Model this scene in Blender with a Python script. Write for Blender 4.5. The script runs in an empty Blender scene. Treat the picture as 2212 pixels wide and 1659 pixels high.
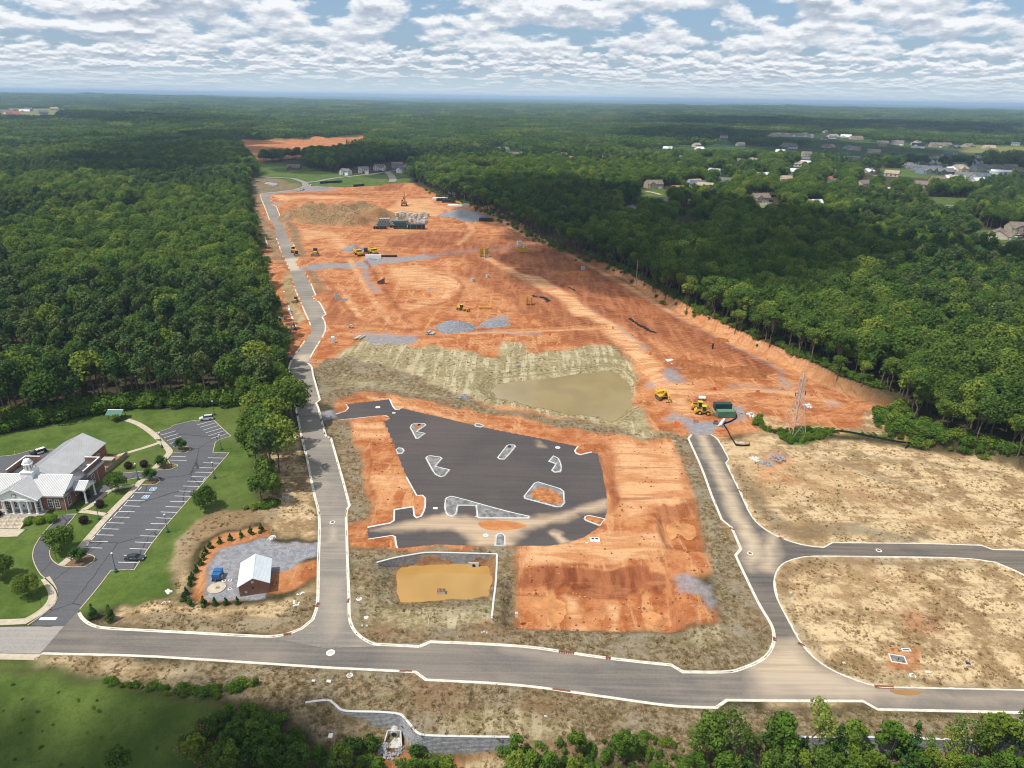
import bpy, bmesh, math, random
import numpy as np
from mathutils import Vector, Matrix
random.seed(7); RNG = np.random.default_rng(7)
sc = bpy.context.scene
R = math.radians
# ------------------------------------------------------------------ camera
CAMH = 110.0
FPX, CX, CY = 1533.7, 1106.0, 829.5          # focal length and centre in units of a 2212 px wide picture
PITCH = math.atan((829.5 - 209.0) / FPX); ROLL = math.atan(32 / 2212)
_fw = np.array([0, math.cos(PITCH), -math.sin(PITCH)]); _up = np.array([0, math.sin(PITCH), math.cos(PITCH)]); _rt = np.array([1.0, 0, 0])
_c, _s = math.cos(ROLL), math.sin(ROLL)
RT = _c * _rt + _s * _up; UP = _c * _up - _s * _rt; FW = _fw
cam_d = bpy.data.cameras.new('camera'); cam = bpy.data.objects.new('camera', cam_d); sc.collection.objects.link(cam)
cam_d.sensor_fit = 'HORIZONTAL'; cam_d.sensor_width = 36.0; cam_d.lens = 36.0 * FPX / 2212; cam_d.clip_start = 1.0; cam_d.clip_end = 150000
cam.matrix_world = Matrix(((RT[0], UP[0], -FW[0], 0), (RT[1], UP[1], -FW[1], 0), (RT[2], UP[2], -FW[2], CAMH), (0, 0, 0, 1)))
sc.camera = cam
# ------------------------------------------------------------------ view, sky, sun
sc.view_settings.view_transform = 'Standard'; sc.view_settings.look = 'None'; sc.view_settings.gamma = 1.0
sc.view_settings.exposure = 0.0; sc.view_settings.use_curve_mapping = False
sc.render.engine = 'CYCLES'
sc.cycles.max_bounces = 5; sc.cycles.diffuse_bounces = 2; sc.cycles.glossy_bounces = 2; sc.cycles.transmission_bounces = 2
sc.cycles.transparent_max_bounces = 4; sc.cycles.volume_bounces = 0; sc.cycles.use_denoising = True
sc.cycles.filter_width = 1.1; sc.cycles.caustics_reflective = False; sc.cycles.caustics_refractive = False
SUN_EL, SUN_AZ = R(61), (-0.91, -0.41)
_n = math.hypot(*SUN_AZ)
SUNV = Vector((SUN_AZ[0] / _n * math.cos(SUN_EL), SUN_AZ[1] / _n * math.cos(SUN_EL), math.sin(SUN_EL)))
sun_d = bpy.data.lights.new('sun', 'SUN'); sun_d.energy = 4.8; sun_d.angle = R(0.53); sun_d.color = (1.0, 0.955, 0.88)
sun = bpy.data.objects.new('sun', sun_d); sc.collection.objects.link(sun)
sun.rotation_euler = SUNV.to_track_quat('Z', 'Y').to_euler(); sun.location = SUNV * 3000
world = bpy.data.worlds.new('World'); sc.world = world; world.use_nodes = True

class NT:
    """small helper for building node trees"""
    def __init__(s, tree): s.t = tree; s.n = tree.nodes; s.l = tree.links
    def node(s, typ, ins=None, **kw):
        n = s.n.new(typ)
        for k, v in kw.items(): setattr(n, k, v)
        for k, v in (ins or {}).items():
            sk = n.inputs[k]
            if isinstance(v, bpy.types.NodeSocket): s.l.new(v, sk)
            else: sk.default_value = v
        return n
    def math(s, op, a, b=0.0, c=0.0, clamp=False):
        n = s.n.new('ShaderNodeMath'); n.operation = op; n.use_clamp = clamp
        for i, v in enumerate((a, b, c)):
            if isinstance(v, bpy.types.NodeSocket): s.l.new(v, n.inputs[i])
            else: n.inputs[i].default_value = v
        return n.outputs[0]
    def ramp(s, v, a, b):           # smoothstep a..b
        n = s.node('ShaderNodeMapRange', {0: v, 1: a, 2: b, 3: 0.0, 4: 1.0}, interpolation_type='SMOOTHSTEP'); return n.outputs[0]
    def noise(s, vec, scale, detail=4.0, rough=0.55, dist=0.0, w=None):
        n = s.node('ShaderNodeTexNoise', {'Vector': vec, 'Scale': scale, 'Detail': detail, 'Roughness': rough, 'Distortion': dist}); return n.outputs[0]
    def mix(s, f, a, b, bt='MIX'):
        n = s.n.new('ShaderNodeMix'); n.data_type = 'RGBA'; n.blend_type = bt; n.clamp_factor = True
        for i, v in ((0, f), (6, a), (7, b)):
            if isinstance(v, bpy.types.NodeSocket): s.l.new(v, n.inputs[i])
            else: n.inputs[i].default_value = (v if i == 0 else (*v, 1.0) if len(v) == 3 else v)
        return n.outputs[2]
    def xyz(s, x, y, z=0.0):
        n = s.n.new('ShaderNodeCombineXYZ')
        for i, v in enumerate((x, y, z)):
            if isinstance(v, bpy.types.NodeSocket): s.l.new(v, n.inputs[i])
            else: n.inputs[i].default_value = v
        return n.outputs[0]
    def mapping(s, vec, scale=(1, 1, 1), rot=(0, 0, 0), loc=(0, 0, 0)):
        return s.node('ShaderNodeMapping', {'Vector': vec, 'Scale': scale, 'Rotation': rot, 'Location': loc}).outputs[0]

def build_world():
    nt = NT(world.node_tree); nt.n.clear()
    sky = nt.node('ShaderNodeTexSky', sky_type='NISHITA', sun_disc=False, sun_elevation=SUN_EL, altitude=200.0, air_density=1.0, dust_density=1.4, ozone_density=1.2)
    sky.sun_rotation = math.atan2(SUNV.x, SUNV.y)
    d = nt.node('ShaderNodeTexCoord').outputs['Generated']
    sp = nt.node('ShaderNodeSeparateXYZ', {0: d})
    az = nt.math('ARCTAN2', sp.outputs[0], sp.outputs[1])
    el = nt.math('MAXIMUM', sp.outputs[2], 0.0)
    v = nt.math('MULTIPLY', nt.math('LOGARITHM', nt.math('ADD', el, 0.022), math.e), 1.0)
    def dens(dv, su, sv, seed, scale):
        vv = nt.math('ADD', v, dv)
        p = nt.xyz(nt.math('MULTIPLY', az, su), nt.math('MULTIPLY', vv, sv), seed)
        big = nt.noise(p, scale, 7.0, 0.52, 0.0)
        return big
    def layer(su, sv, seed, dv):
        a = dens(0.0, su, sv, seed, 1.0); b = dens(dv, su, sv, seed, 1.0)
        return a, b
    n1, m1 = layer(17.0, 4.6, 4.4, 0.055)      # high in the frame: large heaps
    n2, m2 = layer(38.0, 7.5, 8.7, 0.04)    # lower: small and flat
    t = nt.ramp(el, 0.03, 0.085)
    n = nt.math('ADD', nt.math('MULTIPLY', n1, t), nt.math('MULTIPLY', n2, nt.math('SUBTRACT', 1.0, t)))
    m = nt.math('ADD', nt.math('MULTIPLY', m1, t), nt.math('MULTIPLY', m2, nt.math('SUBTRACT', 1.0, t)))
    low = nt.noise(nt.xyz(nt.math('MULTIPLY', az, 5.0), nt.math('MULTIPLY', v, 1.7), 2.2), 1.0, 3.0, 0.5)
    n = nt.math('ADD', n, nt.math('MULTIPLY', nt.math('SUBTRACT', low, 0.5), 0.42)); m = nt.math('ADD', m, nt.math('MULTIPLY', nt.math('SUBTRACT', low, 0.5), 0.42))
    cover = nt.ramp(n, 0.395, 0.50)
    # light on the upper side of each heap: density falls off upwards
    lit = nt.math('MULTIPLY_ADD', nt.math('SUBTRACT', n, m), 6.0, 0.56, clamp=True)
    core = nt.ramp(n, 0.48, 0.66)
    ccol = nt.mix(lit, CLOUD_DARK, CLOUD_LIGHT)
    ccol = nt.mix(nt.math('MULTIPLY', core, nt.math('SUBTRACT', 1.0, lit, clamp=True)), ccol, CLOUD_BASE)
    hz = nt.ramp(el, 0.0, 0.04)
    fade = nt.math('MULTIPLY_ADD', hz, 0.80, 0.16)
    veil = nt.mix(0.40, sky.outputs[0], SKY_VEIL)
    veil = nt.mix(nt.ramp(el, 0.0, 0.055), (6.0, 7.2, 8.1), veil)
    col = nt.mix(nt.math('MULTIPLY', cover, fade), veil, ccol)
    bg = nt.node('ShaderNodeBackground', {'Color': col, 'Strength': WORLD_STRENGTH})
    out = nt.node('ShaderNodeOutputWorld'); nt.l.new(bg.outputs[0], out.inputs[0])
WORLD_STRENGTH = 0.1
CLOUD_LIGHT = (9.6, 9.8, 10.0); CLOUD_DARK = (5.0, 5.7, 6.7); CLOUD_BASE = (3.8, 4.5, 5.5); SKY_VEIL = (2.9, 5.2, 8.6)
build_world()

# ------------------------------------------------------------------ pixels of the photograph -> points on the land
OFF = {'A': (0, 864), 'B': (0, 1244.2), 'C': (540, 810), 'D': (1026.1, 810), 'E': (1458.1, 810), 'F': (540, 1244.2), 'G': (1080, 1244.2), 'H': (1659, 1244.2),
       'J': (486, 270), 'K': (918, 270), 'L': (1350, 162), 'M': (1659, 243), 'N': (540, 594), 'O': (1026.1, 594), 'P': (1458.1, 594), 'Q': (0, 162)}
def zz(k, *pts):
    o = OFF[k]; return [(o[0] + x / 4, o[1] + y / 4) for x, y in pts]
def ray(x, y): return FW + RT * ((x - CX) / FPX) - UP * ((y - CY) / FPX)
def flat(x, y, z=0.0):
    d = ray(x, y); t = (z - CAMH) / d[2]; return (d[0] * t, d[1] * t)
def flats(pts, z=0.0): return [flat(x, y, z) for x, y in pts]
# ------------------------------------------------------------------ value noise in numpy
def _hash(i, j, seed):
    h = (i.astype(np.int64) * 374761393 + j.astype(np.int64) * 668265263 + seed * 1442695041) & 0xFFFFFFFF
    h = ((h ^ (h >> 13)) * 1274126177) & 0xFFFFFFFF
    return ((h ^ (h >> 16)) & 0xFFFF) / 65535.0
def vn(x, y, seed=0):
    i = np.floor(x); j = np.floor(y); fx = x - i; fy = y - j
    fx = fx * fx * (3 - 2 * fx); fy = fy * fy * (3 - 2 * fy)
    a = _hash(i, j, seed); b = _hash(i + 1, j, seed); c = _hash(i, j + 1, seed); d = _hash(i + 1, j + 1, seed)
    return (a * (1 - fx) + b * fx) * (1 - fy) + (c * (1 - fx) + d * fx) * fy
def fbm(x, y, seed=0, o=4):
    s = 0; a = 0.5; t = 0
    for k in range(o):
        s = s + a * vn(x, y, seed + k * 17); t += a; a *= 0.5; x = x * 2.03 + 5.1; y = y * 2.03 + 1.7
    return s / t
def sstep(v, a, b):
    t = np.clip((v - a) / (b - a), 0, 1); return t * t * (3 - 2 * t)
def sdist(poly, x, y, reach=1e9):
    """signed distance to a closed polygon, positive inside"""
    P = np.asarray(poly, float); shp = x.shape; x = x.ravel(); y = y.ravel()
    out = np.full(x.shape, -1e9); lo = P.min(0) - reach; hi = P.max(0) + reach
    k = np.where((x >= lo[0]) & (x <= hi[0]) & (y >= lo[1]) & (y <= hi[1]))[0]
    if len(k):
        X = x[k]; Y = y[k]; d2 = np.full(len(k), 1e18); ins = np.zeros(len(k), bool); n = len(P)
        for i in range(n):
            ax, ay = P[i]; bx, by = P[(i + 1) % n]; ex, ey = bx - ax, by - ay; L = ex * ex + ey * ey + 1e-12
            t = np.clip(((X - ax) * ex + (Y - ay) * ey) / L, 0, 1)
            d2 = np.minimum(d2, (X - ax - t * ex) ** 2 + (Y - ay - t * ey) ** 2)
            c = ((ay > Y) != (by > Y)); ins ^= c & (X < (ex * (Y - ay)) / (ey if abs(ey) > 1e-12 else 1e-12) + ax)
        d = np.sqrt(d2); out[k] = np.where(ins, d, -d)
    return out.reshape(shp)
def ldist(line, x, y, reach=60.0):
    """distance to an open polyline (far = 1e9)"""
    P = np.asarray(line, float); shp = x.shape; x = x.ravel(); y = y.ravel(); out = np.full(x.shape, 1e9)
    lo = P.min(0) - reach; hi = P.max(0) + reach
    k = np.where((x >= lo[0]) & (x <= hi[0]) & (y >= lo[1]) & (y <= hi[1]))[0]
    if len(k):
        X = x[k]; Y = y[k]; d2 = np.full(len(k), 1e18)
        for i in range(len(P) - 1):
            ax, ay = P[i]; bx, by = P[i + 1]; ex, ey = bx - ax, by - ay; L = ex * ex + ey * ey + 1e-12
            t = np.clip(((X - ax) * ex + (Y - ay) * ey) / L, 0, 1)
            d2 = np.minimum(d2, (X - ax - t * ex) ** 2 + (Y - ay - t * ey) ** 2)
        out[k] = np.sqrt(d2)
    return out.reshape(shp)
# ------------------------------------------------------------------ plan of the place, traced on the land (road edges, lots, zones)
# long road: west kerb and east kerb, from the crossing in front to the far end
LR_W1 = [(171, 1324), (176, 1334), (185, 1343), (197, 1350), (212, 1355.5), (250, 1359), (350, 1364), (540, 1374), (590, 1376), (622, 1370), (652, 1358), (675, 1339), (684, 1317), (687, 1294),
         (687.5, 1244), (688, 1205), (690, 1160), (690, 1110), (680, 1072), (672, 1035), (662, 985), (652, 947), (645, 910), (637, 872), (630, 840), (625, 810), (624, 801), (625, 789), (630, 778)]
LR_W2 = [(640, 761), (652, 746), (665, 726), (669, 717), (670.5, 708), (669.5, 697), (660, 677), (650, 654), (635, 619), (621, 579)]
LR_W3 = [(616, 570), (601, 525), (586, 485), (571, 445), (562, 424), (562, 420), (568, 417.5), (606, 414), (636, 410), (650, 405), (656, 400)]
LR_E1 = [(906, 1397), (809, 1392), (790, 1384), (770, 1369), (759, 1352), (754, 1332), (754, 1294), (752, 1244), (750, 1190), (749, 1150), (747, 1105), (755, 1092.5), (740, 1035), (715, 947), (704, 942), (695, 910),
         (687.5, 880), (682.5, 871), (691, 864), (682, 830), (676, 810), (674, 791.5), (665, 785)]
LR_E2 = [(670, 773), (680, 754), (695, 731), (701, 719), (704, 708), (702, 696), (696, 685), (704, 679), (691, 653), (677, 645), (675, 640), (682, 638), (665, 597), (658, 586), (650, 581)]
LR_E3 = [(641, 566), (647, 561), (633, 525), (621, 516), (626, 511), (613, 482), (605, 480)]
LR_E4 = [(600, 469), (605, 466), (596, 445), (587, 442)]
LR_E5 = [(583, 435), (588, 432), (583, 423), (592, 419), (640, 414), (668, 404), (672, 398)]
SS_N = [(906, 1397), (930, 1387), (1000, 1389.5), (1085, 1393.5), (1155, 1399), (1230, 1410.5), (1310, 1422), (1390, 1431), (1450, 1437), (1475, 1452), (1577, 1453), (1605, 1444), (1633, 1433), (1655, 1419), (1667, 1402), (1673, 1382), (1670, 1357), (1659, 1337)]
ER_W = [(1659, 1337), (1640, 1307), (1615, 1255), (1600.5, 1225), (1589, 1200), (1600.5, 1186), (1580.5, 1140), (1559, 1122.5), (1538, 1072.5), (1515.5, 1010), (1487, 947.5), (1494, 939)]
ER_E = [(1537, 939), (1552, 949), (1575.5, 992.5), (1569, 1001), (1598, 1060), (1618, 1105), (1633, 1127.5), (1658, 1147.5), (1690.5, 1164), (1733, 1177.5), (1778, 1182.5), (1797, 1172), (2011, 1174), (2120, 1178), (2145, 1187), (2300, 1190)]
EB = [(2300, 1290), (2250, 1262), (2212, 1243), (2185, 1230), (2150, 1216), (2100, 1208), (2011, 1205), (1808, 1203), (1743, 1202.5), (1703, 1212.5), (1685, 1225), (1676, 1242), (1673, 1262), (1676, 1282), (1684, 1302), (1709, 1349), (1729, 1387), (1759, 1422), (1799, 1449), (1859, 1473), (1896, 1483), (1924, 1484), (2212, 1490), (2420, 1494)]
SS_S = [(90, 1412), (300, 1416.5), (545, 1432), (715, 1443), (897.5, 1452), (920, 1469), (1085, 1477), (1180, 1487), (1225, 1494), (1330, 1509), (1455, 1527), (1547.5, 1529), (1570, 1513), (1660, 1514), (1864, 1515), (1896, 1533), (2212, 1540), (2420, 1545)]
KERBS = [LR_W1, LR_W2, LR_W3, LR_E1, LR_E2, LR_E3, LR_E4, LR_E5, SS_N, ER_W, ER_E, EB, SS_S]
ROADS = {
 'south': [(150, 1318)] + LR_W1[:9] + LR_E1[:2] + SS_N[1:15] + [(1800, 1450)] + EB[18:] + SS_S[::-1] + [(60, 1412)],
 'long': LR_W1[8:] + LR_W2 + LR_W3 + LR_E5[::-1] + LR_E4[::-1] + LR_E3[::-1] + LR_E2[::-1] + LR_E1[:1:-1] + [(809, 1396), (700, 1400), (600, 1380)],
 'east': ER_W + ER_E + EB[:20] + [(1800, 1453), (1640, 1452), (1630, 1437)] + SS_N[13:17],
}
LOT = zz('C', (740, 340), (825, 315), (850, 285), (832, 255), (1207, 210), (1235, 275), (1255, 298), (1290, 298), (1310, 285), (1900, 425)) + \
      zz('D', (90, 455), (480, 530), (780, 595), (890, 617), (862, 655), (875, 680), (910, 690), (1010, 667), (1060, 680), (1085, 760), (1120, 930), (1140, 1060), (1145, 1150), (1130, 1250), (1080, 1310), (950, 1400), (800, 1455), (650, 1475), (330, 1480), (0, 1477)) + \
      zz('C', (1600, 1467), (1275, 1500), (1262, 1470), (1255, 1400), (1230, 1388), (1020, 1420), (1015, 1318), (1215, 1280), (1245, 1258), (1248, 1165), (1410, 1140), (1420, 1218), (1440, 1235), (1480, 1220), (1515, 1150), (1515, 1065), (1490, 1040), (1440, 1042), (1350, 880), (1240, 600), (1150, 395), (1190, 390), (1210, 375), (1195, 360), (1170, 352), (1100, 355), (755, 392))
ISLES = [zz('C', (1385, 455), (1398, 428), (1430, 418), (1505, 420), (1520, 433), (1440, 490), (1512, 505), (1452, 550), (1436, 550)),
         zz('C', (1520, 718), (1535, 702), (1560, 698), (1645, 710), (1658, 722), (1600, 790), (1725, 820), (1680, 872), (1650, 881), (1615, 868), (1590, 850)),
         zz('C', (1258, 648), (1285, 630), (1318, 634), (1331, 655), (1312, 680), (1276, 682)),
         zz('D', (195, 715), (215, 728), (250, 729), (270, 716), (350, 618), (338, 605), (295, 603), (275, 612)),
         zz('D', (637, 747), (678, 700), (718, 720), (742, 762), (749, 815), (735, 838), (690, 842), (664, 825), (700, 770)),
         zz('D', (425, 1048), (515, 935), (545, 925), (735, 983), (765, 1005), (773, 1105), (745, 1138), (700, 1140), (432, 1068)),
         zz('D', (945, 1243), (955, 1222), (990, 1215), (1125, 1245), (1082, 1305), (958, 1258)),
         zz('C', (1682, 1095), (1698, 1062), (1735, 1049), (1780, 1055), (2212, 1178)) + zz('D', (470, 1222), (462, 1238), (40, 1236), (8, 1222)) + zz('C', (1965, 1215), (1955, 1130), (1795, 1128), (1782, 1200), (1750, 1222), (1710, 1212), (1686, 1180)),
         zz('D', (176, 1476), (180, 1392), (200, 1372), (240, 1374), (258, 1392), (256, 1476)),
         zz('C', (1940, 432), (1955, 418), (1990, 424), (2025, 442), (1992, 452), (1952, 444))]
# the town hall's car park and drive
CARPARK = zz('A', (1350, 285), (1470, 245), (1500, 220), (1670, 180), (1705, 185), (1840, 170), (1995, 315), (1895, 345), (1860, 370), (1840, 455), (1980, 460), (1350, 1185), (1160, 1468), (960, 1475), (820, 1659)) + \
          zz('B', (690, 290), (555, 435), (235, 430), (440, 280), (500, 180), (480, 110), (400, 30)) + zz('A', (340, 1500), (290, 1400), (280, 1330), (310, 1240), (400, 1120), (510, 1015), (560, 985), (660, 985), (610, 1050), (520, 1150), (440, 1270), (425, 1330), (450, 1390), (510, 1430), (600, 1448), (740, 1440), (810, 1395), (820, 1360), (790, 1340), (715, 1330), (650, 1280), (1225, 735), (1350, 730), (1385, 700), (1370, 685), (1260, 690), (1225, 670), (1100, 690), (980, 745), (860, 840), (760, 890), (690, 895), (820, 780), (920, 690), (1060, 635), (1330, 610), (1480, 600), (1535, 575), (1530, 560), (1470, 552), (1450, 520), (1500, 455), (1610, 455), (1645, 430), (1640, 410), (1600, 405), (1515, 430), (1450, 380))
BACKLOT = zz('A', (-400, 520), (60, 487), (160, 470), (260, 440), (330, 430), (470, 428), (480, 470), (350, 700), (-400, 700))
OLDROAD = zz('B', (-500, 445), (0, 440), (552, 435), (345, 672), (0, 665), (-500, 655))
POND1W = zz('O', (190, 1000), (220, 960), (400, 940), (700, 910), (1000, 870), (1120, 845), (1190, 855), (1250, 920), (1290, 980), (1310, 1050), (1300, 1130), (1280, 1190), (1210, 1250), (1180, 1270), (1100, 1250), (900, 1220), (700, 1180), (500, 1140), (350, 1100), (240, 1050))
POND2W = [(862, 1237), (868, 1228), (890, 1220), (1000, 1217), (1058, 1222), (1064, 1245), (1060, 1285), (960, 1293), (872, 1297), (864, 1285), (860, 1260)]
WALL_B = zz('F', (480, 1100), (620, 1080), (690, 1080), (730, 1110), (780, 1160), (830, 1175), (970, 1178), (1110, 1180), (1250, 1190), (1310, 1205), (1360, 1260), (1420, 1335), (1450, 1365), (1510, 1385), (1800, 1391), (2212, 1397)) + [(1126, 1594)]
WALL_R = [(1700, 1594), (1874, 1594), (1959, 1596), (2021, 1598), (2212, 1604), (2360, 1610)]
WALL_P = zz('C', (1095, 1625), (1260, 1580), (1400, 1557), (1525, 1535), (1800, 1542), (2135, 1552)) + [(1073, 1225), (1071, 1262), (1066, 1300), (1062, 1338)]
FOREST_R = [(895, 398), (930, 412), (960, 428), (1000, 440), (1060, 460), (1110, 490), (1160, 515), (1200, 535), (1280, 570), (1350, 604), (1400, 635), (1458, 669), (1508, 701), (1570, 734), (1633, 764), (1695, 789), (1745, 814), (1808, 846), (1868, 866), (1905, 885), (1918, 930), (1935, 950), (1990, 965), (2100, 985), (2212, 1020), (2500, 1090)]
W = {k: flats(v) for k, v in ROADS.items()}
LOTw, CPw, BLw, ORw = flats(LOT), flats(CARPARK), flats(BACKLOT), flats(OLDROAD)
P1w, P2w = flats(POND1W, -4.0), flats(POND2W, -2.9)
FRw = flats(FOREST_R) + [(2500, 300), (2500, 1200), (200, 1200)]
SOUTHw = flats([(-700, 1500), (0, 1480), (420, 1500), (600, 1530), (655, 1524)] + WALL_B + [(1300, 1602), (1500, 1598), (1650, 1595)] + WALL_R) + [(220, 60), (220, -60), (-300, -60), (-300, 60)]
BASINw = P2w
PIT1w = flats([(1430, 1118), (1508, 1116), (1528, 1160), (1524, 1184), (1446, 1178)]); PIT2w = flats([(1112, 1266), (1300, 1272), (1440, 1280), (1448, 1345), (1300, 1342), (1108, 1336)])
PIT3w = flats([(735, 852), (838, 843), (842, 862), (747, 872), (741, 866)])
MOUND_C = flat(738, 474); SWALEw = flats([(735, 812), (850, 826), (950, 846), (1005, 862), (1060, 878)])
ALLROADS = [W['south'], W['long'], W['east'], LOTw, CPw, BLw, ORw]
def wall_drop(x):      # depth of the land below the two lower retaining walls
    return np.interp(x, [-36, -28, -20, 0, 4, 30, 40, 60, 110], [0.6, 2.6, 4.2, 3.4, 1.6, 1.4, 2.2, 3.0, 3.0])
def mound_q(x, y):
    u = (x - MOUND_C[0] + 0.30 * (y - MOUND_C[1])) / 60; v = (y - MOUND_C[1]) / 36; return u * u + v * v + (fbm(x / 18, y / 18, 41, 3) - 0.5) * 0.7
def terr(x, y):
    x = np.asarray(x, float); y = np.asarray(y, float); one = x.ndim == 0
    x = np.atleast_1d(x); y = np.atleast_1d(y); r = np.hypot(x, y)
    z = np.full(x.shape, 0.10)
    # woods: gently uneven; far away: rolling hills
    fr = sdist(FRw, x, y, 60)
    z += sstep(fr, 0.2, 3.4) * np.interp(y, [150, 240, 330, 480, 560, 4000], [1.5, 4.6, 5.2, 3.2, 0.6, 0.0])
    far = sstep(r, 900, 2200)
    z += far * (fbm(x / 900, y / 900, 5, 3) - 0.5) * 26 - far * 4
    hill = sstep(r, 5000, 14000)
    z += hill * (fbm(x / 3800, y / 2600, 9, 4) - 0.35) * 95 * (1 + 0.7 * sstep(-x / np.maximum(r, 1), 0.1, 0.6))
    wl = sstep(np.where((x < -110) | (y > 1050), 1.0, 0.0) * np.clip((-x - 110) / 60, 0, 1), 0, 1) * (1 - far)
    wl = wl * sstep(np.minimum(y, 1e9), 225, 300)
    z += wl * (fbm(x / 70, y / 70, 21, 3) - 0.5) * 5
    # the site itself: uneven clay
    site = 1 - sstep(fr, -3, 0)
    near = sstep(y, 1500, 700) * site
    z += near * ((fbm(x / 22, y / 22, 31, 3) - 0.5) * 0.9 + (fbm(x / 4.5, y / 4.5, 33, 2) - 0.5) * 0.35) * sstep(y, 190, 275)
    z += (fbm(x / 3.0, y / 3.0, 35, 2) - 0.5) * 0.10 * sstep(y, 1500, 700)
    # spoil heap, smaller heaps
    q = mound_q(x, y)
    z += sstep(q, 1.1, 0.2) * (8.5 * (0.3 + 1.4 * fbm(x / 16, y / 16, 43, 3)) + 5.0 * fbm(x / 6, y / 6, 44, 2))
    for (px, py, rx, ry, hh) in HEAPS:
        cx_, cy_ = flat(px, py); q = ((x - cx_) / rx) ** 2 + ((y - cy_) / ry) ** 2
        k = q < 4
        if k.any(): z[k] += sstep(q[k] + (fbm(x[k] / 3, y[k] / 3, 47, 2) - 0.5) * 0.5, 1.0, 0.05) * hh
    # ponds and pits
    s = sdist(P1w, x, y, 30); sp1 = s; s = s + (fbm(x / 7, y / 7, 95, 3) - .5) * 3.0; wdt = np.where(y > 256, 17.0, 8.5); z -= 5.4 * np.clip((s + wdt) / (wdt + 1.5), 0, 1) ** 1.15
    s = sdist(BASINw, x, y, 20) + (fbm(x / 2.5, y / 2.5, 96, 3) - .5) * 1.6; ny = max(p[1] for p in BASINw) - 1.6
    wdt = np.where((y > ny) | (x > max(p[0] for p in BASINw) - 0.5), 0.9, 7.0); z -= 3.5 * np.clip((s + wdt) / (wdt + 0.4), 0, 1)
    for PW, a_, b_ in ((PIT1w, -2.6, .3), (PIT2w, -4.4, .2), (PIT3w, -1.6, .2)):
        m_ = sstep(sdist(PW, x, y, 12), a_, b_); z += 4 * m_ * (1 - m_) * (vn(x / 0.8, y / 5, 3) - .5) * 0.9
    sw = ldist(SWALEw, x, y, 40); z -= 2.2 * sstep(-sw, -17, -2) * np.clip((-sp1 - 6) / 20, 0.0, 1.0)
    z -= 1.7 * sstep(sdist(PIT1w, x, y, 20), -2.6, 0.3) + 2.8 * sstep(sdist(PIT2w, x, y, 20), -4.4, 0.2) + 1.2 * sstep(sdist(PIT3w, x, y, 20), -1.6, 0.2)
    # low land south of the street
    s = sdist(SOUTHw, x, y, 30); edge = np.where(x < -37.0, 12.0, np.where((x > 5) & (x < 36), 5.0, 0.75))
    z -= sstep(s, 0.0, 1.0 * edge) * wall_drop(x) * np.where(x < -37, 4.0, 1.0)
    z -= sstep(s, 1.0, 14.0) * 1.6
    # the town hall's fore-court lies lower
    z -= 1.55 * sstep(-x, 129.0, 133.0) * sstep(-y, -168.9, -167.0) * sstep(y, 120, 135)
    # bed of the roads and car parks
    m = np.zeros(x.shape)
    for P in ALLROADS: m = np.maximum(m, sstep(sdist(P, x, y, 3), -0.15, 0.45))
    z = z * (1 - m) - 0.10 * m
    return float(z[0]) if one else z
HEAPS = [(1665, 990, 5, 4, 1.2), (1680, 985, 4, 3, 1.6),
         (930, 635, 24, 8, 2), (1180, 690, 20, 9, 1.2), (990, 570, 18, 6, 1.5), (1560, 893, 6, 3, 0.8),
         (640, 296, 40, 30, 10), (690, 297, 36, 26, 9), (600, 300, 30, 22, 6), (740, 300, 40, 22, 6)]
def G(px, py, dz=0.0):
    """point of the land seen at a pixel of the 2212 px wide photograph"""
    z = 0.0
    for _ in range(6):
        x, y = flat(px, py, z); z0 = z; z = float(terr(x, y))
        if abs(z - z0) < 0.02: break
    return Vector((x, y, z + dz))
def Z(k, x, y, dz=0.0): return G(OFF[k][0] + x / 4, OFF[k][1] + y / 4, dz)

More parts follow.
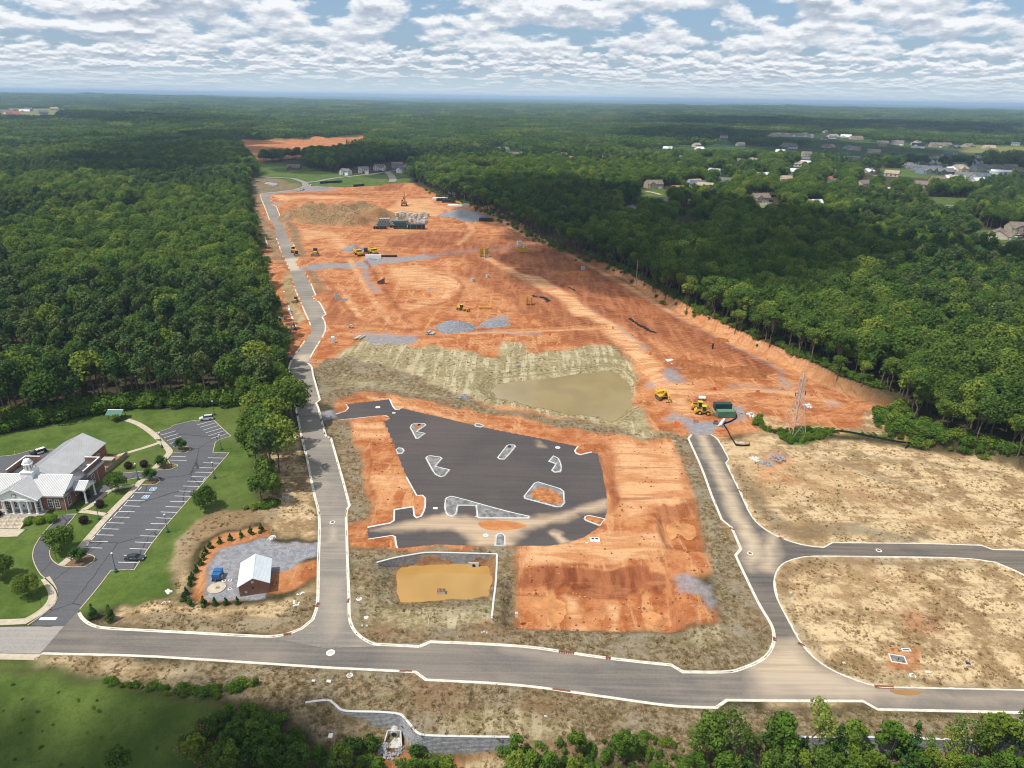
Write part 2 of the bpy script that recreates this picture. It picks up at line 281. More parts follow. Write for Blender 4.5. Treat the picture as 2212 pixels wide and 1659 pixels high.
# ------------------------------------------------------------------ ground sheet
LAYERS = ['clay', 'pale', 'dark', 'mat', 'olive', 'tan', 'lawn', 'gravel', 'soil', 'field', 'canopy']
def P(*pts): return list(pts)
ZONES = [  # (layer, strength, edge softness in m, polygon in photo pixels)
 ('clay', 1, 2.5, P((548, 408), (600, 405), (700, 400), (895, 396)) + FOREST_R[1:20] + P((1918, 935), (1760, 945), (1640, 930), (1575, 935), (1545, 960), (1600, 1200), (1500, 1250), (1560, 1345), (1300, 1345), (1110, 1345), (1100, 1190), (860, 1190), (760, 1180), (752, 1120), (735, 900), (700, 800), (630, 770), (612, 740), (598, 690), (572, 660), (560, 600), (552, 520), (538, 480), (542, 440))),
 ('clay', 1, 6, P((506, 299), (600, 301), (790, 292), (800, 298), (802, 318), (720, 334), (640, 338), (560, 350), (540, 352), (525, 325))),
 ('clay', 1, 6, P((840, 323), (880, 320), (935, 321), (930, 330), (880, 336), (850, 332))),
 ('tan', 1, 2, P((1545, 960), (1640, 925), (1700, 948), (1960, 968), (2100, 985), (2212, 1020), (2420, 1060), (2420, 1520), (1660, 1520), (1560, 1100))),
 ('lawn', 1, 6, P((545, 350), (640, 355), (700, 372), (760, 378), (830, 375), (880, 372), (885, 395), (840, 402), (700, 405), (640, 400), (560, 392))),
 ('olive', 1, 5, P((542, 395), (560, 380), (640, 395), (655, 405), (600, 415), (545, 420), (535, 440), (548, 500), (556, 470), (545, 415))),
 ('olive', .8, 3, P((545, 425), (558, 425), (600, 520), (615, 575), (580, 540), (548, 470))),
 ('mat', 1, 2, P((725, 770), (760, 745), (790, 735), (1000, 757), (1080, 770), (1086, 741), (1130, 738), (1145, 760), (1250, 750), (1320, 743), (1370, 775), (1385, 805), (1370, 830), (1362, 855), (1392, 890), (1402, 925), (1440, 935), (1380, 942), (1290, 920), (1160, 890), (1040, 862), (960, 835), (880, 800), (735, 785))),
 ('olive', 1, 1.5, P((725, 770), (800, 782), (880, 800), (960, 830), (1010, 855), (1080, 880), (1300, 922), (1380, 940), (1455, 935), (1455, 948), (1300, 942), (1180, 915), (1060, 890), (960, 868), (850, 842), (735, 852), (720, 880), (690, 870), (676, 800), (690, 780))),
 ('mat', .55, 2, P((728, 800), (850, 815), (950, 838), (940, 848), (840, 828), (730, 835))),
 ('clay', .85, 1, P((735, 848), (838, 838), (1030, 905), (1250, 945), (1290, 975), (1240, 965), (1010, 915), (870, 880), (842, 862), (747, 874), (730, 890), (722, 880))),
 ('olive', 1, 1.2, zz('C', (630, 420), (860, 400), (885, 560), (950, 700), (1055, 1050), (1075, 1150), (1030, 1280), (870, 1335), (845, 1140), (870, 1120), (715, 550), (655, 530))),
 ('olive', 1, 1.5, P((745, 1185), (860, 1190), (1112, 1184), (1110, 1260), (1103, 1345), (1300, 1346), (1440, 1360), (1558, 1348), (1556, 1300), (1535, 1230), (1500, 1080), (1458, 965), (1440, 940), (1490, 935), (1560, 1115), (1605, 1200), (1675, 1340), (1670, 1420), (1600, 1460), (1470, 1455), (1100, 1398), (760, 1395))),
 ('mat', .8, 1.5, P((835, 1330), (900, 1318), (1060, 1322), (1055, 1345), (960, 1350), (930, 1355), (825, 1352))),
 ('mat', .4, 2, P((770, 1260), (850, 1250), (860, 1300), (1060, 1300), (1060, 1345), (800, 1345))),
 ('mat', .6, 1, P((1480, 1350), (1560, 1352), (1565, 1385), (1540, 1400), (1482, 1395))),
 ('olive', 1, 1.5, P((60, 1408), (900, 1450), (1100, 1478), (1540, 1530), (2212, 1540), (2420, 1545), (2420, 1640), (1100, 1640), (1000, 1600), (700, 1600), (620, 1530), (420, 1500), (200, 1462), (80, 1440))),
 ('tan', .6, 2, P((80, 1422), (330, 1432), (420, 1450), (300, 1462), (200, 1460), (80, 1445))),
 ('mat', .75, 1.5, P((960, 1545), (1100, 1530), (1160, 1550), (1230, 1560), (1228, 1595), (1100, 1598), (960, 1590))),
 ('clay', .6, 1, P((800, 1610), (860, 1595), (890, 1600), (900, 1625), (880, 1645), (810, 1645))),
 ('clay', .55, 1.5, P((920, 1618), (1080, 1600), (1130, 1605), (1110, 1640), (980, 1650), (920, 1640))),
 ('mat', .8, 1, P((1002, 1620), (1080, 1602), (1125, 1605), (1110, 1622), (1060, 1640), (1005, 1646))),
 ('lawn', 1, 2, P((-500, 940), (0, 940), (250, 885), (520, 876), (548, 960), (560, 1100), (430, 1130), (395, 1165), (375, 1230), (372, 1290), (260, 1305), (185, 1320), (150, 1345), (-500, 1352))),
 ('lawn', .9, 3, P((-500, 1430), (0, 1425), (85, 1430), (60, 1448), (0, 1452), (150, 1462), (240, 1482), (420, 1510), (500, 1580), (520, 1680), (-500, 1700))),
 ('tan', .9, 1.5, P((600, 1080), (640, 1085), (688, 1110), (688, 1165), (600, 1160), (560, 1130), (470, 1145), (430, 1165), (400, 1215), (390, 1290), (270, 1310), (260, 1330), (300, 1360), (600, 1372), (660, 1350), (684, 1300), (686, 1250), (640, 1290), (500, 1310), (380, 1310), (372, 1230), (390, 1165), (430, 1125), (520, 1100))),
 ('olive', .85, 1.5, P((200, 1345), (300, 1330), (500, 1335), (600, 1330), (640, 1295), (688, 1270), (686, 1310), (655, 1355), (600, 1374), (350, 1362))),
 ('olive', .7, 1.2, P((395, 1160), (440, 1115), (520, 1098), (600, 1095), (600, 1130), (500, 1140), (440, 1155), (405, 1200), (380, 1260), (375, 1230))),
 ('tan', .8, 1.5, P((560, 960), (640, 930), (662, 990), (688, 1100), (690, 1130), (620, 1100), (590, 1040))),
 ('clay', .9, .8, P((437, 1190), (470, 1155), (540, 1140), (575, 1150), (590, 1165), (500, 1180), (460, 1200), (440, 1240), (430, 1290), (520, 1295), (420, 1305), (405, 1290), (415, 1240))),
 ('clay', .9, .8, P((586, 1235), (686, 1215), (686, 1245), (640, 1275), (590, 1280))),
 ('clay', .8, .8, P((755, 1140), (795, 1130), (795, 1165), (760, 1180))),
 ('gravel', 1, .6, P((433, 1285), (434, 1265), (445, 1225), (460, 1205), (470, 1190), (500, 1180), (545, 1175), (570, 1168), (610, 1173), (688, 1172), (688, 1205), (660, 1215), (630, 1232), (590, 1232), (580, 1290), (460, 1299), (440, 1296))),
 ('gravel', .95, 1, zz('C', (615, 320), (735, 310), (745, 395), (640, 415))),
 ('gravel', .95, 1, P((1428, 900), (1460, 895), (1500, 912), (1540, 912), (1600, 900), (1605, 880), (1585, 878), (1590, 905), (1560, 918), (1545, 918), (1537, 941), (1490, 941), (1475, 915))),
 ('gravel', .9, 2, zz('N', (880, 520), (980, 490), (1250, 500), (1400, 540), (1420, 580), (1300, 610), (1100, 590), (930, 560))),
 ('gravel', .8, 1.5, zz('N', (290, 690), (400, 665), (405, 690), (360, 705))), ('gravel', .8, 1, zz('N', (485, 740), (540, 720), (540, 755), (500, 770))),
 ('gravel', .95, 1.6, P((640, 578), (770, 566), (900, 550), (1010, 541), (1110, 530), (1170, 524), (1172, 528), (1110, 537), (1010, 549), (900, 559), (770, 577), (655, 586))),
 ('gravel', .8, 2, zz('J', (1140, 1190), (1180, 1190), (1260, 1330), (1340, 1430), (1340, 1460), (1290, 1430), (1210, 1330))),
 ('gravel', .85, 2, zz('K', (770, 1180), (860, 1185), (920, 1235), (1050, 1300), (1060, 1315), (870, 1325), (880, 1312), (1000, 1305), (890, 1240))),
 ('gravel', .75, 2, zz('O', (1150, 400), (1230, 430), (1320, 510), (1400, 580), (1510, 600), (1520, 630), (1420, 640), (1360, 600), (1260, 520), (1140, 440))),
 ('gravel', .7, 2, zz('O', (1000, 260), (1110, 350), (1080, 350), (980, 270))), ('gravel', .6, 1.5, zz('O', (780, 270), (870, 265), (960, 320), (1030, 335), (1000, 345), (930, 325), (850, 290))),
 ('gravel', .8, 1.6, zz('O', (1660, 830), (1800, 810), (1780, 870), (1800, 920), (1600, 920), (1500, 950), (1490, 890), (1620, 895))),
 ('gravel', .85, 1.6, zz('K', (1900, 1480), (1980, 1470), (1990, 1490), (1950, 1500), (2120, 1610), (2212, 1660), (2180, 1660), (2060, 1600), (1900, 1500))),
 ('gravel', .85, 1.4, zz('P', (0, 350), (120, 420), (320, 530), (480, 600), (700, 700), (860, 800), (930, 850), (960, 920), (1000, 960), (960, 970), (900, 840), (780, 790), (640, 700), (420, 595), (300, 535), (100, 425), (0, 370))),
 ('gravel', .6, 2, zz('P', (480, 960), (700, 985), (1000, 1000), (1000, 1015), (700, 1000), (480, 975))),
 ('gravel', .8, 1.6, zz('O', (50, 410), (140, 370), (240, 340), (310, 370), (260, 420), (120, 460), (50, 440))), ('gravel', .7, 2, zz('O', (0, 485), (550, 495), (550, 510), (0, 500))),
 ('gravel', .8, 2, zz('J', (460, 810), (550, 815), (550, 835), (470, 835))), ('gravel', .8, 2, zz('J', (400, 670), (470, 665), (470, 685), (410, 690))),
 ('gravel', .7, 2.5, zz('J', (640, 560), (760, 545), (980, 550), (1000, 565), (760, 575), (640, 580))),
 ('gravel', .9, 2, zz('P', (1310, 1110), (1370, 1100), (1425, 1110), (1400, 1130), (1340, 1130))),
 ('gravel', .8, 1, P((1462, 1245), (1490, 1238), (1540, 1270), (1552, 1310), (1540, 1320), (1520, 1290), (1480, 1285))),
 ('gravel', .7, 2, P((1640, 995), (1665, 985), (1690, 975), (1700, 990), (1670, 1005), (1650, 1010))),
 ('dark', 0.73, 6, P((900, 545), (1150, 500), (1300, 560), (1480, 660), (1700, 790), (1640, 800), (1500, 760), (1330, 700), (1150, 600), (1000, 560))),
 ('dark', 0.78, 3, zz('J', (1400, 950), (1800, 930), (2100, 920), (2212, 1000), (2150, 1060), (1700, 1060), (1400, 1040))),
 ('dark', 0.68, 3, zz('K', (780, 1190), (900, 1210), (1130, 1250), (900, 1340), (1000, 1450), (700, 1500), (300, 1300), (400, 1200))),
 ('dark', 0.68, 3, zz('O', (300, 60), (750, 130), (1050, 330), (1200, 480), (900, 440), (600, 440), (330, 300))),
 ('dark', 0.68, 2, zz('O', (720, 500), (1080, 480), (1150, 590), (900, 600), (720, 580))),
 ('dark', 0.68, 3, zz('N', (600, 130), (720, 150), (800, 330), (1000, 400), (1250, 380), (1200, 420), (700, 420), (640, 300))),
 ('dark', 0.78, 2, zz('J', (500, 590), (900, 595), (1300, 600), (1300, 610), (800, 608), (500, 602))),
 ('dark', 0.78, 1.5, zz('J', (1300, 520), (1600, 500), (1500, 560), (1300, 570))),
 ('dark', 0.73, 1, zz('D', (1080, 600), (1120, 640), (1200, 760), (1250, 1000), (1200, 1200), (1150, 1200), (1130, 900))),
 ('pale', .8, 4, zz('J', (1500, 640), (1800, 640), (1900, 780), (1700, 800), (1500, 780), (1200, 830), (1000, 960), (1060, 1080), (980, 1080), (900, 980), (1300, 800))),
 ('pale', .9, 4, zz('J', (400, 610), (900, 615), (1200, 640), (700, 640), (450, 660))), ('pale', .7, 3, zz('J', (620, 900), (900, 900), (960, 960), (700, 1000))),
 ('pale', .8, 4, zz('J', (1400, 1230), (1700, 1200), (2000, 1300), (2100, 1400), (1800, 1450), (1500, 1380))),
 ('pale', .8, 3, zz('N', (1700, 60), (1800, 80), (1850, 130), (1700, 200), (1400, 300), (1300, 260), (1600, 200))),
 ('pale', .9, 2.5, zz('K', (820, 1300), (900, 1290), (1100, 1400), (1300, 1560), (1420, 1659), (1300, 1659), (1150, 1500))),
 ('pale', .9, 2.5, zz('O', (520, 20), (620, 20), (760, 140), (1000, 300), (1300, 520), (1500, 660), (1640, 780), (1600, 860), (1450, 760), (1250, 600), (1000, 380), (700, 160))),
 ('pale', .8, 2, zz('O', (1650, 940), (1900, 930), (1800, 1100), (1950, 1230), (1750, 1250), (1650, 1100))),
 ('pale', .9, 2.5, zz('K', (560, 690), (900, 950), (980, 985), (860, 970), (620, 830), (480, 720))),
 ('pale', .8, 2, zz('D', (1180, 600), (1700, 590), (1800, 900), (1820, 1120), (1550, 1120), (1300, 1250), (1230, 900))),
 ('pale', .75, 1.5, zz('D', (500, 1500), (1150, 1350), (1600, 1350), (1700, 1500), (1500, 1620), (900, 1600), (400, 1640))),
 ('pale', .9, 1.5, P((1220, 1275), (1250, 1275), (1260, 1345), (1225, 1345))), ('pale', .9, 1, P((1310, 1278), (1330, 1280), (1335, 1345), (1315, 1345))),
 ('pale', .8, 1, zz('C', (880, 420), (1130, 400), (1180, 520), (1000, 560), (900, 560))), ('pale', .7, 1, zz('C', (1050, 850), (1300, 820), (1380, 1000), (1100, 1000))),
 ('pale', .7, 1.2, P((770, 848), (830, 843), (900, 880), (1000, 905), (1060, 920), (980, 905), (860, 880))),
 ('dark', .92, .5, P((1128, 1228), (1180, 1220), (1300, 1228), (1440, 1236), (1446, 1272), (1300, 1266), (1118, 1258))), ('dark', .5, .6, P((1446, 1240), (1468, 1262), (1480, 1345), (1455, 1350), (1450, 1280))), ('dark', .7, .5, P((1412, 1094), (1495, 1090), (1506, 1112), (1430, 1114))), ('dark', .4, .6, P((1412, 1096), (1430, 1118), (1446, 1178), (1432, 1160))), ('dark', .6, .6, P((733, 858), (738, 848), (838, 836), (840, 846), (745, 860))),  # pit banks: darker red clay, with the bank shading painted into the colour
 ('dark', 0.78, 2, zz('J', (930, 800), (1100, 770), (1110, 830), (960, 860))),
 ('olive', .8, 1.5, zz('J', (520, 850), (570, 850), (640, 960), (720, 1130), (690, 1160), (650, 1150), (560, 980))), ('olive', .7, 1.5, zz('J', (700, 1240), (800, 1260), (870, 1440), (800, 1460), (740, 1340))),
 ('mat', .8, 1.5, zz('N', (255, 0), (345, 0), (420, 200), (500, 400), (400, 430), (330, 260))),
 ('pale', .9, 1.5, zz('N', (730, 100), (790, 130), (850, 200), (980, 350), (900, 370), (820, 230))),
 ('lawn', .9, 4, zz('K', (0, 210), (130, 200), (260, 230), (310, 265), (200, 260), (80, 250))),
 ('lawn', 1, 4, P((1388, 412), (1430, 405), (1450, 425), (1400, 440), (1380, 440))), ('field', 1, 4, P((1640, 440), (1690, 442), (1688, 458), (1665, 465), (1640, 450))),
 ('lawn', .9, 5, P((1985, 425), (2120, 430), (2115, 440), (2030, 448), (1985, 440))), ('field', .9, 12, P((1890, 330), (2000, 335), (2070, 345), (2060, 352), (1990, 350), (1900, 340))),
 ('lawn', .9, 8, P((1900, 360), (2212, 362), (2212, 395), (2050, 390), (1900, 378))), ('field', .9, 14, P((2100, 310), (2300, 320), (2300, 345), (2130, 340), (2080, 325))),
 ('field', 1, 14, P((225, 238), (320, 238), (318, 245), (228, 247))), ('field', .9, 10, P((0, 230), (150, 232), (150, 250), (0, 253))), ('tan', .8, 14, P((1555, 270), (1610, 272), (1605, 280), (1560, 278))),
 ('lawn', .9, 3, P((2095, 497), (2212, 500), (2212, 530), (2120, 525))), ('lawn', 1, 1.5, zz('E', (660, 400), (740, 340), (760, 450), (900, 480), (1200, 450), (1500, 480), (1900, 530), (2212, 540), (2212, 610), (2040, 600), (1700, 550), (1400, 510), (1200, 590), (980, 600), (900, 530), (760, 480))),
 ('tan', .9, 1.5, zz('P', (1620, 1170), (1800, 1180), (1900, 1380), (1750, 1400), (1400, 1340), (1600, 1300))),
 ('tan', .7, 1.5, zz('P', (700, 1200), (950, 1260), (940, 1330), (1100, 1330), (1500, 1330), (1480, 1380), (900, 1400), (780, 1340))),
 ('tan', .55, 3, zz('E', (320, 520), (640, 600), (660, 700), (480, 700))),
 ('olive', .8, 2, P((1580, 1010), (1625, 1100), (1660, 1145), (1740, 1172), (1800, 1165), (2011, 1168), (2011, 1150), (1820, 1140), (1720, 1135), (1660, 1100), (1600, 1000))), ('olive', .75, 2, P((1680, 1230), (1745, 1208), (2011, 1210), (2150, 1225), (2000, 1225), (1760, 1222), (1700, 1250), (1720, 1340), (1780, 1420), (1860, 1462), (2212, 1478), (2212, 1488), (1900, 1480), (1790, 1445), (1720, 1370))),
 ('dark', 0.58, 1.5, P((1950, 1320), (2030, 1330), (2040, 1370), (1960, 1370))), ('clay', .7, 1, P((1920, 1400), (1990, 1400), (1985, 1450), (1915, 1450))), ('clay', .6, 1.5, zz('E', (740, 700), (960, 680), (1000, 780), (900, 830), (800, 930), (740, 880))), ('clay', .5, 1, zz('E', (900, 880), (1050, 890), (1040, 960), (940, 950))),
]
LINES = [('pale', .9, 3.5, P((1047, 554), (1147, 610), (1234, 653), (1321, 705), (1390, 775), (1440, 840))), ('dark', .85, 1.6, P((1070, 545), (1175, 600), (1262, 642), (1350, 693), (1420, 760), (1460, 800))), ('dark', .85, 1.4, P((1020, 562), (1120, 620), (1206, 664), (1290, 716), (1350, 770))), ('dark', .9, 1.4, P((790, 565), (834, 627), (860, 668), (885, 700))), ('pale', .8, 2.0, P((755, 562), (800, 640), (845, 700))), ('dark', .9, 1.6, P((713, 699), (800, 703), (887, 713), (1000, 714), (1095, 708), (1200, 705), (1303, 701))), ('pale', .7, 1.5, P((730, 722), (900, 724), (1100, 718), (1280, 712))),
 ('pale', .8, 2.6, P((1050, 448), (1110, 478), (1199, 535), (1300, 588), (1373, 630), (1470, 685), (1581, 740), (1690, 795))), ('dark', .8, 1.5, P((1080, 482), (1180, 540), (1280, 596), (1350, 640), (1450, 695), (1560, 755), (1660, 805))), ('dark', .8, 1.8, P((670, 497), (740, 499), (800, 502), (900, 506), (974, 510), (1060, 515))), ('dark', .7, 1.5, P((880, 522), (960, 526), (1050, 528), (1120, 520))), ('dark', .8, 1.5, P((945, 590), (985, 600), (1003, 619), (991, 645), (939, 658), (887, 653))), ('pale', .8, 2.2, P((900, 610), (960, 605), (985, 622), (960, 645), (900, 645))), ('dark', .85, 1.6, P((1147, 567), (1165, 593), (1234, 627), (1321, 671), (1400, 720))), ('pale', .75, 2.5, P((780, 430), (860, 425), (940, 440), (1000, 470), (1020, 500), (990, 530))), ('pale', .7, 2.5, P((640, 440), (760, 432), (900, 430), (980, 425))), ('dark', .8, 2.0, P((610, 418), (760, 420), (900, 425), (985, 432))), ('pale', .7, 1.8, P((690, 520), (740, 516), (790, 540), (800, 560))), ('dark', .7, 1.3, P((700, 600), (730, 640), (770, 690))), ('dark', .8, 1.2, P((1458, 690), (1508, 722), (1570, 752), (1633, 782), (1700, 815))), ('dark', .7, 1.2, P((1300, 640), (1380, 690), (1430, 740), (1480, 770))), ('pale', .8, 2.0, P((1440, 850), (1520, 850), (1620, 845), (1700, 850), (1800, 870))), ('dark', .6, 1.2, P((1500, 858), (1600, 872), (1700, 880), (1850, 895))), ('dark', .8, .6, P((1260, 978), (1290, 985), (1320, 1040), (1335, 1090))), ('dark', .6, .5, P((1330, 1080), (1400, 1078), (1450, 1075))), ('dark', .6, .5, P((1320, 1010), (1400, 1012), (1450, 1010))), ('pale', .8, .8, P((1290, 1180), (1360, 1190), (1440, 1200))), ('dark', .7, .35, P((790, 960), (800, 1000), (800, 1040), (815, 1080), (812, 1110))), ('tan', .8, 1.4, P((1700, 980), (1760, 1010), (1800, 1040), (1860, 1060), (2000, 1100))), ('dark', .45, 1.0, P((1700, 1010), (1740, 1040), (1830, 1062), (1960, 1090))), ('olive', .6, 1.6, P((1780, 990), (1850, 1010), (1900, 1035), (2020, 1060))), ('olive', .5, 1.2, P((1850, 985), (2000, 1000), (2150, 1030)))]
def grid_axis():
    ys = [-600, -300, -120, -20, 30, 50, 62]; y = 70.0
    while y < 1250: ys.append(y); y += max(0.42, y * 0.0039)
    while y < 60000: ys.append(y); y *= 1.035
    return np.array(ys)
def build_ground():
    ys = grid_axis(); nc = 620; u = np.linspace(-1, 1, nc)
    Y, U = np.meshgrid(ys, u, indexing='ij'); X = U * (120 + 0.86 * np.maximum(Y, 60))
    zg = np.zeros(Y.shape); zg = terr(X.ravel(), Y.ravel()).reshape(Y.shape)
    wx = X + (fbm(X / (4 + Y / 60), Y / (4 + Y / 60), 61, 4) - 0.5) * (1.5 + np.clip(Y, 0, 1500) / 70)
    wy = Y + (fbm(X / (4 + Y / 60) + 40, Y / (4 + Y / 60), 62, 4) - 0.5) * (1.5 + np.clip(Y, 0, 1500) / 30)
    wts = {k: np.zeros(Y.shape) for k in LAYERS}
    r = np.hypot(X, Y); wts['canopy'] = sstep(r, 1300, 1900)
    for lay, st, soft, poly in ZONES:
        pw = flats(poly); m = st * sstep(sdist(pw, wx, wy, soft + 8), -soft, soft)
        for k in LAYERS: wts[k] *= (1 - m)
        wts[lay] += m
    lx = X + (wx - X) * .35; ly = Y + (wy - Y) * .25
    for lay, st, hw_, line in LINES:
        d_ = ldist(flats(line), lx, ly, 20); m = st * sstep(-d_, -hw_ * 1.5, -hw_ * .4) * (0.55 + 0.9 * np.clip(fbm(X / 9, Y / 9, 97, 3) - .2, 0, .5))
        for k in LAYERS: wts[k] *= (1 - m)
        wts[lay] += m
    k = (np.abs(X - MOUND_C[0]) < 160) & (np.abs(Y - MOUND_C[1]) < 160); m = np.zeros(X.shape); m[k] = sstep(-mound_q(X[k], Y[k]), -1.15, -.95) * (0.65 + .35 * sstep(fbm(X[k] / 16, Y[k] / 16, 98, 3), .62, .5))
    for q in LAYERS: wts[q] *= (1 - m)
    wts['soil'] += m
    for pw, a_ in ((P1w, 3.4), (P2w, 1.6)):
        m = .7 * sstep(sdist(pw, X, Y, 8), -a_, -a_ * .3)
        for k in LAYERS: wts[k] *= (1 - m)
        wts['dark'] += m * .55; wts['soil'] += m * .45
    fr = sdist(FRw, X, Y, 12); m = sstep(fr, -2.0, 0.0) * sstep(-fr, -4.6, -3.2) * sstep(-Y, -520, -470) * sstep(-X, -150, -120)
    for k in LAYERS: wts[k] *= (1 - m)
    wts['clay'] += m * 0.5; wts['pale'] += m * 0.5
    V = np.stack([X, Y, zg], -1).reshape(-1, 3); nr = len(ys)
    i = np.arange(nr - 1)[:, None] * nc + np.arange(nc - 1)[None, :]
    F = np.stack([i, i + 1, i + nc + 1, i + nc], -1).reshape(-1, 4)
    o = mesh_np('ground', V, F, mat_ground(), smooth=True); o['kind'] = 'structure'
    for n_, ks in (('wa', LAYERS[0:4]), ('wb', LAYERS[4:8]), ('wc', LAYERS[8:11])):
        a = o.data.attributes.new(n_, 'FLOAT_COLOR', 'POINT'); c = np.zeros((len(V), 4), np.float32)
        for q, k in enumerate(ks): c[:, q] = wts[k].ravel()
        a.data.foreach_set('color', c.ravel())
    return o
# ------------------------------------------------------------------ mesh helpers
COL = sc.collection
def mesh_np(name, V, F, mat, parent=None, smooth=False):
    """mesh object from numpy arrays; F is (n,3) or (n,4)"""
    me = bpy.data.meshes.new(name); V = np.asarray(V, np.float32); F = np.asarray(F, np.int32); k = F.shape[1]
    me.vertices.add(len(V)); me.vertices.foreach_set('co', V.ravel())
    me.loops.add(F.size); me.loops.foreach_set('vertex_index', F.ravel())
    me.polygons.add(len(F)); me.polygons.foreach_set('loop_start', np.arange(0, F.size, k, dtype=np.int32))
    if smooth: me.polygons.foreach_set('use_smooth', np.ones(len(F), bool))
    me.update(calc_edges=True); me.validate()
    if mat: me.materials.append(mat)
    o = bpy.data.objects.new(name, me); COL.objects.link(o)
    if parent: o.parent = parent
    return o
class MB:
    """collects simple solids into one mesh"""
    def __init__(s): s.v = []; s.f = []
    def add(s, vs, fs):
        b = len(s.v); s.v += [tuple(v) for v in vs]; s.f += [tuple(b + i for i in f) for f in fs]; return s
    def box(s, cx, cy, z0, sx, sy, sz, rz=0.0, top=1.0, topy=None):
        topy = top if topy is None else topy; c, n = math.cos(rz), math.sin(rz); vs = []
        for zz_, tx, ty in ((z0, 1, 1), (z0 + sz, top, topy)):
            for ax, ay in ((-1, -1), (1, -1), (1, 1), (-1, 1)):
                x, y = ax * sx / 2 * tx, ay * sy / 2 * ty; vs.append((cx + x * c - y * n, cy + x * n + y * c, zz_))
        return s.add(vs, [(3, 2, 1, 0), (4, 5, 6, 7), (0, 1, 5, 4), (1, 2, 6, 5), (2, 3, 7, 6), (3, 0, 4, 7)])
    def cyl(s, p0, p1, r0, r1=None, n=8):
        r1 = r0 if r1 is None else r1; a = Vector(p0); b = Vector(p1); d = (b - a).normalized()
        q = Vector((0, 0, 1)) if abs(d.z) < 0.9 else Vector((1, 0, 0)); e1 = d.cross(q).normalized(); e2 = d.cross(e1)
        vs = []
        for p, r in ((a, r0), (b, r1)):
            for i in range(n):
                t = 2 * math.pi * i / n; vs.append(p + (e1 * math.cos(t) + e2 * math.sin(t)) * r)
        return s.add(vs, [tuple(range(n)), tuple(range(2 * n - 1, n - 1, -1))] + [(i, i + n, (i + 1) % n + n, (i + 1) % n) for i in range(n)])
    def prism(s, poly, z0, z1):
        n = len(poly); A = sum(poly[i][0] * poly[(i + 1) % n][1] - poly[(i + 1) % n][0] * poly[i][1] for i in range(n))
        if A < 0: poly = poly[::-1]
        return s.add([(x, y, z0) for x, y in poly] + [(x, y, z1) for x, y in poly], [tuple(range(n - 1, -1, -1)), tuple(range(n, 2 * n))] + [(i, (i + 1) % n, (i + 1) % n + n, i + n) for i in range(n)])
    def extr(s, prof, axis, a, b):
        """profile (h, z) in the plane across axis, pushed from a to b"""
        n = len(prof); f = (lambda t, h, z: (t, h, z)) if axis == 'x' else (lambda t, h, z: (h, t, z))
        return s.add([f(a, h, z) for h, z in prof] + [f(b, h, z) for h, z in prof], [tuple(range(n)), tuple(range(2 * n - 1, n - 1, -1))] + [(i, i + n, (i + 1) % n + n, (i + 1) % n) for i in range(n)])
    def tube(s, pts, r, n=6):
        for a, b in zip(pts[:-1], pts[1:]): s.cyl(a, b, r, r, n)
        return s
    def ball(s, c, rx, ry=None, rz=None, n=8, m=5, half=False):
        ry = ry or rx; rz = rz or rx; vs = []; fs = []; lo = 0 if half else -math.pi / 2
        for j in range(m + 1):
            t = lo + (math.pi / 2 - lo) * j / m
            for i in range(n):
                p = 2 * math.pi * i / n; vs.append((c[0] + rx * math.cos(t) * math.cos(p), c[1] + ry * math.cos(t) * math.sin(p), c[2] + rz * math.sin(t)))
        for j in range(m):
            for i in range(n): fs.append((j * n + i, j * n + (i + 1) % n, (j + 1) * n + (i + 1) % n, (j + 1) * n + i))
        if half: fs.append(tuple(range(n - 1, -1, -1)))
        return s.add(vs, fs)
    def lathe(s, c, prof, n=12):
        vs = []; fs = []
        for r, z in prof:
            for i in range(n): t = 2 * math.pi * i / n; vs.append((c[0] + r * math.cos(t), c[1] + r * math.sin(t), c[2] + z))
        for j in range(len(prof) - 1):
            for i in range(n): fs.append((j * n + i, j * n + (i + 1) % n, (j + 1) * n + (i + 1) % n, (j + 1) * n + i))
        fs.append(tuple(range((len(prof) - 1) * n, len(prof) * n))); fs.append(tuple(range(n - 1, -1, -1)))
        return s.add(vs, fs)
    def build(s, name, mat, parent=None, smooth=False, data_only=False):
        me = bpy.data.meshes.new(name); me.from_pydata(s.v, [], s.f); me.validate()
        bm = bmesh.new(); bm.from_mesh(me); bmesh.ops.recalc_face_normals(bm, faces=bm.faces); bm.to_mesh(me); bm.free()
        if smooth: me.polygons.foreach_set('use_smooth', [True] * len(me.polygons))
        if mat: me.materials.append(mat)
        if data_only: return me
        o = bpy.data.objects.new(name, me); COL.objects.link(o); o.parent = parent
        return o
def link(name, me, parent=None, loc=(0, 0, 0), rz=0.0, scale=None):
    o = bpy.data.objects.new(name, me); COL.objects.link(o); o.parent = parent; o.location = loc; o.rotation_euler = (0, 0, rz)
    if scale is not None: o.scale = (scale,) * 3 if isinstance(scale, (int, float)) else scale
    return o
def tag(o, label, cat, group=None, kind=None):
    o['label'] = label; o['category'] = cat
    if group: o['group'] = group
    if kind: o['kind'] = kind
    return o
def thing(name, label, cat, loc=(0, 0, 0), rz=0.0, group=None):
    o = bpy.data.objects.new(name, None); COL.objects.link(o); o.empty_display_size = 0.5; o.location = loc; o.rotation_euler = (0, 0, rz)
    return tag(o, label, cat, group)
def copy_thing(src, loc, rz, label, group=None, scale=None):
    r = src.copy(); COL.objects.link(r); r.location = loc; r.rotation_euler = (0, 0, rz); r['label'] = label
    if group: r['group'] = group
    if scale: r.scale = (scale,) * 3
    for ch in src.children:
        c = ch.copy(); COL.objects.link(c); c.parent = r
        for g_ in ch.children:
            d = g_.copy(); COL.objects.link(d); d.parent = c
    return r
def struct(o): o['kind'] = 'structure'; return o
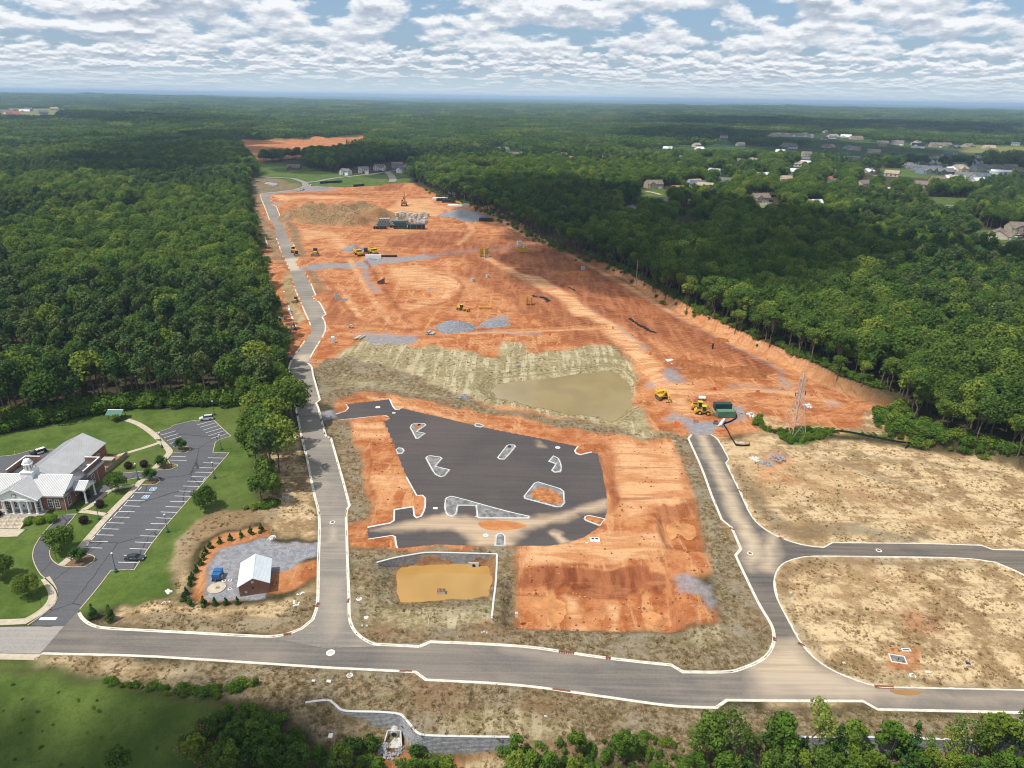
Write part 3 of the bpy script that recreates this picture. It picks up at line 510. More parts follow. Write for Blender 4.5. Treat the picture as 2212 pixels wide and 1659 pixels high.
# ------------------------------------------------------------------ materials
def new_mat(name):
    m = bpy.data.materials.new(name); m.use_nodes = True; nt = NT(m.node_tree); nt.n.clear()
    out = nt.node('ShaderNodeOutputMaterial'); return m, nt, out
def pbsdf(nt, out, col, rough=0.9, spec=0.2, metal=0.0, normal=None):
    b = nt.node('ShaderNodeBsdfPrincipled', {'Roughness': rough, 'Specular IOR Level': spec, 'Metallic': metal})
    if isinstance(col, bpy.types.NodeSocket): nt.l.new(col, b.inputs['Base Color'])
    else: b.inputs['Base Color'].default_value = (*col, 1)
    if normal: nt.l.new(normal, b.inputs['Normal'])
    nt.l.new(b.outputs[0], out.inputs[0]); return b
_M = {}
def M(name, col, rough=0.7, spec=0.3, metal=0.0, vary=0.12, scale=1.5):
    """painted or plain surface with a little grain and wear"""
    if name in _M: return _M[name]
    m, nt, out = new_mat(name); p = nt.node('ShaderNodeTexCoord').outputs['Object']
    n = nt.noise(p, scale, 5.0, 0.65)
    c = nt.mix(nt.ramp(n, 0.3, 0.75), tuple(min(1, x * (1 - vary * 1.6)) for x in col), tuple(min(1, x * (1 + vary)) for x in col))
    b = nt.node('ShaderNodeBump', {'Height': n, 'Strength': 0.15, 'Distance': 0.03})
    pbsdf(nt, out, c, rough, spec, metal, b.outputs[0]); _M[name] = m; return m
def mat_ground():
    m, nt, out = new_mat('ground_land'); pos = nt.node('ShaderNodeNewGeometry').outputs['Position']
    at = {}
    for a, ks in (('wa', LAYERS[0:4]), ('wb', LAYERS[4:8]), ('wc', LAYERS[8:11])):
        n = nt.node('ShaderNodeAttribute', attribute_name=a); s = nt.node('ShaderNodeSeparateColor', {0: n.outputs['Color']})
        for i, k in enumerate(ks): at[k] = s.outputs[i] if i < 3 else n.outputs['Alpha']
    big = nt.noise(pos, 0.016, 7, 0.62, 0.2); mid = nt.noise(pos, 0.10, 8, 0.68, 0.15); fine = nt.noise(pos, 0.62, 8, 0.78); tiny = nt.noise(pos, 3.4, 3, 0.7)
    stx = nt.noise(nt.mapping(pos, (0.045, 0.26, 0.2), (0, 0, R(-8))), 1.0, 7, 0.66, 0.35)      # grading marks, across the site
    sty = nt.noise(nt.mapping(pos, (0.24, 0.035, 0.2), (0, 0, R(-22))), 1.0, 7, 0.66, 0.3)      # wheel tracks, along the site
    rill = nt.noise(nt.mapping(pos, (0.32, 0.028, 0.1), (0, 0, R(6))), 1.0, 3, 0.6, 0.1)
    def wave(ang, sc, dist):
        w_ = nt.node('ShaderNodeTexWave', {'Vector': nt.mapping(pos, rot=(0, 0, R(ang))), 'Scale': sc, 'Distortion': dist, 'Detail': 3.0, 'Detail Scale': 0.25, 'Detail Roughness': 0.5}); return w_.outputs['Fac']
    trk = nt.ramp(wave(-24, 0.16, 9.0), 0.90, 0.99); trk2 = nt.ramp(wave(62, 0.11, 12.0), 0.92, 0.99)
    def c2(f, a, b, lo=0.3, hi=0.7): return nt.mix(nt.ramp(f, lo, hi), a, b)
    mul = lambda a, b: nt.math('MULTIPLY', a, b)
    # clay: orange with redder damp streaks, pale dried skins and wheel tracks
    clay = c2(mid, (0.315, 0.102, 0.034), (0.43, 0.180, 0.074), 0.42, 0.56)
    clay = nt.mix(mul(nt.ramp(stx, 0.52, 0.62), 0.65), clay, (0.205, 0.058, 0.019)); clay = nt.mix(mul(nt.ramp(sty, 0.53, 0.60), 0.6), clay, (0.54, 0.285, 0.130)); clay = nt.mix(mul(nt.ramp(big, 0.53, 0.58), 0.4), clay, (0.50, 0.245, 0.105))
    far_ = nt.ramp(nt.node('ShaderNodeSeparateXYZ', {0: pos}).outputs[1], 190.0, 260.0); trk = mul(trk, far_); trk2 = mul(trk2, far_)
    clay = nt.mix(mul(nt.ramp(fine, 0.53, 0.63), 0.45), clay, (0.225, 0.066, 0.023)); clay = nt.mix(mul(nt.ramp(fine, 0.47, 0.38), 0.45), clay, (0.56, 0.29, 0.135))
    clay = nt.mix(mul(trk, mul(nt.ramp(sty, 0.46, 0.60), 0.6)), clay, (0.18, 0.052, 0.018)); clay = nt.mix(mul(trk2, mul(nt.ramp(mid, 0.46, 0.60), 0.5)), clay, (0.58, 0.36, 0.20))
    pale = c2(stx, (0.44, 0.205, 0.088), (0.62, 0.37, 0.19), 0.40, 0.56); pale = nt.mix(mul(nt.ramp(mid, 0.53, 0.62), 0.5), pale, (0.36, 0.125, 0.045)); pale = nt.mix(mul(nt.ramp(fine, 0.53, 0.63), 0.35), pale, (0.33, 0.125, 0.05)); pale = nt.mix(mul(trk, 0.45), pale, (0.36, 0.16, 0.075))
    dark = c2(sty, (0.15, 0.042, 0.017), (0.28, 0.095, 0.040), 0.40, 0.60); dark = nt.mix(mul(nt.ramp(stx, 0.54, 0.62), 0.55), dark, (0.40, 0.175, 0.08)); dark = nt.mix(mul(trk2, 0.5), dark, (0.42, 0.2, 0.1))
    mat_ = c2(fine, (0.215, 0.172, 0.088), (0.40, 0.335, 0.20), 0.42, 0.60); mat_ = nt.mix(mul(nt.ramp(rill, 0.53, 0.58), 0.7), mat_, (0.48, 0.415, 0.27)); mat_ = nt.mix(mul(nt.ramp(rill, 0.46, 0.40), 0.4), mat_, (0.20, 0.165, 0.078)); zb = nt.noise(nt.xyz(nt.math('MULTIPLY', nt.node('ShaderNodeSeparateXYZ', {0: pos}).outputs[2], 1.5), nt.math('MULTIPLY', big, 2.0)), 1.0, 3, 0.6); mat_ = nt.mix(mul(nt.ramp(zb, 0.48, 0.58), 0.65), mat_, (0.168, 0.138, 0.062)); mat_ = nt.mix(mul(nt.ramp(stx, 0.52, 0.60), 0.4), mat_, (0.18, 0.155, 0.072)); mat_ = nt.mix(mul(nt.ramp(mid, 0.52, 0.62), 0.4), mat_, (0.42, 0.37, 0.23))
    olive = c2(fine, (0.098, 0.071, 0.034), (0.265, 0.203, 0.126), 0.41, 0.60); olive = nt.mix(mul(nt.ramp(mid, 0.50, 0.60), 0.6), olive, (0.245, 0.215, 0.155)); olive = nt.mix(mul(nt.ramp(stx, 0.52, 0.62), 0.5), olive, (0.128, 0.102, 0.042)); olive = nt.mix(mul(nt.ramp(big, 0.50, 0.58), 0.55), olive, (0.20, 0.115, 0.060))
    tan = c2(mid, (0.27, 0.180, 0.090), (0.54, 0.40, 0.23), 0.43, 0.55); tan = nt.mix(mul(nt.ramp(stx, 0.50, 0.60), 0.6), tan, (0.225, 0.142, 0.066)); tan = nt.mix(mul(nt.ramp(fine, 0.51, 0.60), 0.75), tan, (0.175, 0.115, 0.055)); tan = nt.mix(mul(nt.ramp(big, 0.52, 0.62), 0.45), tan, (0.40, 0.25, 0.125)); tan = nt.mix(mul(nt.ramp(fine, 0.47, 0.36), 0.5), tan, (0.60, 0.47, 0.30))
    lawn = c2(mid, (0.058, 0.096, 0.017), (0.100, 0.142, 0.030), 0.38, 0.62); lawn = nt.mix(mul(nt.ramp(fine, 0.48, 0.62), 0.5), lawn, (0.044, 0.075, 0.015)); lawn = nt.mix(mul(nt.ramp(big, 0.50, 0.62), 0.4), lawn, (0.125, 0.145, 0.045))
    gravel = c2(fine, (0.17, 0.172, 0.185), (0.27, 0.27, 0.285), 0.4, 0.6); gravel = nt.mix(mul(nt.ramp(tiny, 0.5, 0.7), 0.4), gravel, (0.34, 0.34, 0.35)); gravel = nt.mix(mul(nt.ramp(stx, 0.53, 0.64), 0.4), gravel, (0.33, 0.23, 0.15))
    soil = c2(fine, (0.115, 0.072, 0.034), (0.29, 0.195, 0.10), 0.40, 0.60); soil = nt.mix(mul(nt.ramp(mid, 0.5, 0.6), 0.6), soil, (0.32, 0.20, 0.095))
    field = c2(mid, (0.125, 0.15, 0.036), (0.235, 0.215, 0.075))
    canopy = c2(mid, (0.020, 0.042, 0.012), (0.078, 0.118, 0.032), 0.40, 0.60); canopy = nt.mix(mul(nt.ramp(nt.noise(pos, 0.0016, 4, 0.6), 0.50, 0.66), 0.6), canopy, (0.022, 0.042, 0.018))
    floor_ = c2(fine, (0.022, 0.026, 0.010), (0.085, 0.065, 0.034))
    col = floor_
    tot = nt.math('ADD', 0.0001, 0.0)
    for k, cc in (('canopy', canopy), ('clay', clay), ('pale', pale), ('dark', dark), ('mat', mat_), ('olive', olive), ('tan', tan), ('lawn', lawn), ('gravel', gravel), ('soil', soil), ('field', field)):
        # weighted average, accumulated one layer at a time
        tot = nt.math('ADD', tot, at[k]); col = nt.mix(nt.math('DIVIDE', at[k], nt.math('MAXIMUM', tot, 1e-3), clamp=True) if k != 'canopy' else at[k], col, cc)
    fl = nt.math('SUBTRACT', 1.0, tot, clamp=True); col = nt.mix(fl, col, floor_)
    col = nt.mix(0.25, col, nt.mix(nt.ramp(tiny, 0.3, 0.7), (0.55, 0.55, 0.55), (1.35, 1.35, 1.35)), 'MULTIPLY')
    bp = nt.node('ShaderNodeBump', {'Height': fine, 'Strength': 0.45, 'Distance': 0.22})
    pbsdf(nt, out, col, 0.95, 0.08, 0, bp.outputs[0]); return m
def mat_asphalt(name, base, dust, ang, amount, seed=0.0, crack=False):
    m, nt, out = new_mat(name); pos = nt.node('ShaderNodeNewGeometry').outputs['Position']
    st = nt.noise(nt.mapping(pos, (0.03, 0.8, 1), (0, 0, -ang), (seed, seed, 0)), 1.0, 5, 0.62, 0.5); big = nt.noise(nt.mapping(pos, loc=(seed * 3, 0, 0)), 0.035, 4, 0.6, 0.4); fine = nt.noise(pos, 1.8, 4, 0.7)
    c = nt.mix(nt.ramp(fine, 0.3, 0.7), tuple(x * 0.86 for x in base), tuple(x * 1.15 for x in base))
    f = nt.math('ADD', nt.math('MULTIPLY', nt.ramp(st, 0.30, 0.74), amount), nt.math('MULTIPLY', nt.ramp(big, 0.36, 0.70), amount * 0.8), clamp=True)
    da = nt.node('ShaderNodeAttribute', attribute_name='dust').outputs['Fac']; f = nt.math('MAXIMUM', f, nt.math('MULTIPLY', da, nt.math('MULTIPLY_ADD', nt.ramp(st, 0.30, 0.66), 0.3, 0.7)))
    c = nt.mix(f, c, dust)
    if crack:
        vo = nt.node('ShaderNodeTexVoronoi', {'Vector': nt.mapping(nt.node('ShaderNodeVectorMath', {0: pos, 1: nt.node('ShaderNodeTexNoise', {'Vector': pos, 'Scale': 0.35, 'Detail': 3.0}).outputs['Color']}, operation='ADD').outputs[0], (0.085, 0.05, 0.05)), 'Scale': 1.0}, feature='DISTANCE_TO_EDGE')
        c = nt.mix(nt.math('MULTIPLY', nt.ramp(vo.outputs[0], 0.012, 0.004), 0.7), c, (0.018, 0.018, 0.02))
    bp = nt.node('ShaderNodeBump', {'Height': fine, 'Strength': 0.2, 'Distance': 0.03})
    pbsdf(nt, out, c, 0.85, 0.25, 0, bp.outputs[0]); return m
def mat_leaf(name, c0, c1, c2, trans=0.36):
    """foliage: colour shifts per tree and per clump"""
    if name in _M: return _M[name]
    m, nt, out = new_mat(name); oi = nt.node('ShaderNodeObjectInfo').outputs['Random']; t = nt.node('ShaderNodeAttribute', attribute_name='tint').outputs['Fac']
    c = nt.mix(oi, c0, c1); c = nt.mix(nt.math('MULTIPLY', nt.ramp(nt.math('FRACT', nt.math('MULTIPLY', oi, 7.31)), 0.62, 1.0), 0.9), c, c2)
    c = nt.mix(1.0, c, nt.mix(t, (0.60, 0.60, 0.60), (1.75, 1.7, 1.5)), 'MULTIPLY')
    d = nt.node('ShaderNodeBsdfDiffuse', {'Color': c}); tr = nt.node('ShaderNodeBsdfTranslucent', {'Color': nt.mix(0.5, c, (0.14, 0.20, 0.03))})
    s = nt.node('ShaderNodeMixShader', {0: trans}); nt.l.new(d.outputs[0], s.inputs[1]); nt.l.new(tr.outputs[0], s.inputs[2]); nt.l.new(s.outputs[0], out.inputs[0])
    _M[name] = m; return m
def mat_water(name, col, rough=0.06):
    m, nt, out = new_mat(name); pos = nt.node('ShaderNodeNewGeometry').outputs['Position']; n = nt.noise(pos, 1.4, 3, 0.6); big = nt.noise(pos, 0.06, 3, 0.5, 0.5)
    c = nt.mix(nt.ramp(big, 0.3, 0.7), tuple(x * 0.9 for x in col), tuple(min(1, x * 1.08) for x in col))
    bp = nt.node('ShaderNodeBump', {'Height': n, 'Strength': 0.05, 'Distance': 0.02})
    pbsdf(nt, out, c, rough, 0.5, 0, bp.outputs[0]); return m
def mat_brick(name, c0, c1, mortar):
    if name in _M: return _M[name]
    m, nt, out = new_mat(name); p = nt.node('ShaderNodeTexCoord').outputs['Object']; s = nt.node('ShaderNodeSeparateXYZ', {0: p})
    v = nt.xyz(nt.math('ADD', s.outputs[0], s.outputs[1]), s.outputs[2], 0.0)
    b = nt.node('ShaderNodeTexBrick', {'Vector': v, 'Scale': 1.0, 'Color1': (*c0, 1), 'Color2': (*c1, 1), 'Mortar': (*mortar, 1), 'Mortar Size': 0.01, 'Brick Width': 0.22, 'Row Height': 0.075})
    n = nt.noise(p, 0.6, 4, 0.6); c = nt.mix(0.35, b.outputs[0], nt.mix(nt.ramp(n, 0.3, 0.7), (0.6, 0.6, 0.6), (1.25, 1.2, 1.15)), 'MULTIPLY')
    pbsdf(nt, out, c, 0.9, 0.15); _M[name] = m; return m
CONC = M('kerb_concrete', (0.66, 0.61, 0.51), 0.85, 0.2, 0, 0.16, 0.7); CONC_NEW = M('fresh_kerb_concrete', (0.72, 0.71, 0.68), 0.85, 0.2, 0, 0.08, 0.7)
PAVE = M('path_concrete', (0.47, 0.40, 0.30), 0.9, 0.15, 0, 0.1, 0.9); PAINT = M('road_paint', (0.78, 0.78, 0.77), 0.7, 0.3, 0, 0.08, 2.0)
WHITE = M('white_paint', (0.78, 0.78, 0.78), 0.5, 0.4, 0, 0.05); METALROOF = M('metal_roof', (0.46, 0.46, 0.46), 0.5, 0.4, 0.0, 0.06, 0.3); METALROOF2 = M('white_metal_roof', (0.66, 0.70, 0.73), 0.45, 0.4, 0.0, 0.05, 0.3)
BRICK = mat_brick('red_brick', (0.215, 0.070, 0.042), (0.27, 0.098, 0.060), (0.30, 0.23, 0.18)); GLASS = M('window_glass', (0.030, 0.038, 0.045), 0.12, 0.6, 0.0, 0.3, 0.3)
BLACK = M('black_paint', (0.018, 0.018, 0.020), 0.4, 0.4); RUBBER = M('tyre_rubber', (0.022, 0.021, 0.020), 0.9, 0.2, 0, 0.3); YELLOW = M('machine_yellow', (0.68, 0.40, 0.035), 0.5, 0.4, 0, 0.14); STEEL = M('bare_steel', (0.24, 0.235, 0.225), 0.5, 0.5, 0.5); RUST = M('rusty_steel', (0.21, 0.095, 0.050), 0.9, 0.2, 0, 0.3)
PIPEC = M('concrete_pipe', (0.50, 0.48, 0.44), 0.9, 0.15, 0, 0.15); DARKGLASS = M('cab_glass', (0.02, 0.025, 0.03), 0.08, 0.6); STONE = M('riprap_stone', (0.36, 0.36, 0.365), 0.9, 0.15, 0, 0.25, 2.0); SILT = M('silt_fabric', (0.020, 0.020, 0.022), 0.8, 0.2, 0, 0.3); ORANGE = M('orange_plastic', (0.70, 0.15, 0.045), 0.6, 0.3, 0, 0.15); BARK = M('bark', (0.155, 0.125, 0.095), 0.95, 0.1, 0, 0.3, 2.0)
GLAVEL = M('loose_gravel', (0.235, 0.24, 0.255), 0.95, 0.1, 0, 0.3, 1.2)
build_ground()
# ------------------------------------------------------------------ roads, kerbs, lots
def sheet(name, poly, z, mat, res=None):
    """flat polygon, filled"""
    bm = bmesh.new(); vs = [bm.verts.new((x, y, z)) for x, y in poly]; f = bm.faces.new(vs)
    bmesh.ops.triangulate(bm, faces=[f]); bmesh.ops.recalc_face_normals(bm, faces=bm.faces)
    for q in bm.faces:
        if q.normal.z < 0: q.normal_flip()
    me = bpy.data.meshes.new(name); bm.to_mesh(me); bm.free(); me.materials.append(mat)
    o = bpy.data.objects.new(name, me); COL.objects.link(o); return o
ASP_S = mat_asphalt('asphalt_street', (0.105, 0.098, 0.093), (0.46, 0.365, 0.265), R(-3), 0.23)
ASP_L = mat_asphalt('asphalt_long_road', (0.150, 0.138, 0.126), (0.48, 0.395, 0.29), R(107), 0.29, 3.0)
ASP_E = mat_asphalt('asphalt_east_road', (0.066, 0.063, 0.063), (0.50, 0.39, 0.265), R(113), 0.16, 7.0)
ASP_N = mat_asphalt('asphalt_new_lot', (0.060, 0.053, 0.054), (0.62, 0.45, 0.29), R(-14), 0.04, 11.0)
ASP_C = mat_asphalt('asphalt_car_park', (0.085, 0.085, 0.093), (0.14, 0.137, 0.14), R(50), 0.30, 5.0, True)
ASP_O = mat_asphalt('asphalt_worn', (0.25, 0.23, 0.21), (0.36, 0.33, 0.28), R(10), 0.5, 9.0)
DUST = [(.95, 2.5, zz('E', (170, 500), (260, 500), (430, 860), (570, 1170), (700, 1370), (780, 1560), (640, 1690), (590, 1500), (470, 1200), (320, 850))), (.9, 3, zz('E', (690, 1700), (790, 1370), (905, 1390), (900, 1700))), (.9, 4, zz('H', (-200, 740), (40, 560), (230, 540), (430, 740), (720, 880), (1000, 970), (1320, 990), (1420, 1050), (900, 1110), (300, 1060), (-100, 1070))), (.6, 3, zz('H', (1300, 990), (2300, 1000), (2300, 1090), (1500, 1110))),
 (1, 4, P((595, 590), (670, 580), (660, 555), (600, 560))), (.9, 3, zz('N', (380, 770), (540, 750), (530, 680), (410, 690))), (.6, 3, zz('G', (0, 590), (300, 625), (900, 705), (1000, 745), (600, 745), (200, 690), (0, 650))), (.6, 2, zz('G', (380, 930), (780, 1005), (800, 1030), (500, 990))), (.75, 2, zz('C', (660, 1290), (760, 1300), (780, 1440), (690, 1460))), (.5, 4, zz('F', (600, 0), (850, 0), (850, 350), (760, 560), (650, 560), (580, 380)))]
LOTDUST = [(.72, 2.2, zz('D', (-400, 1225), (-260, 1205), (40, 1238), (420, 1240), (700, 1215), (960, 1130), (1160, 1070), (1160, 1150), (1040, 1180), (900, 1200), (760, 1260), (600, 1290), (460, 1330), (330, 1420), (300, 1490), (0, 1490), (-60, 1400), (-180, 1340), (-600, 1340), (-900, 1345), (-640, 1290))), (.9, 1.5, zz('D', (640, 1350), (700, 1340), (830, 1440), (770, 1455))), (.4, 1.5, zz('D', (520, 570), (560, 570), (620, 630), (560, 625)))]
def fine_sheet(name, poly, z, mat, dust, tgt=2.2):
    o = sheet(name, poly, z, mat); bm = bmesh.new(); bm.from_mesh(o.data)
    for _ in range(9):
        e = [q for q in bm.edges if q.calc_length() > tgt * (1 if q.verts[0].co.y < 320 else 4)]
        if not e or len(bm.faces) > 70000: break
        bmesh.ops.subdivide_edges(bm, edges=e, cuts=1); bmesh.ops.triangulate(bm, faces=[f for f in bm.faces if len(f.verts) > 3])
    bm.to_mesh(o.data); bm.free(); n = len(o.data.vertices); co = np.zeros(n * 3, np.float32); o.data.vertices.foreach_get('co', co); co = co.reshape(-1, 3); X, Y = co[:, 0].astype(float), co[:, 1].astype(float); X = X + (fbm(X / 3, Y / 3, 91, 3) - .5) * 3; Y = Y + (fbm(X / 3 + 9, Y / 3, 92, 3) - .5) * 3; d = np.zeros(n)
    for st, soft, px in dust: d = np.maximum(d, st * sstep(sdist(flats(px), X, Y, soft + 3), -soft, soft))
    a = o.data.attributes.new('dust', 'FLOAT', 'POINT'); a.data.foreach_set('value', d.astype(np.float32)); return o
for nm, poly, z, m in (('south_street', W['south'], 0.020, ASP_S), ('long_road', W['long'], 0.026, ASP_L), ('east_road', W['east'], 0.030, ASP_E)): struct(fine_sheet(nm, poly, z, m, DUST))
struct(fine_sheet('new_parking_lot', LOTw, 0.030, ASP_N, LOTDUST, 1.2))
for nm, poly, z, m in (('town_hall_car_park', CPw, 0.028, ASP_C), ('rear_drive', BLw, 0.026, ASP_C), ('old_street', ORw, 0.034, ASP_O)): struct(sheet(nm, poly, z, m))
def offset(line, d, closed=False):
    """parallel polyline at distance d to the left, with mitred corners"""
    P_ = np.asarray(line, float); n = len(P_); out = []
    for i in range(n):
        a = P_[i - 1] if (i > 0 or closed) else None; b = P_[i]; c = P_[(i + 1) % n] if (i < n - 1 or closed) else None
        ns = []
        for s_, e_ in ((a, b), (b, c)):
            if s_ is None or e_ is None: continue
            t = e_ - s_; L = np.hypot(*t)
            if L > 1e-6: ns.append(np.array([-t[1], t[0]]) / L)
        m_ = sum(ns); L = np.hypot(*m_); m_ = m_ / max(L, 1e-6); k = 1.0 / max(0.45, float(m_ @ ns[0]))
        out.append(tuple(b + m_ * d * k))
    return out
def smooth_line(pts, it=1, closed=False, keep=24):
    """round only the gentle bends; sharp notches stay"""
    for _ in range(it):
        q = []; n = len(pts)
        for i in range(n):
            if not closed and i in (0, n - 1): q.append(pts[i]); continue
            a, b, c = (np.array(pts[(i + j) % n]) for j in (-1, 0, 1)); t0 = b - a; t1 = c - b
            cs = (t0 @ t1) / (np.hypot(*t0) * np.hypot(*t1) + 1e-9)
            if cs < math.cos(R(keep)) or cs > 0.9995: q.append(tuple(b))
            else: f = 0.25; q += [tuple(b - t0 * min(f, 4 / np.hypot(*t0))), tuple(b + t1 * min(f, 4 / np.hypot(*t1)))]
        pts = q
    return pts
def band(name, line, prof, mat, closed=False, zbase=0.0, parent=None):
    """sweep a cross profile (offset, z) along a ground line"""
    rows = [offset(line, d, closed) for d, _ in prof]; n = len(line); k = len(prof); V = []; F = []
    for i in range(n):
        for j, (d, z) in enumerate(prof): V.append((rows[j][i][0], rows[j][i][1], z + zbase))
    for i in range(n if closed else n - 1):
        for j in range(k - 1):
            a = i * k + j; b = ((i + 1) % n) * k + j; F.append((a, b, b + 1, a + 1))
    if not closed: F += [tuple(range(k - 1, -1, -1)), tuple((n - 1) * k + j for j in range(k))]
    me = bpy.data.meshes.new(name); me.from_pydata(V, [], F); me.update(); me.materials.append(mat)
    o = bpy.data.objects.new(name, me); COL.objects.link(o); o.parent = parent; return o
def kerb(line_px, side, mat=CONC, w=0.72, closed=False, world=False, name='kerb', h=0.15):
    """side = +1 when the road lies to the left of the line's direction"""
    L = smooth_line(list(line_px) if world else flats(line_px), 2, closed); s = side
    prof = [(0.5 * w * s, -0.05), (0.5 * w * s, 0.045), (0.0, 0.05), (-0.03 * s, h), (-0.42 * w * s, h + 0.01), (-0.5 * w * s, h - 0.02), (-0.5 * w * s, -0.10)]
    return struct(band(name, L, prof, mat, closed))
for L in (LR_W1, LR_W2, LR_W3): kerb(L, -1)
for L in (LR_E1, LR_E2, LR_E3, LR_E4, LR_E5, SS_N): kerb(L, 1 if L is not SS_N else -1)
kerb(ER_W, -1); kerb(ER_E, -1 if False else 1); kerb(EB, 1); kerb(SS_S, 1)
# kerbs of the new parking lot: the edge pieces that are kerbed, then the islands
def area(p): return sum(p[i][0] * p[(i + 1) % len(p)][1] - p[(i + 1) % len(p)][0] * p[i][1] for i in range(len(p)))
for a, b in ((0, 4), (4, 9), (13, 18), (31, 36), (36, 49), (53, 59)):
    seg = LOT[a:b]
    if len(seg) > 1: kerb(seg, -1 if area(LOTw) < 0 else 1, CONC_NEW, 0.42)
ISLE_FILL = M('island_gravel', (0.235, 0.23, 0.225), 0.95, 0.1, 0, 0.35, 0.5); ISLE_CLAY = M('island_clay', (0.42, 0.17, 0.065), 0.95, 0.1, 0, 0.3, 0.6)
for i, px in enumerate(ISLES):
    w_ = flats(px); s_ = 1 if area(w_) < 0 else -1
    struct(sheet('traffic_island', offset(w_, 0.1 * s_, True), 0.10 if i not in (6,) else 0.09, ISLE_CLAY if i in (6,) else ISLE_FILL))
    kerb(px, s_, CONC_NEW, 0.42, True, name='island_kerb')
# ------------------------------------------------------------------ water
WAT1 = mat_water('pond_water', (0.27, 0.205, 0.095)); WAT2 = mat_water('muddy_water', (0.38, 0.22, 0.062)); WAT3 = mat_water('clear_water', (0.16, 0.17, 0.14))
tw = [(x * 1.0, y) for x, y in offset(P1w, -4.0 if area(P1w) > 0 else 4.0, True)]
struct(sheet('pond_water', tw, -4.0, WAT1)); tw = offset(P2w, -2.6 if area(P2w) > 0 else 2.6, True); struct(sheet('basin_water', tw, -2.9, WAT2))
# ------------------------------------------------------------------ foliage
LEAF = mat_leaf('leaf_broad', (0.052, 0.100, 0.022), (0.105, 0.168, 0.034), (0.185, 0.235, 0.042)); LEAF_PINE = mat_leaf('leaf_pine', (0.042, 0.086, 0.027), (0.072, 0.112, 0.038), (0.095, 0.118, 0.044), 0.12)
LEAF_YOUNG = mat_leaf('leaf_young', (0.075, 0.145, 0.022), (0.105, 0.185, 0.028), (0.16, 0.215, 0.032)); LEAF_DARK = mat_leaf('leaf_evergreen', (0.036, 0.080, 0.020), (0.045, 0.095, 0.022), (0.055, 0.11, 0.022), 0.1)
LEAF_RED = mat_leaf('leaf_purple', (0.022, 0.012, 0.020), (0.030, 0.016, 0.026), (0.034, 0.020, 0.026), 0.1); LEAF_FLOWER = mat_leaf('blossom', (0.38, 0.17, 0.11), (0.42, 0.20, 0.12), (0.34, 0.16, 0.10), 0.2)
def leaf_cloud(rs, centers, radii, n, ls, upb=0.25, jit=0.7, squash=1.0):
    """quads spread over the skins of many lobes; returns V, F, tint"""
    A = radii ** 2; k = rs.choice(len(centers), n, p=A / A.sum())
    u = rs.normal(size=(n, 3)); u[:, 2] += upb; u /= np.linalg.norm(u, axis=1)[:, None]
    pos = centers[k] + u * (radii[k] * rs.uniform(0.72, 1.06, n))[:, None] * np.array([1, 1, squash])
    nn = u + rs.normal(size=(n, 3)) * jit * 0.5; nn[:, 2] += 0.25; nn /= np.linalg.norm(nn, axis=1)[:, None]
    t = rs.normal(size=(n, 3)); t -= nn * (t * nn).sum(1)[:, None]; t /= np.linalg.norm(t, axis=1)[:, None]; b = np.cross(nn, t)
    s = (ls * rs.uniform(0.65, 1.35, n))[:, None] * 0.5; a = rs.uniform(0.6, 1.0, n)[:, None]
    V = np.stack([pos - t * s, pos - b * s * a + nn * s * 0.25, pos + t * s, pos + b * s * a + nn * s * 0.25], 1).reshape(-1, 3); F = np.arange(4 * n).reshape(n, 4)
    lob = rs.uniform(0, 1, len(centers)); tint = np.clip(0.5 + (lob[k] - 0.5) * 0.55 + rs.normal(size=n) * 0.16, 0, 1)
    return V, F, np.repeat(tint, 4)
def leaf_mesh(name, V, F, tint, mat):
    o = mesh_np(name, V, F, mat); a = o.data.attributes.new('tint', 'FLOAT', 'POINT'); a.data.foreach_set('value', tint.astype(np.float32))
    me = o.data; bpy.data.objects.remove(o); return me
def crown_lobes(rs, H, Rr, base, nl, lr=(0.30, 0.5), cone=False):
    cs = []; rr = []
    for i in range(nl):
        u = rs.normal(size=3); u /= np.linalg.norm(u); u[2] = u[2] if u[2] > -0.55 else -u[2]
        f = rs.uniform(0.45, 0.80); c = np.array([u[0] * Rr * f, u[1] * Rr * f, base + (H - base) * (0.50 + 0.44 * u[2] * f)])
        r = Rr * rs.uniform(*lr)
        if cone:
            t = rs.uniform(0, 1) ** 0.8; w_ = (1 - t) ** 0.8 * Rr; a = rs.uniform(0, 6.28); c = np.array([math.cos(a) * w_ * 0.6, math.sin(a) * w_ * 0.6, base + (H - base) * (0.08 + 0.86 * t)]); r = max(0.16 * Rr, w_ * 0.5)
        cs.append(c); rr.append(r)
    return np.array(cs), np.array(rr)
def trunk_mesh(name, rs, H, base, r, lobes, nb=5, lean=0.4):
    m = MB(); top = H * 0.72; pts = [Vector((0, 0, -0.5)), Vector((rs.uniform(-1, 1) * lean * .4, rs.uniform(-1, 1) * lean * .4, base * 0.55)), Vector((rs.uniform(-1, 1) * lean, rs.uniform(-1, 1) * lean, base)), Vector((rs.uniform(-1, 1) * lean, rs.uniform(-1, 1) * lean, top))]
    rad = [r * 1.25, r * 0.9, r * 0.75, r * 0.25]
    for i in range(3): m.cyl(pts[i], pts[i + 1], rad[i], rad[i + 1], 6)
    for i in range(min(nb, len(lobes))):
        c = Vector(lobes[i]); s_ = pts[1].lerp(pts[3], rs.uniform(0.25, 0.8)); m.cyl(s_, s_.lerp(c, 0.55) + Vector((0, 0, 0.3)), r * 0.42, r * 0.25, 5); m.cyl(s_.lerp(c, 0.55) + Vector((0, 0, 0.3)), c, r * 0.25, r * 0.08, 4)
    return m.build(name, BARK, None, data_only=True)
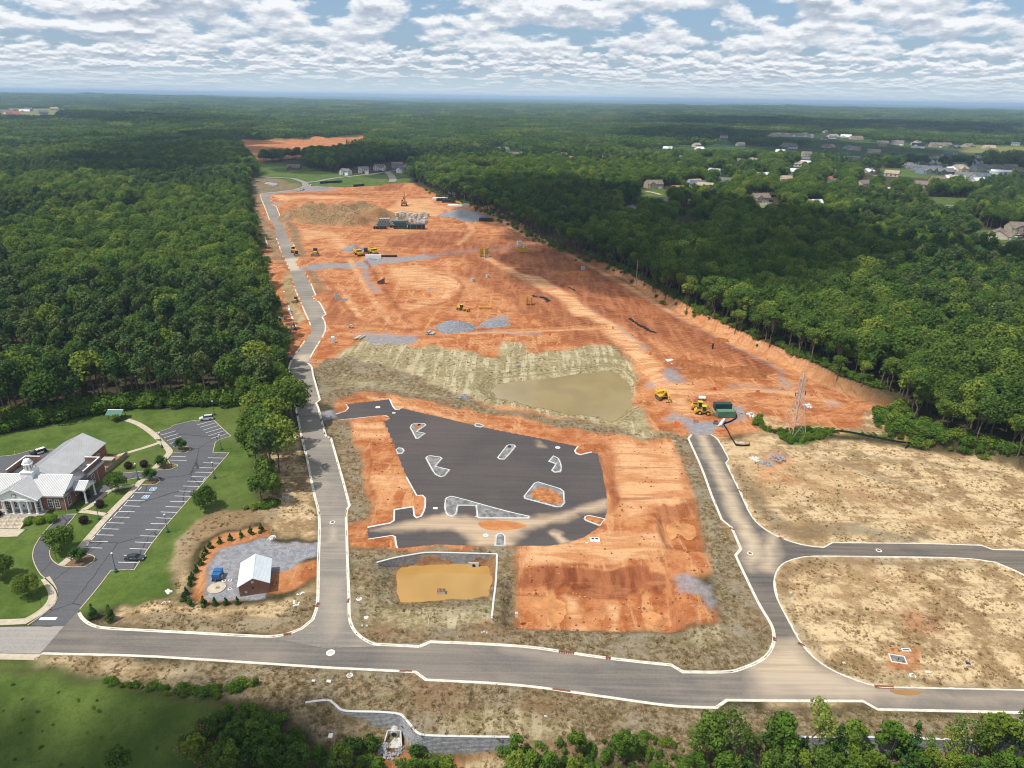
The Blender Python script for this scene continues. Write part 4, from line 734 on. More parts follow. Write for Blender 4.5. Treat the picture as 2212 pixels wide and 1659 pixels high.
def species(name, seed, H, Rr, base, nl, nleaf, ls, leafmat, tr=0.28, **kw):
    rs = np.random.default_rng(seed); cs, rr = crown_lobes(rs, H, Rr, base, nl, kw.get('lr', (0.30, 0.5)), kw.get('cone', False))
    V, F, t = leaf_cloud(rs, cs, rr, nleaf, ls, kw.get('upb', 0.25), kw.get('jit', 0.7))
    return {'crown': leaf_mesh(name + '_crown', V, F, t, leafmat), 'trunk': trunk_mesh(name + '_trunk', rs, H, base, tr, cs, kw.get('nb', 5), kw.get('lean', 0.5)), 'H': H}
SP = {
 'oak_a': species('oak_a', 1, 17, 5.6, 5.0, 26, 1900, 0.85, LEAF), 'oak_b': species('oak_b', 2, 19, 5.0, 7.0, 24, 1700, 0.85, LEAF), 'oak_c': species('oak_c', 3, 15, 4.8, 4.0, 20, 1500, 0.85, LEAF), 'oak_d': species('oak_d', 4, 18, 6.4, 5.5, 32, 2200, 0.9, LEAF),
 'edge_a': species('edge_a', 5, 19, 4.4, 8.5, 18, 1400, 0.8, LEAF, 0.26, lean=1.2, nb=9), 'edge_b': species('edge_b', 6, 17, 4.0, 7.5, 16, 1200, 0.8, LEAF, 0.22, lean=1.4, nb=9),
 'pine_a': species('pine_a', 7, 21, 3.4, 9.0, 18, 1000, 0.75, LEAF_PINE, 0.24, jit=1.4), 'pine_b': species('pine_b', 8, 19, 3.0, 8.5, 14, 800, 0.75, LEAF_PINE, 0.22, jit=1.4),
 'young_a': species('young_a', 9, 9, 2.8, 0.9, 26, 1900, 0.42, LEAF_YOUNG, 0.12, lr=(.14, .38), jit=1.2), 'young_b': species('young_b', 10, 8.0, 2.0, 0.6, 22, 1400, 0.38, LEAF_YOUNG, 0.10, jit=1.3, lr=(.14, .40)), 'young_c': species('young_c', 11, 10.5, 3.1, 1.4, 30, 2400, 0.42, LEAF, 0.15, lr=(.14, .38), jit=1.1),
 'cedar': species('cedar', 12, 9.5, 2.1, 0.4, 34, 2200, 0.34, LEAF_DARK, 0.14, cone=True, jit=1.0), 'bush_a': species('bush_a', 13, 2.6, 2.0, 0.0, 9, 700, 0.34, LEAF_YOUNG, 0.05), 'bush_b': species('bush_b', 14, 2.0, 1.6, 0.0, 8, 600, 0.30, LEAF, 0.05),
 'lawn_tree': species('lawn_tree', 15, 6.6, 3.3, 0.7, 22, 3200, 0.42, LEAF, 0.13), 'crape': species('crape', 16, 4.4, 2.0, 0.3, 14, 1900, 0.32, LEAF_DARK, 0.09), 'sumac': species('sumac', 22, 6.5, 3.0, 0.3, 18, 2400, 0.36, LEAF, 0.10), 'hedge_ball': species('hedge_ball', 17, 2.2, 1.45, 0.0, 1, 1, 0.2, LEAF_DARK, 0.05),
 'arbor': species('arbor', 18, 2.5, 0.85, 0.0, 26, 900, 0.22, LEAF_DARK, 0.06, cone=True, jit=1.0), 'thin': species('thin', 19, 10.5, 2.6, 3.0, 12, 600, 0.36, LEAF, 0.12, jit=1.3, nb=10, lean=0.9),
}
def ball_crown(name, seed, H, Rr, n, ls, mat, flowers=None):
    rs = np.random.default_rng(seed); V, F, t = leaf_cloud(rs, np.array([[0, 0, H * 0.5]]), np.array([Rr]), n, ls, 0.1, 0.5, H * 0.5 / Rr); return leaf_mesh(name, V, F, t, mat)
SP['hedge_ball']['crown'] = ball_crown('hedge_ball_crown', 20, 2.1, 1.5, 1600, 0.22, LEAF_YOUNG)
SP['oak_y'] = species('oak_y', 51, 14, 4.8, 3.0, 22, 1700, 0.8, LEAF_YOUNG); SP['dead'] = species('dead', 52, 15, 3.6, 5.0, 14, 60, 0.5, LEAF_PINE, 0.2, nb=14, lean=1.0)
SP['purple'] = {'crown': ball_crown('purple_crown', 21, 2.3, 1.25, 1300, 0.22, LEAF_RED), 'trunk': SP['bush_b']['trunk'], 'H': 2.3}
def tree(kind, name, loc, label, cat='tree', group=None, s=1.0, rz=None, sz=1.0):
    t = thing(name, label, cat, loc, random.uniform(0, 6.28) if rz is None else rz, group); t.scale = (s, s, s * sz)
    link('trunk', SP[kind]['trunk'], t); link('crown' if cat == 'tree' else 'foliage', SP[kind]['crown'], t); return t
# ------------------------------------------------------------------ woods: positions
CLEAR = [flats(z[3]) for z in ZONES if z[0] in ('clay', 'tan', 'lawn', 'field', 'mat', 'olive') and z[1] > 0.5] + ALLROADS + [flats([(1640, 915), (1700, 930), (1960, 960), (2120, 985), (2080, 1000), (1700, 950)])]
CLEAR += [flats([(735, 365), (885, 350), (885, 378), (735, 385)]), flats([(612, 345), (655, 343), (655, 368), (612, 368)]), flats([(1550, 1600), (-200, 1600), (-200, 1400), (2400, 1400), (2400, 1600)]), flats([(545, 395), (640, 398), (620, 415), (545, 420)]), flats([(655, 765), (740, 765), (745, 905), (685, 905)])]
def in_hole(X, Y, hx, hy, hr, pad):
    t_ = Y / hy; return (np.abs(X - hx * t_) < hr + pad) & (Y < hy + hr * 0.8 + pad) & (Y > hy * (0.90 if pad == 0 else 0.87) - hr - pad)
def forest_points():
    pts = []; sp = 5.8; rs = np.random.default_rng(3)
    ys = np.arange(120, 1500, sp); xs = np.arange(-1250, 1250, sp); X, Y = np.meshgrid(xs, ys); X = X.ravel() + rs.uniform(-.45, .45, X.size) * sp; Y = Y.ravel() + rs.uniform(-.45, .45, Y.size) * sp
    k = (np.abs(X) < 70 + 0.80 * Y) & (Y > 90); X, Y = X[k], Y[k]
    keep = np.ones(len(X), bool)
    for P_ in CLEAR: keep &= sdist(P_, X, Y, 6) < -1.2
    for hx, hy, hr in HOLES: keep &= ~in_hole(X, Y, hx, hy, hr, 0)
    keep &= (fbm(X / 55, Y / 55, 71, 2) < 0.70) | (np.hypot(X, Y) < 500); keep &= ~((X < 60) & (Y < 175)); keep &= ~((X > 60) & (Y < 205)); keep &= ~((np.abs(X + 40) < 32) & (Y < 175))
    return X[keep], Y[keep]
FARH = [(float(a), float(b)) for a, b in zip(np.random.default_rng(77).uniform(1440, 2210, 60), np.random.default_rng(78).uniform(283, 415, 60)) if b > 268 + 0.02 * (2200 - a)][:48] + [(30, 243), (62, 240), (95, 247), (118, 238), (140, 246), (330, 243)]
HOUSE_PX = [(a, b, 13) for a, b in FARH] + [(747.2, 377.5, 11), (785.5, 373.0, 12), (820.5, 368.0, 13), (858.5, 363.0, 14), (867.2, 373.2, 10), (891.0, 348.0, 10), (1906.0, 311.0, 18), (1937.8, 313.0, 20), (1977.8, 312.5, 20), (1982.8, 319.2, 20), (2020.2, 317.5, 18), (2042.8, 315.0, 18), (2062.8, 320.0, 16), (2090.2, 317.5, 21), (2135.2, 321.0, 18), (1972.8, 354.2, 15), (1999.0, 360.5, 16), (2012.8, 354.2, 13), (2036.5, 357.5, 15), (2001.5, 375.0, 17), (2019.0, 370.5, 12), (2039.0, 377.5, 15), (2069.0, 370.5, 19), (2070.2, 360.5, 16), (2084.0, 384.2, 18), (2087.8, 354.2, 16), (2110.2, 354.2, 14), (2132.8, 355.5, 14), (2115.2, 369.2, 18), (2120.2, 386.8, 18), (2146.5, 366.8, 20), (2174.0, 365.5, 20), (2196.5, 371.8, 16), (2209.0, 373.0, 15), (1984.0, 366.8, 16), (1962.8, 363.0, 15), (1674.0, 294.2, 22), (1685.2, 293.0, 21), (1697.8, 294.8, 22), (1717.8, 295.0, 21), (1732.0, 294.5, 24), (1745.2, 296.0, 20), (1799.0, 297.0, 22), (1827.0, 297.0, 20), (1849.0, 301.0, 22), (1822.8, 346.8, 16), (1840.2, 349.2, 16), (1886.5, 330.5, 18), (1844.0, 324.2, 20), (1831.5, 321.0, 20), (1704.0, 317.5, 22), (1789.0, 319.2, 18), (1891.5, 351.8, 16), (2155.2, 513.0, 20), (2202.8, 504.2, 16), (2189.0, 535.5, 12), (2034.0, 459.2, 14), (1945.2, 428.0, 10), (1867.0, 416.0, 10), (1914.0, 413.5, 9), (1759.0, 443.0, 13), (1792.0, 389.2, 9), (1874.5, 373.0, 12), (1809.0, 373.5, 10), (1411.2, 405.8, 21), (1466.2, 412.5, 15), (1422.5, 439.0, 13), (1641.2, 430.8, 21), (1359.5, 457.0, 12), (1363.8, 324.5, 14), (1043.0, 323.0, 20), (1086.0, 325.5, 20), (1109.2, 337.5, 18), (1134.2, 332.5, 12), (1215.5, 337.0, 14), (1230.5, 344.5, 10), (1293.0, 343.0, 14), (26.2, 247.0, 45), (53.8, 241.5, 38), (5.0, 242.0, 38), (426.2, 240.8, 38), (326.2, 225.8, 45)] + [(2160, 376, 26), (636, 365, 16), (1840, 345, 30), (1690, 455, 12), (1658, 452, 18), (2050, 440, 22), (2000, 436, 16), (1410, 425, 16), (1400, 432, 12), (2190, 520, 12)]
HOLES = [(*flat(px, py), r_) for px, py, r_ in HOUSE_PX] + [(*flat(2050, 378), 90), (*flat(1950, 385), 60), (*flat(2150, 372), 60), (*flat(1900, 312), 90), (*flat(2000, 318), 90), (*flat(2080, 320), 60)]
FX, FY = forest_points(); FZ = terr(FX, FY)
frs = np.random.default_rng(5)
fr_sd = sdist(FRw, FX, FY, 40)
pine_zone = fbm(FX / 160, FY / 160, 81, 3)
kinds = np.array(['oak_a', 'oak_b', 'oak_c', 'oak_d', 'edge_a', 'edge_b', 'pine_a', 'pine_b', 'oak_y', 'dead'])
ki = frs.integers(0, 4, len(FX)); edge = (fr_sd > 0) & (fr_sd < 9); ki = np.where(edge, frs.integers(4, 6, len(FX)), ki)
pn = (frs.uniform(size=len(FX)) < sstep(pine_zone, 0.50, 0.68) * 0.85) & ~edge; ki = np.where(pn, frs.integers(6, 8, len(FX)), ki)
yw = (sdist(np.array(flats([(1480, 620), (1640, 560), (1830, 520), (2230, 555), (2230, 660), (1900, 640), (1600, 680)])), FX, FY, 5) > 0) & (frs.uniform(size=len(FX)) < .7); yw |= frs.uniform(size=len(FX)) < .035; ki = np.where(yw & ~edge, 8, ki); ki = np.where(frs.uniform(size=len(FX)) < .008, 9, ki)
fs = frs.uniform(0.62, 1.2, len(FX)) * np.where((FX > 100) & (FY < 420), 0.92, 1.0); frot = frs.uniform(0, 6.28, len(FX))
def d_of(x, y, z):
    v = np.stack([x, y, z - CAMH], -1); zc = v @ FW; return CX + FPX * (v @ RT) / zc, CY - FPX * (v @ UP) / zc, zc
fpx, fpy, fzc = d_of(FX, FY, FZ + 9.0); infr = (fpx > -20) & (fpx < 2232) & (fpy < 1700)
order = np.argsort(np.where(infr, fzc, 1e9) - np.where(edge, 60, 0)); ind = np.zeros(len(FX), bool); ind[order[:250]] = True
n_ind = 0
for i in np.where(ind)[0]:
    k_ = kinds[ki[i]]; left = FX[i] < 0
    base_l = {'e': 'tall tree with a bare trunk at the cut bank of the red clay site', 'd': 'nearly bare grey tree among the woods behind the town hall' if left else 'nearly bare grey tree among the woods above the cut bank', 'p': 'dark narrow pine in the woods behind the town hall lawn' if left else 'dark narrow pine in the dense woods above the cut bank', 'o': 'broadleaf tree in the woods behind the town hall lawn' if left else 'broadleaf tree in the dense woods above the cut bank'}[k_[0]]
    tree(k_, 'pine_tree' if k_[0] == 'p' else 'broadleaf_tree', (FX[i], FY[i], FZ[i]), base_l, 'tree', ('pines' if k_[0] == 'p' else 'woods') + ' behind the town hall' if left else ('trees along the cut bank' if k_[0] == 'e' else 'pines above the cut bank' if k_[0] == 'p' else 'woods above the cut bank'), float(fs[i]), float(frot[i]))
# ------------------------------------------------------------------ the rest of the woods: one mass of instances
def proto_collection(name, meshes):
    c = bpy.data.collections.new(name)
    for i, (crown, trunk) in enumerate(meshes):
        bm = bmesh.new(); bm.from_mesh(crown)
        me = bpy.data.meshes.new('%s_%02d' % (name, i)); bm.to_mesh(me); bm.free(); me.materials.append(crown.materials[0])
        o = bpy.data.objects.new('%s_%02d' % (name, i), me); c.objects.link(o)
        if trunk:
            bm = bmesh.new(); bm.from_mesh(crown); n0 = len(bm.faces); bm.from_mesh(trunk); bm.faces.ensure_lookup_table()
            for f in bm.faces[n0:]: f.material_index = 1
            bm.to_mesh(me); bm.free(); me.materials.append(trunk.materials[0])
    return c
def scatter(name, coll, pos, rot, scl, idx, label, cat):
    me = bpy.data.meshes.new(name); n = len(pos); me.vertices.add(n); me.vertices.foreach_set('co', np.asarray(pos, np.float32).ravel())
    for nm, dt, fld, arr in (('rot', 'FLOAT_VECTOR', 'vector', rot), ('scl', 'FLOAT_VECTOR', 'vector', scl), ('idx', 'INT', 'value', idx)):
        a = me.attributes.new(nm, dt, 'POINT'); a.data.foreach_set(fld, np.ascontiguousarray(arr, np.int32 if dt == 'INT' else np.float32).ravel())
    o = bpy.data.objects.new(name, me); COL.objects.link(o); tag(o, label, cat, None, 'stuff')
    ng = bpy.data.node_groups.new(name, 'GeometryNodeTree'); ng.interface.new_socket('Geometry', in_out='INPUT', socket_type='NodeSocketGeometry'); ng.interface.new_socket('Geometry', in_out='OUTPUT', socket_type='NodeSocketGeometry')
    N, L = ng.nodes, ng.links; gi = N.new('NodeGroupInput'); go = N.new('NodeGroupOutput'); ip = N.new('GeometryNodeInstanceOnPoints'); ci = N.new('GeometryNodeCollectionInfo')
    ci.inputs['Collection'].default_value = coll; ci.inputs['Separate Children'].default_value = True; ci.inputs['Reset Children'].default_value = True
    def attr(nm, dt): q = N.new('GeometryNodeInputNamedAttribute'); q.data_type = dt; q.inputs['Name'].default_value = nm; return q.outputs[0]
    L.new(gi.outputs[0], ip.inputs['Points']); L.new(ci.outputs[0], ip.inputs['Instance']); ip.inputs['Pick Instance'].default_value = True
    L.new(attr('idx', 'INT'), ip.inputs['Instance Index']); L.new(attr('rot', 'FLOAT_VECTOR'), ip.inputs['Rotation']); L.new(attr('scl', 'FLOAT_VECTOR'), ip.inputs['Scale']); L.new(ip.outputs[0], go.inputs[0])
    md = o.modifiers.new('instances', 'NODES'); md.node_group = ng; return o
wood = proto_collection('wood_tree', [(SP[k]['crown'], SP[k]['trunk']) for k in kinds])
k = ~ind; zr = np.zeros(k.sum())
scatter('forest', wood, np.stack([FX[k], FY[k], FZ[k]], -1), np.stack([zr, zr, frot[k]], -1), np.repeat(fs[k][:, None], 3, 1), ki[k], 'unbroken dark green woods around the red clay site', 'forest')
def far_patch(seed, mat):
    rs = np.random.default_rng(seed); cs = []; rr = []
    for i in range(46):
        x, y = rs.uniform(-32, 32, 2); h = rs.uniform(9, 15)
        for q in range(3): cs.append([x + rs.normal() * 2, y + rs.normal() * 2, h - rs.uniform(0, 4)]); rr.append(rs.uniform(2.6, 4.6))
    V, F, t = leaf_cloud(rs, np.array(cs), np.array(rr), 2600, 2.3, 0.5, 0.6); return leaf_mesh('patch', V, F, t, mat), None
pats = proto_collection('wood_patch', [far_patch(s_, LEAF if s_ % 3 else LEAF_PINE) for s_ in range(30, 36)])
def far_points():
    out = []; rs = np.random.default_rng(8)
    for r0, r1, sp in ((1420, 3200, 50.0), (3200, 6500, 88.0), (6500, 12000, 150.0)):
        ys = np.arange(r0 * 0.6, r1, sp); xs = np.arange(-r1, r1, sp); X, Y = np.meshgrid(xs, ys); X = X.ravel() + rs.uniform(-.3, .3, X.size) * sp; Y = Y.ravel() + rs.uniform(-.3, .3, Y.size) * sp
        k = (np.abs(X) < 0.80 * Y + 60)
        if r0 < 2000: k &= (Y >= 1480) & (Y < r1)
        else: k &= (Y >= r0) & (Y < r1)
        X, Y = X[k], Y[k]; keep = np.ones(len(X), bool)
        for P_ in CLEAR: keep &= sdist(P_, X, Y, 60) < -14
        for hx, hy, hr in HOLES: keep &= ~in_hole(X, Y, hx, hy, hr * 1.2, 34)
        X, Y = X[keep], Y[keep]; out.append(np.stack([X, Y, np.full(len(X), sp / 50.0)], -1))
    return np.concatenate(out)
FP = far_points(); n = len(FP); zr = np.zeros(n); sxy = FP[:, 2] * 1.05
scatter('far_forest', pats, np.stack([FP[:, 0], FP[:, 1], terr(FP[:, 0], FP[:, 1]) - 0.5], -1), np.stack([zr, zr, frs.uniform(0, 6.28, n)], -1), np.stack([sxy, sxy, FP[:, 2] ** 0.35 * (0.55 + 1.0 * fbm(FP[:, 0] / 260, FP[:, 1] / 260, 77, 3)) * frs.uniform(0.7, 1.3, n)], -1), frs.integers(0, 6, n), 'far-off wooded hills fading blue to the horizon', 'forest')
# ------------------------------------------------------------------ town hall
ORD = ['first', 'second', 'third', 'fourth', 'fifth', 'sixth', 'seventh', 'eighth', 'ninth', 'tenth', 'eleventh', 'twelfth', 'thirteenth', 'fourteenth', 'fifteenth', 'sixteenth', 'seventeenth', 'eighteenth', 'nineteenth', 'twentieth', 'twenty-first', 'twenty-second', 'twenty-third', 'twenty-fourth', 'twenty-fifth', 'twenty-sixth', 'twenty-seventh', 'twenty-eighth']
def gable(parent, axis, a0, a1, c, half, zE, zR, mat, over=0.35, th=0.16, seam=0.45, h2=None, smat=None, fascia=WHITE):
    """pitched roof: ridge along axis from a0 to a1, centred on c across, eaves at +-half"""
    h2 = half if h2 is None else h2; sl = (zR - zE) / half; f = (lambda t, h, z: (t, h, z)) if axis == 'x' else (lambda t, h, z: (h, t, z)); roof = None
    for s, hh in ((-1, half), (1, h2)):
        e = hh + over; zl = zR - sl * e; m = MB()
        m.add([f(a0, c, zR), f(a1, c, zR), f(a1, c + s * e, zl), f(a0, c + s * e, zl), f(a0, c, zR + th), f(a1, c, zR + th), f(a1, c + s * e, zl + th), f(a0, c + s * e, zl + th)], [(0, 1, 2, 3), (4, 5, 6, 7), (0, 1, 5, 4), (1, 2, 6, 5), (2, 3, 7, 6), (3, 0, 4, 7)])
        ro = m.build('roof_slope', mat, parent); roof = roof or ro
        if seam:
            m = MB(); n = max(2, int((a1 - a0) / seam))
            for i in range(n + 1):
                t = a0 + (a1 - a0) * i / n; w_ = 0.035; z1, z2 = zR + th, zl + th
                m.add([f(t - w_, c, z1), f(t + w_, c, z1), f(t + w_, c + s * e, z2), f(t - w_, c + s * e, z2), f(t - w_, c, z1 + .07), f(t + w_, c, z1 + .07), f(t + w_, c + s * e, z2 + .07), f(t - w_, c + s * e, z2 + .07)], [(0, 1, 2, 3), (4, 5, 6, 7), (0, 1, 5, 4), (1, 2, 6, 5), (2, 3, 7, 6), (3, 0, 4, 7)])
            so = m.build('seams', smat or mat, ro); so['kind'] = 'stuff'
    m = MB().extr([(c - 0.14, zR + th - .03), (c, zR + th + .10), (c + 0.14, zR + th - .03)], axis, a0, a1); m.build('ridge_cap', fascia, parent)
    return roof
def gable_wall(parent, axis, at, c, half, zE, zR, mat, th=0.2, name='gable_wall'):
    m = MB().extr([(c - half, zE), (c + half, zE), (c, zR)], 'y' if axis == 'y' else 'x', at - th / 2, at + th / 2); return m.build(name, mat, parent)
def window(parent, x, y, z, w, h, face, nx=2, nz=3, frame=WHITE, glass=GLASS, d=0.06):
    """face: '-y' (front) or '+x' / '-x' / '+y'; casing, glass panes and bars"""
    ax = (lambda u, o, v: (x + u, y - o, z + v)) if face == '-y' else (lambda u, o, v: (x + o, y + u, z + v)) if face == '+x' else (lambda u, o, v: (x + u, y + o, z + v)) if face == '+y' else (lambda u, o, v: (x - o, y + u, z + v))
    def bx(m, u0, u1, v0, v1, o0, o1): m.add([ax(u, o, v) for o in (o0, o1) for u, v in ((u0, v0), (u1, v0), (u1, v1), (u0, v1))], [(0, 1, 2, 3), (4, 5, 6, 7), (0, 1, 5, 4), (1, 2, 6, 5), (2, 3, 7, 6), (3, 0, 4, 7)])
    m = MB(); b = 0.10
    bx(m, -w / 2 - b, -w / 2, -b, h + b, 0, d + .03); bx(m, w / 2, w / 2 + b, -b, h + b, 0, d + .03); bx(m, -w / 2, w / 2, h, h + b, 0, d + .03); bx(m, -w / 2 - .05, w / 2 + .05, -b, 0, 0, d + .10)
    for i in range(1, nx): u = -w / 2 + w * i / nx; bx(m, u - .03, u + .03, 0, h, 0, d + .02)
    for i in range(1, nz): v = h * i / nz; bx(m, -w / 2, w / 2, v - .03, v + .03, 0, d + .015)
    f = m.build('window', frame, parent)
    for i in range(nx):
        for j in range(nz):
            m = MB(); bx(m, -w / 2 + w * i / nx + .03, -w / 2 + w * (i + 1) / nx - .03, h * j / nz + .03, h * (j + 1) / nz - .03, 0.005, d); m.build('pane', glass, f)
    return f
def col_round(parent, x, y, z0, z1, r=0.28, name='column'):
    m = MB(); m.box(x, y, z0, r * 2.6, r * 2.6, 0.14); m.lathe((x, y, z0 + 0.14), [(r * 1.25, 0), (r * 1.25, 0.12), (r, 0.2), (r * 0.85, z1 - z0 - 0.55), (r * 1.15, z1 - z0 - 0.42), (r * 1.15, z1 - z0 - 0.30)], 14); m.box(x, y, z1 - 0.16, r * 2.6, r * 2.6, 0.16)
    return m.build(name, WHITE, parent)
HALL = thing('town_hall', 'red brick town hall with white portico, clock pediment, cupola and grey metal roofs', 'building', (-137.3, 171.8, 0.1))
def hall():
    H_ = HALL; m = MB(); m.box(0, 5.9, -1.5, 24.2, 11.8, 6.0); w0 = m.build('wall', BRICK, H_)
    MB().box(0, 22.0, -0.3, 13.0, 20.4, 4.8).build('wall', BRICK, H_)
    for s in (-1, 1): MB().box(s * 9.15, 16.25, -0.3, 6.1, 8.9, 4.78).build('wall', BRICK, H_)
    # entablature round the main block, eaves
    e = MB()
    for a, b, c_, d_ in ((0, -0.06, 24.6, 0.32), (0, 11.86, 24.6, 0.32)): e.box(a, b, 4.2, c_, d_, 0.55)
    for s in (-1, 1): e.box(s * 12.16, 5.9, 4.2, 0.32, 11.5, 0.55); e.box(s * 12.28, 16.3, 4.2, 0.3, 8.9, 0.52)
    e.build('cornice', WHITE, H_)
    gable(H_, 'x', -12.3, 12.3, 5.9, 5.9, 4.72, 8.0, METALROOF)
    for s in (-1, 1): gable_wall(H_, 'x', s * 12.0, 5.9, 5.75, 4.72, 7.85, WHITE); e = MB().add([(s * 12.25, 0, 4.76), (s * 13.0, -0.2, 4.6), (s * 13.0, 12.0, 4.6), (s * 12.25, 11.8, 4.76), (s * 12.25, 0, 5.15), (s * 12.25, 11.8, 5.15)], [(0, 1, 2, 3), (4, 1, 2, 5), (0, 4, 1), (3, 2, 5), (0, 3, 5, 4)]); e.build('pent_roof', M('dark_roof_edge', (0.10, 0.105, 0.11), 0.6), H_)
    gable(H_, 'y', 5.9, 32.4, 0, 6.5, 4.72, 8.0, METALROOF)
    gable_wall(H_, 'y', 32.1, 0, 6.3, 4.7, 7.85, BRICK)
    for s in (-1, 1):                                  # flat-roofed wings with parapets
        MB().box(s * 9.0, 16.25, 4.48, 5.0, 8.7, 0.10).build('flat_roof', M('roof_membrane', (0.075, 0.075, 0.08), 0.9, 0.1, 0, 0.35, 0.3), H_)
        p = MB(); p.box(s * 11.3, 16.2, 4.5, 0.3, 8.9, 1.45); p.box(s * 9.0, 20.5, 4.5, 4.3, 0.3, 1.45); p.build('parapet', BRICK, H_)
        p = MB(); p.box(s * 11.3, 16.2, 5.955, 0.42, 9.0, 0.10); p.box(s * 8.95, 20.5, 5.955, 4.26, 0.42, 0.10); p.build('coping', WHITE, H_)
        MB().extr([(s * 12.5, 4.70), (s * 11.47, 4.70), (s * 11.47, 5.05)], 'y', 11.9, 20.7).build('pent_roof', M('dark_roof_edge', (0.1, 0.1, 0.1)), H_)
    MB().box(9.3, 17.8, 4.59, 0.9, 0.9, 0.25).build('roof_hatch', M('hatch', (0.6, 0.56, 0.46)), H_)
    MB().cyl((-2.0, 11.5, 7.0), (-2.0, 11.5, 8.0), 0.08).build('vent_pipe', BLACK, H_)
    # portico
    s = MB(); s.box(0, -1.75, -1.5, 14.6, 3.4, 1.62); s.build('porch_floor', M('porch_concrete', (0.36, 0.33, 0.30), 0.9, .1), H_)
    MB().box(0, -3.48, -1.5, 14.8, 0.12, 1.5).build('porch_edge', BRICK, H_)
    for i in range(6): col_round(H_, -5.5 + 2.2 * i, -2.3, 0.13, 4.3)
    for x in (-5.5, 5.5): col_round(H_, x, -0.25, 0.13, 4.25, 0.22)
    p = MB(); p.box(0, -2.35, 4.3, 12.6, 0.6, 0.55); p.box(-6.0, -1.05, 4.3, 0.5, 2.0, 0.55); p.box(6.0, -1.05, 4.3, 0.5, 2.0, 0.55); p.build('entablature', WHITE, H_)
    gable_wall(H_, 'y', -2.35, 0, 6.2, 4.86, 7.9, WHITE, 0.3, 'pediment')
    gable(H_, 'y', -2.95, 5.9, 0, 6.3, 4.78, 8.0, METALROOF)
    r = MB()
    for sx in (-1, 1): r.add([(sx * 6.8, -2.98, 4.55), (0, -2.98, 7.95), (0, -2.98, 8.22), (sx * 6.8, -2.98, 4.82), (sx * 6.8, -2.72, 4.55), (0, -2.72, 7.95), (0, -2.72, 8.22), (sx * 6.8, -2.72, 4.82)], [(0, 1, 2, 3), (4, 5, 6, 7), (0, 1, 5, 4), (2, 3, 7, 6), (0, 3, 7, 4)])
    r.build('raking_cornice', WHITE, H_)
    c = MB().cyl((0.3, -2.50, 6.0), (0.3, -2.62, 6.0), 0.62, 0.62, 28); ck = c.build('clock', M('clock_rim', (0.10, 0.12, 0.14)), H_)
    MB().cyl((0.3, -2.61, 6.0), (0.3, -2.635, 6.0), 0.52, 0.52, 28).build('dial', WHITE, ck)
    hnd = MB(); hnd.box(0.3, -2.65, 6.0, 0.05, 0.02, 0.42); hnd.add([(0.3, -2.65, 5.97), (0.62, -2.65, 6.10), (0.60, -2.65, 6.16), (0.28, -2.65, 6.03)], [(0, 1, 2, 3)]); hnd.build('hands', BLACK, ck)
    tk = MB()
    for i in range(12): a = R(30 * i); tk.box(0.3 + 0.42 * math.sin(a), -2.645, 5.96 + 0.42 * math.cos(a), 0.05, 0.02, 0.08)
    tk.build('hour_marks', BLACK, ck)
    # doorway under the portico
    MB().box(0, -0.06, 0.12, 5.2, 0.14, 3.3).build('door_surround', WHITE, H_)
    for sx in (-0.47, 0.47): d_ = MB().box(sx, -0.16, 0.14, 0.9, 0.07, 2.3).build('door', WHITE, H_); MB().box(sx, -0.21, 1.0, 0.35, 0.04, 0.8).build('door_light', GLASS, d_)
    for x in (-1.75, 1.75): window(H_, x, -0.13, 1.0, 0.8, 1.5, '-y', 2, 2)
    for x in (-4.3, 4.3): window(H_, x, -0.01, 0.9, 1.2, 2.3, '-y', 2, 3)
    for x in (8.0, 9.95, -8.0, -9.95): window(H_, x, -0.01, 0.8, 1.2, 2.5, '-y', 2, 3)
    window(H_, 12.11, 2.0, 0.8, 1.2, 2.5, '+x', 2, 3); window(H_, 12.11, 5.6, 1.8, 1.2, 1.4, '+x', 2, 2); window(H_, 12.21, 14.2, 0.7, 1.2, 2.7, '+x', 2, 4); window(H_, 6.51, 27.5, 0.8, 1.3, 2.4, '+x', 2, 3)
    dp = MB(); dp.cyl((12.2, -0.05, 0), (12.2, -0.05, 4.2), 0.06); dp.cyl((12.3, 16.6, 0), (12.3, 16.6, 4.2), 0.06); dp.cyl((12.2, 11.5, 0), (12.2, 11.5, 4.2), 0.06); dp.build('downpipes', WHITE, H_)
    # cupola
    b = MB().box(0, 5.9, 6.3, 3.3, 3.3, 3.0); cu = b.build('cupola', WHITE, H_); MB().box(0, 5.9, 9.3, 3.6, 3.6, 0.14).build('cupola_ledge', WHITE, cu)
    MB().lathe((0, 5.9, 9.44), [(1.3, 0), (1.12, 0.15), (1.12, 1.9), (1.45, 2.05), (1.5, 2.25), (1.2, 2.35), (1.12, 2.9), (0.75, 3.45), (0.2, 3.62), (0.05, 3.95)], 8).build('cupola_dome', WHITE, cu)
    for i in range(8):
        a = R(22.5 + 45 * i); o = MB().box(0, 0, 0, 0.34, 0.05, 1.25).build('louvre', M('louvre_tan', (0.36, 0.28, 0.14)), cu); o.location = (1.06 * math.cos(a), 5.9 + 1.06 * math.sin(a), 9.8); o.rotation_euler = (0, 0, a + R(90))
    # carriage porch on the east side
    for y in (3.9, 8.5): col_round(H_, 15.6, y, 0.05, 4.0, 0.26)
    p = MB(); p.box(15.6, 6.2, 4.0, 0.55, 5.4, 0.5); p.box(13.9, 3.9, 4.0, 3.0, 0.45, 0.5); p.box(13.9, 8.5, 4.0, 3.0, 0.45, 0.5); p.build('porch_beam', WHITE, H_)
    gable(H_, 'x', 12.4, 16.1, 6.2, 2.5, 4.5, 5.9, METALROOF); gable_wall(H_, 'x', 15.75, 6.2, 2.4, 4.5, 5.8, WHITE)
    # front steps with cheek walls and rails
    n = 9
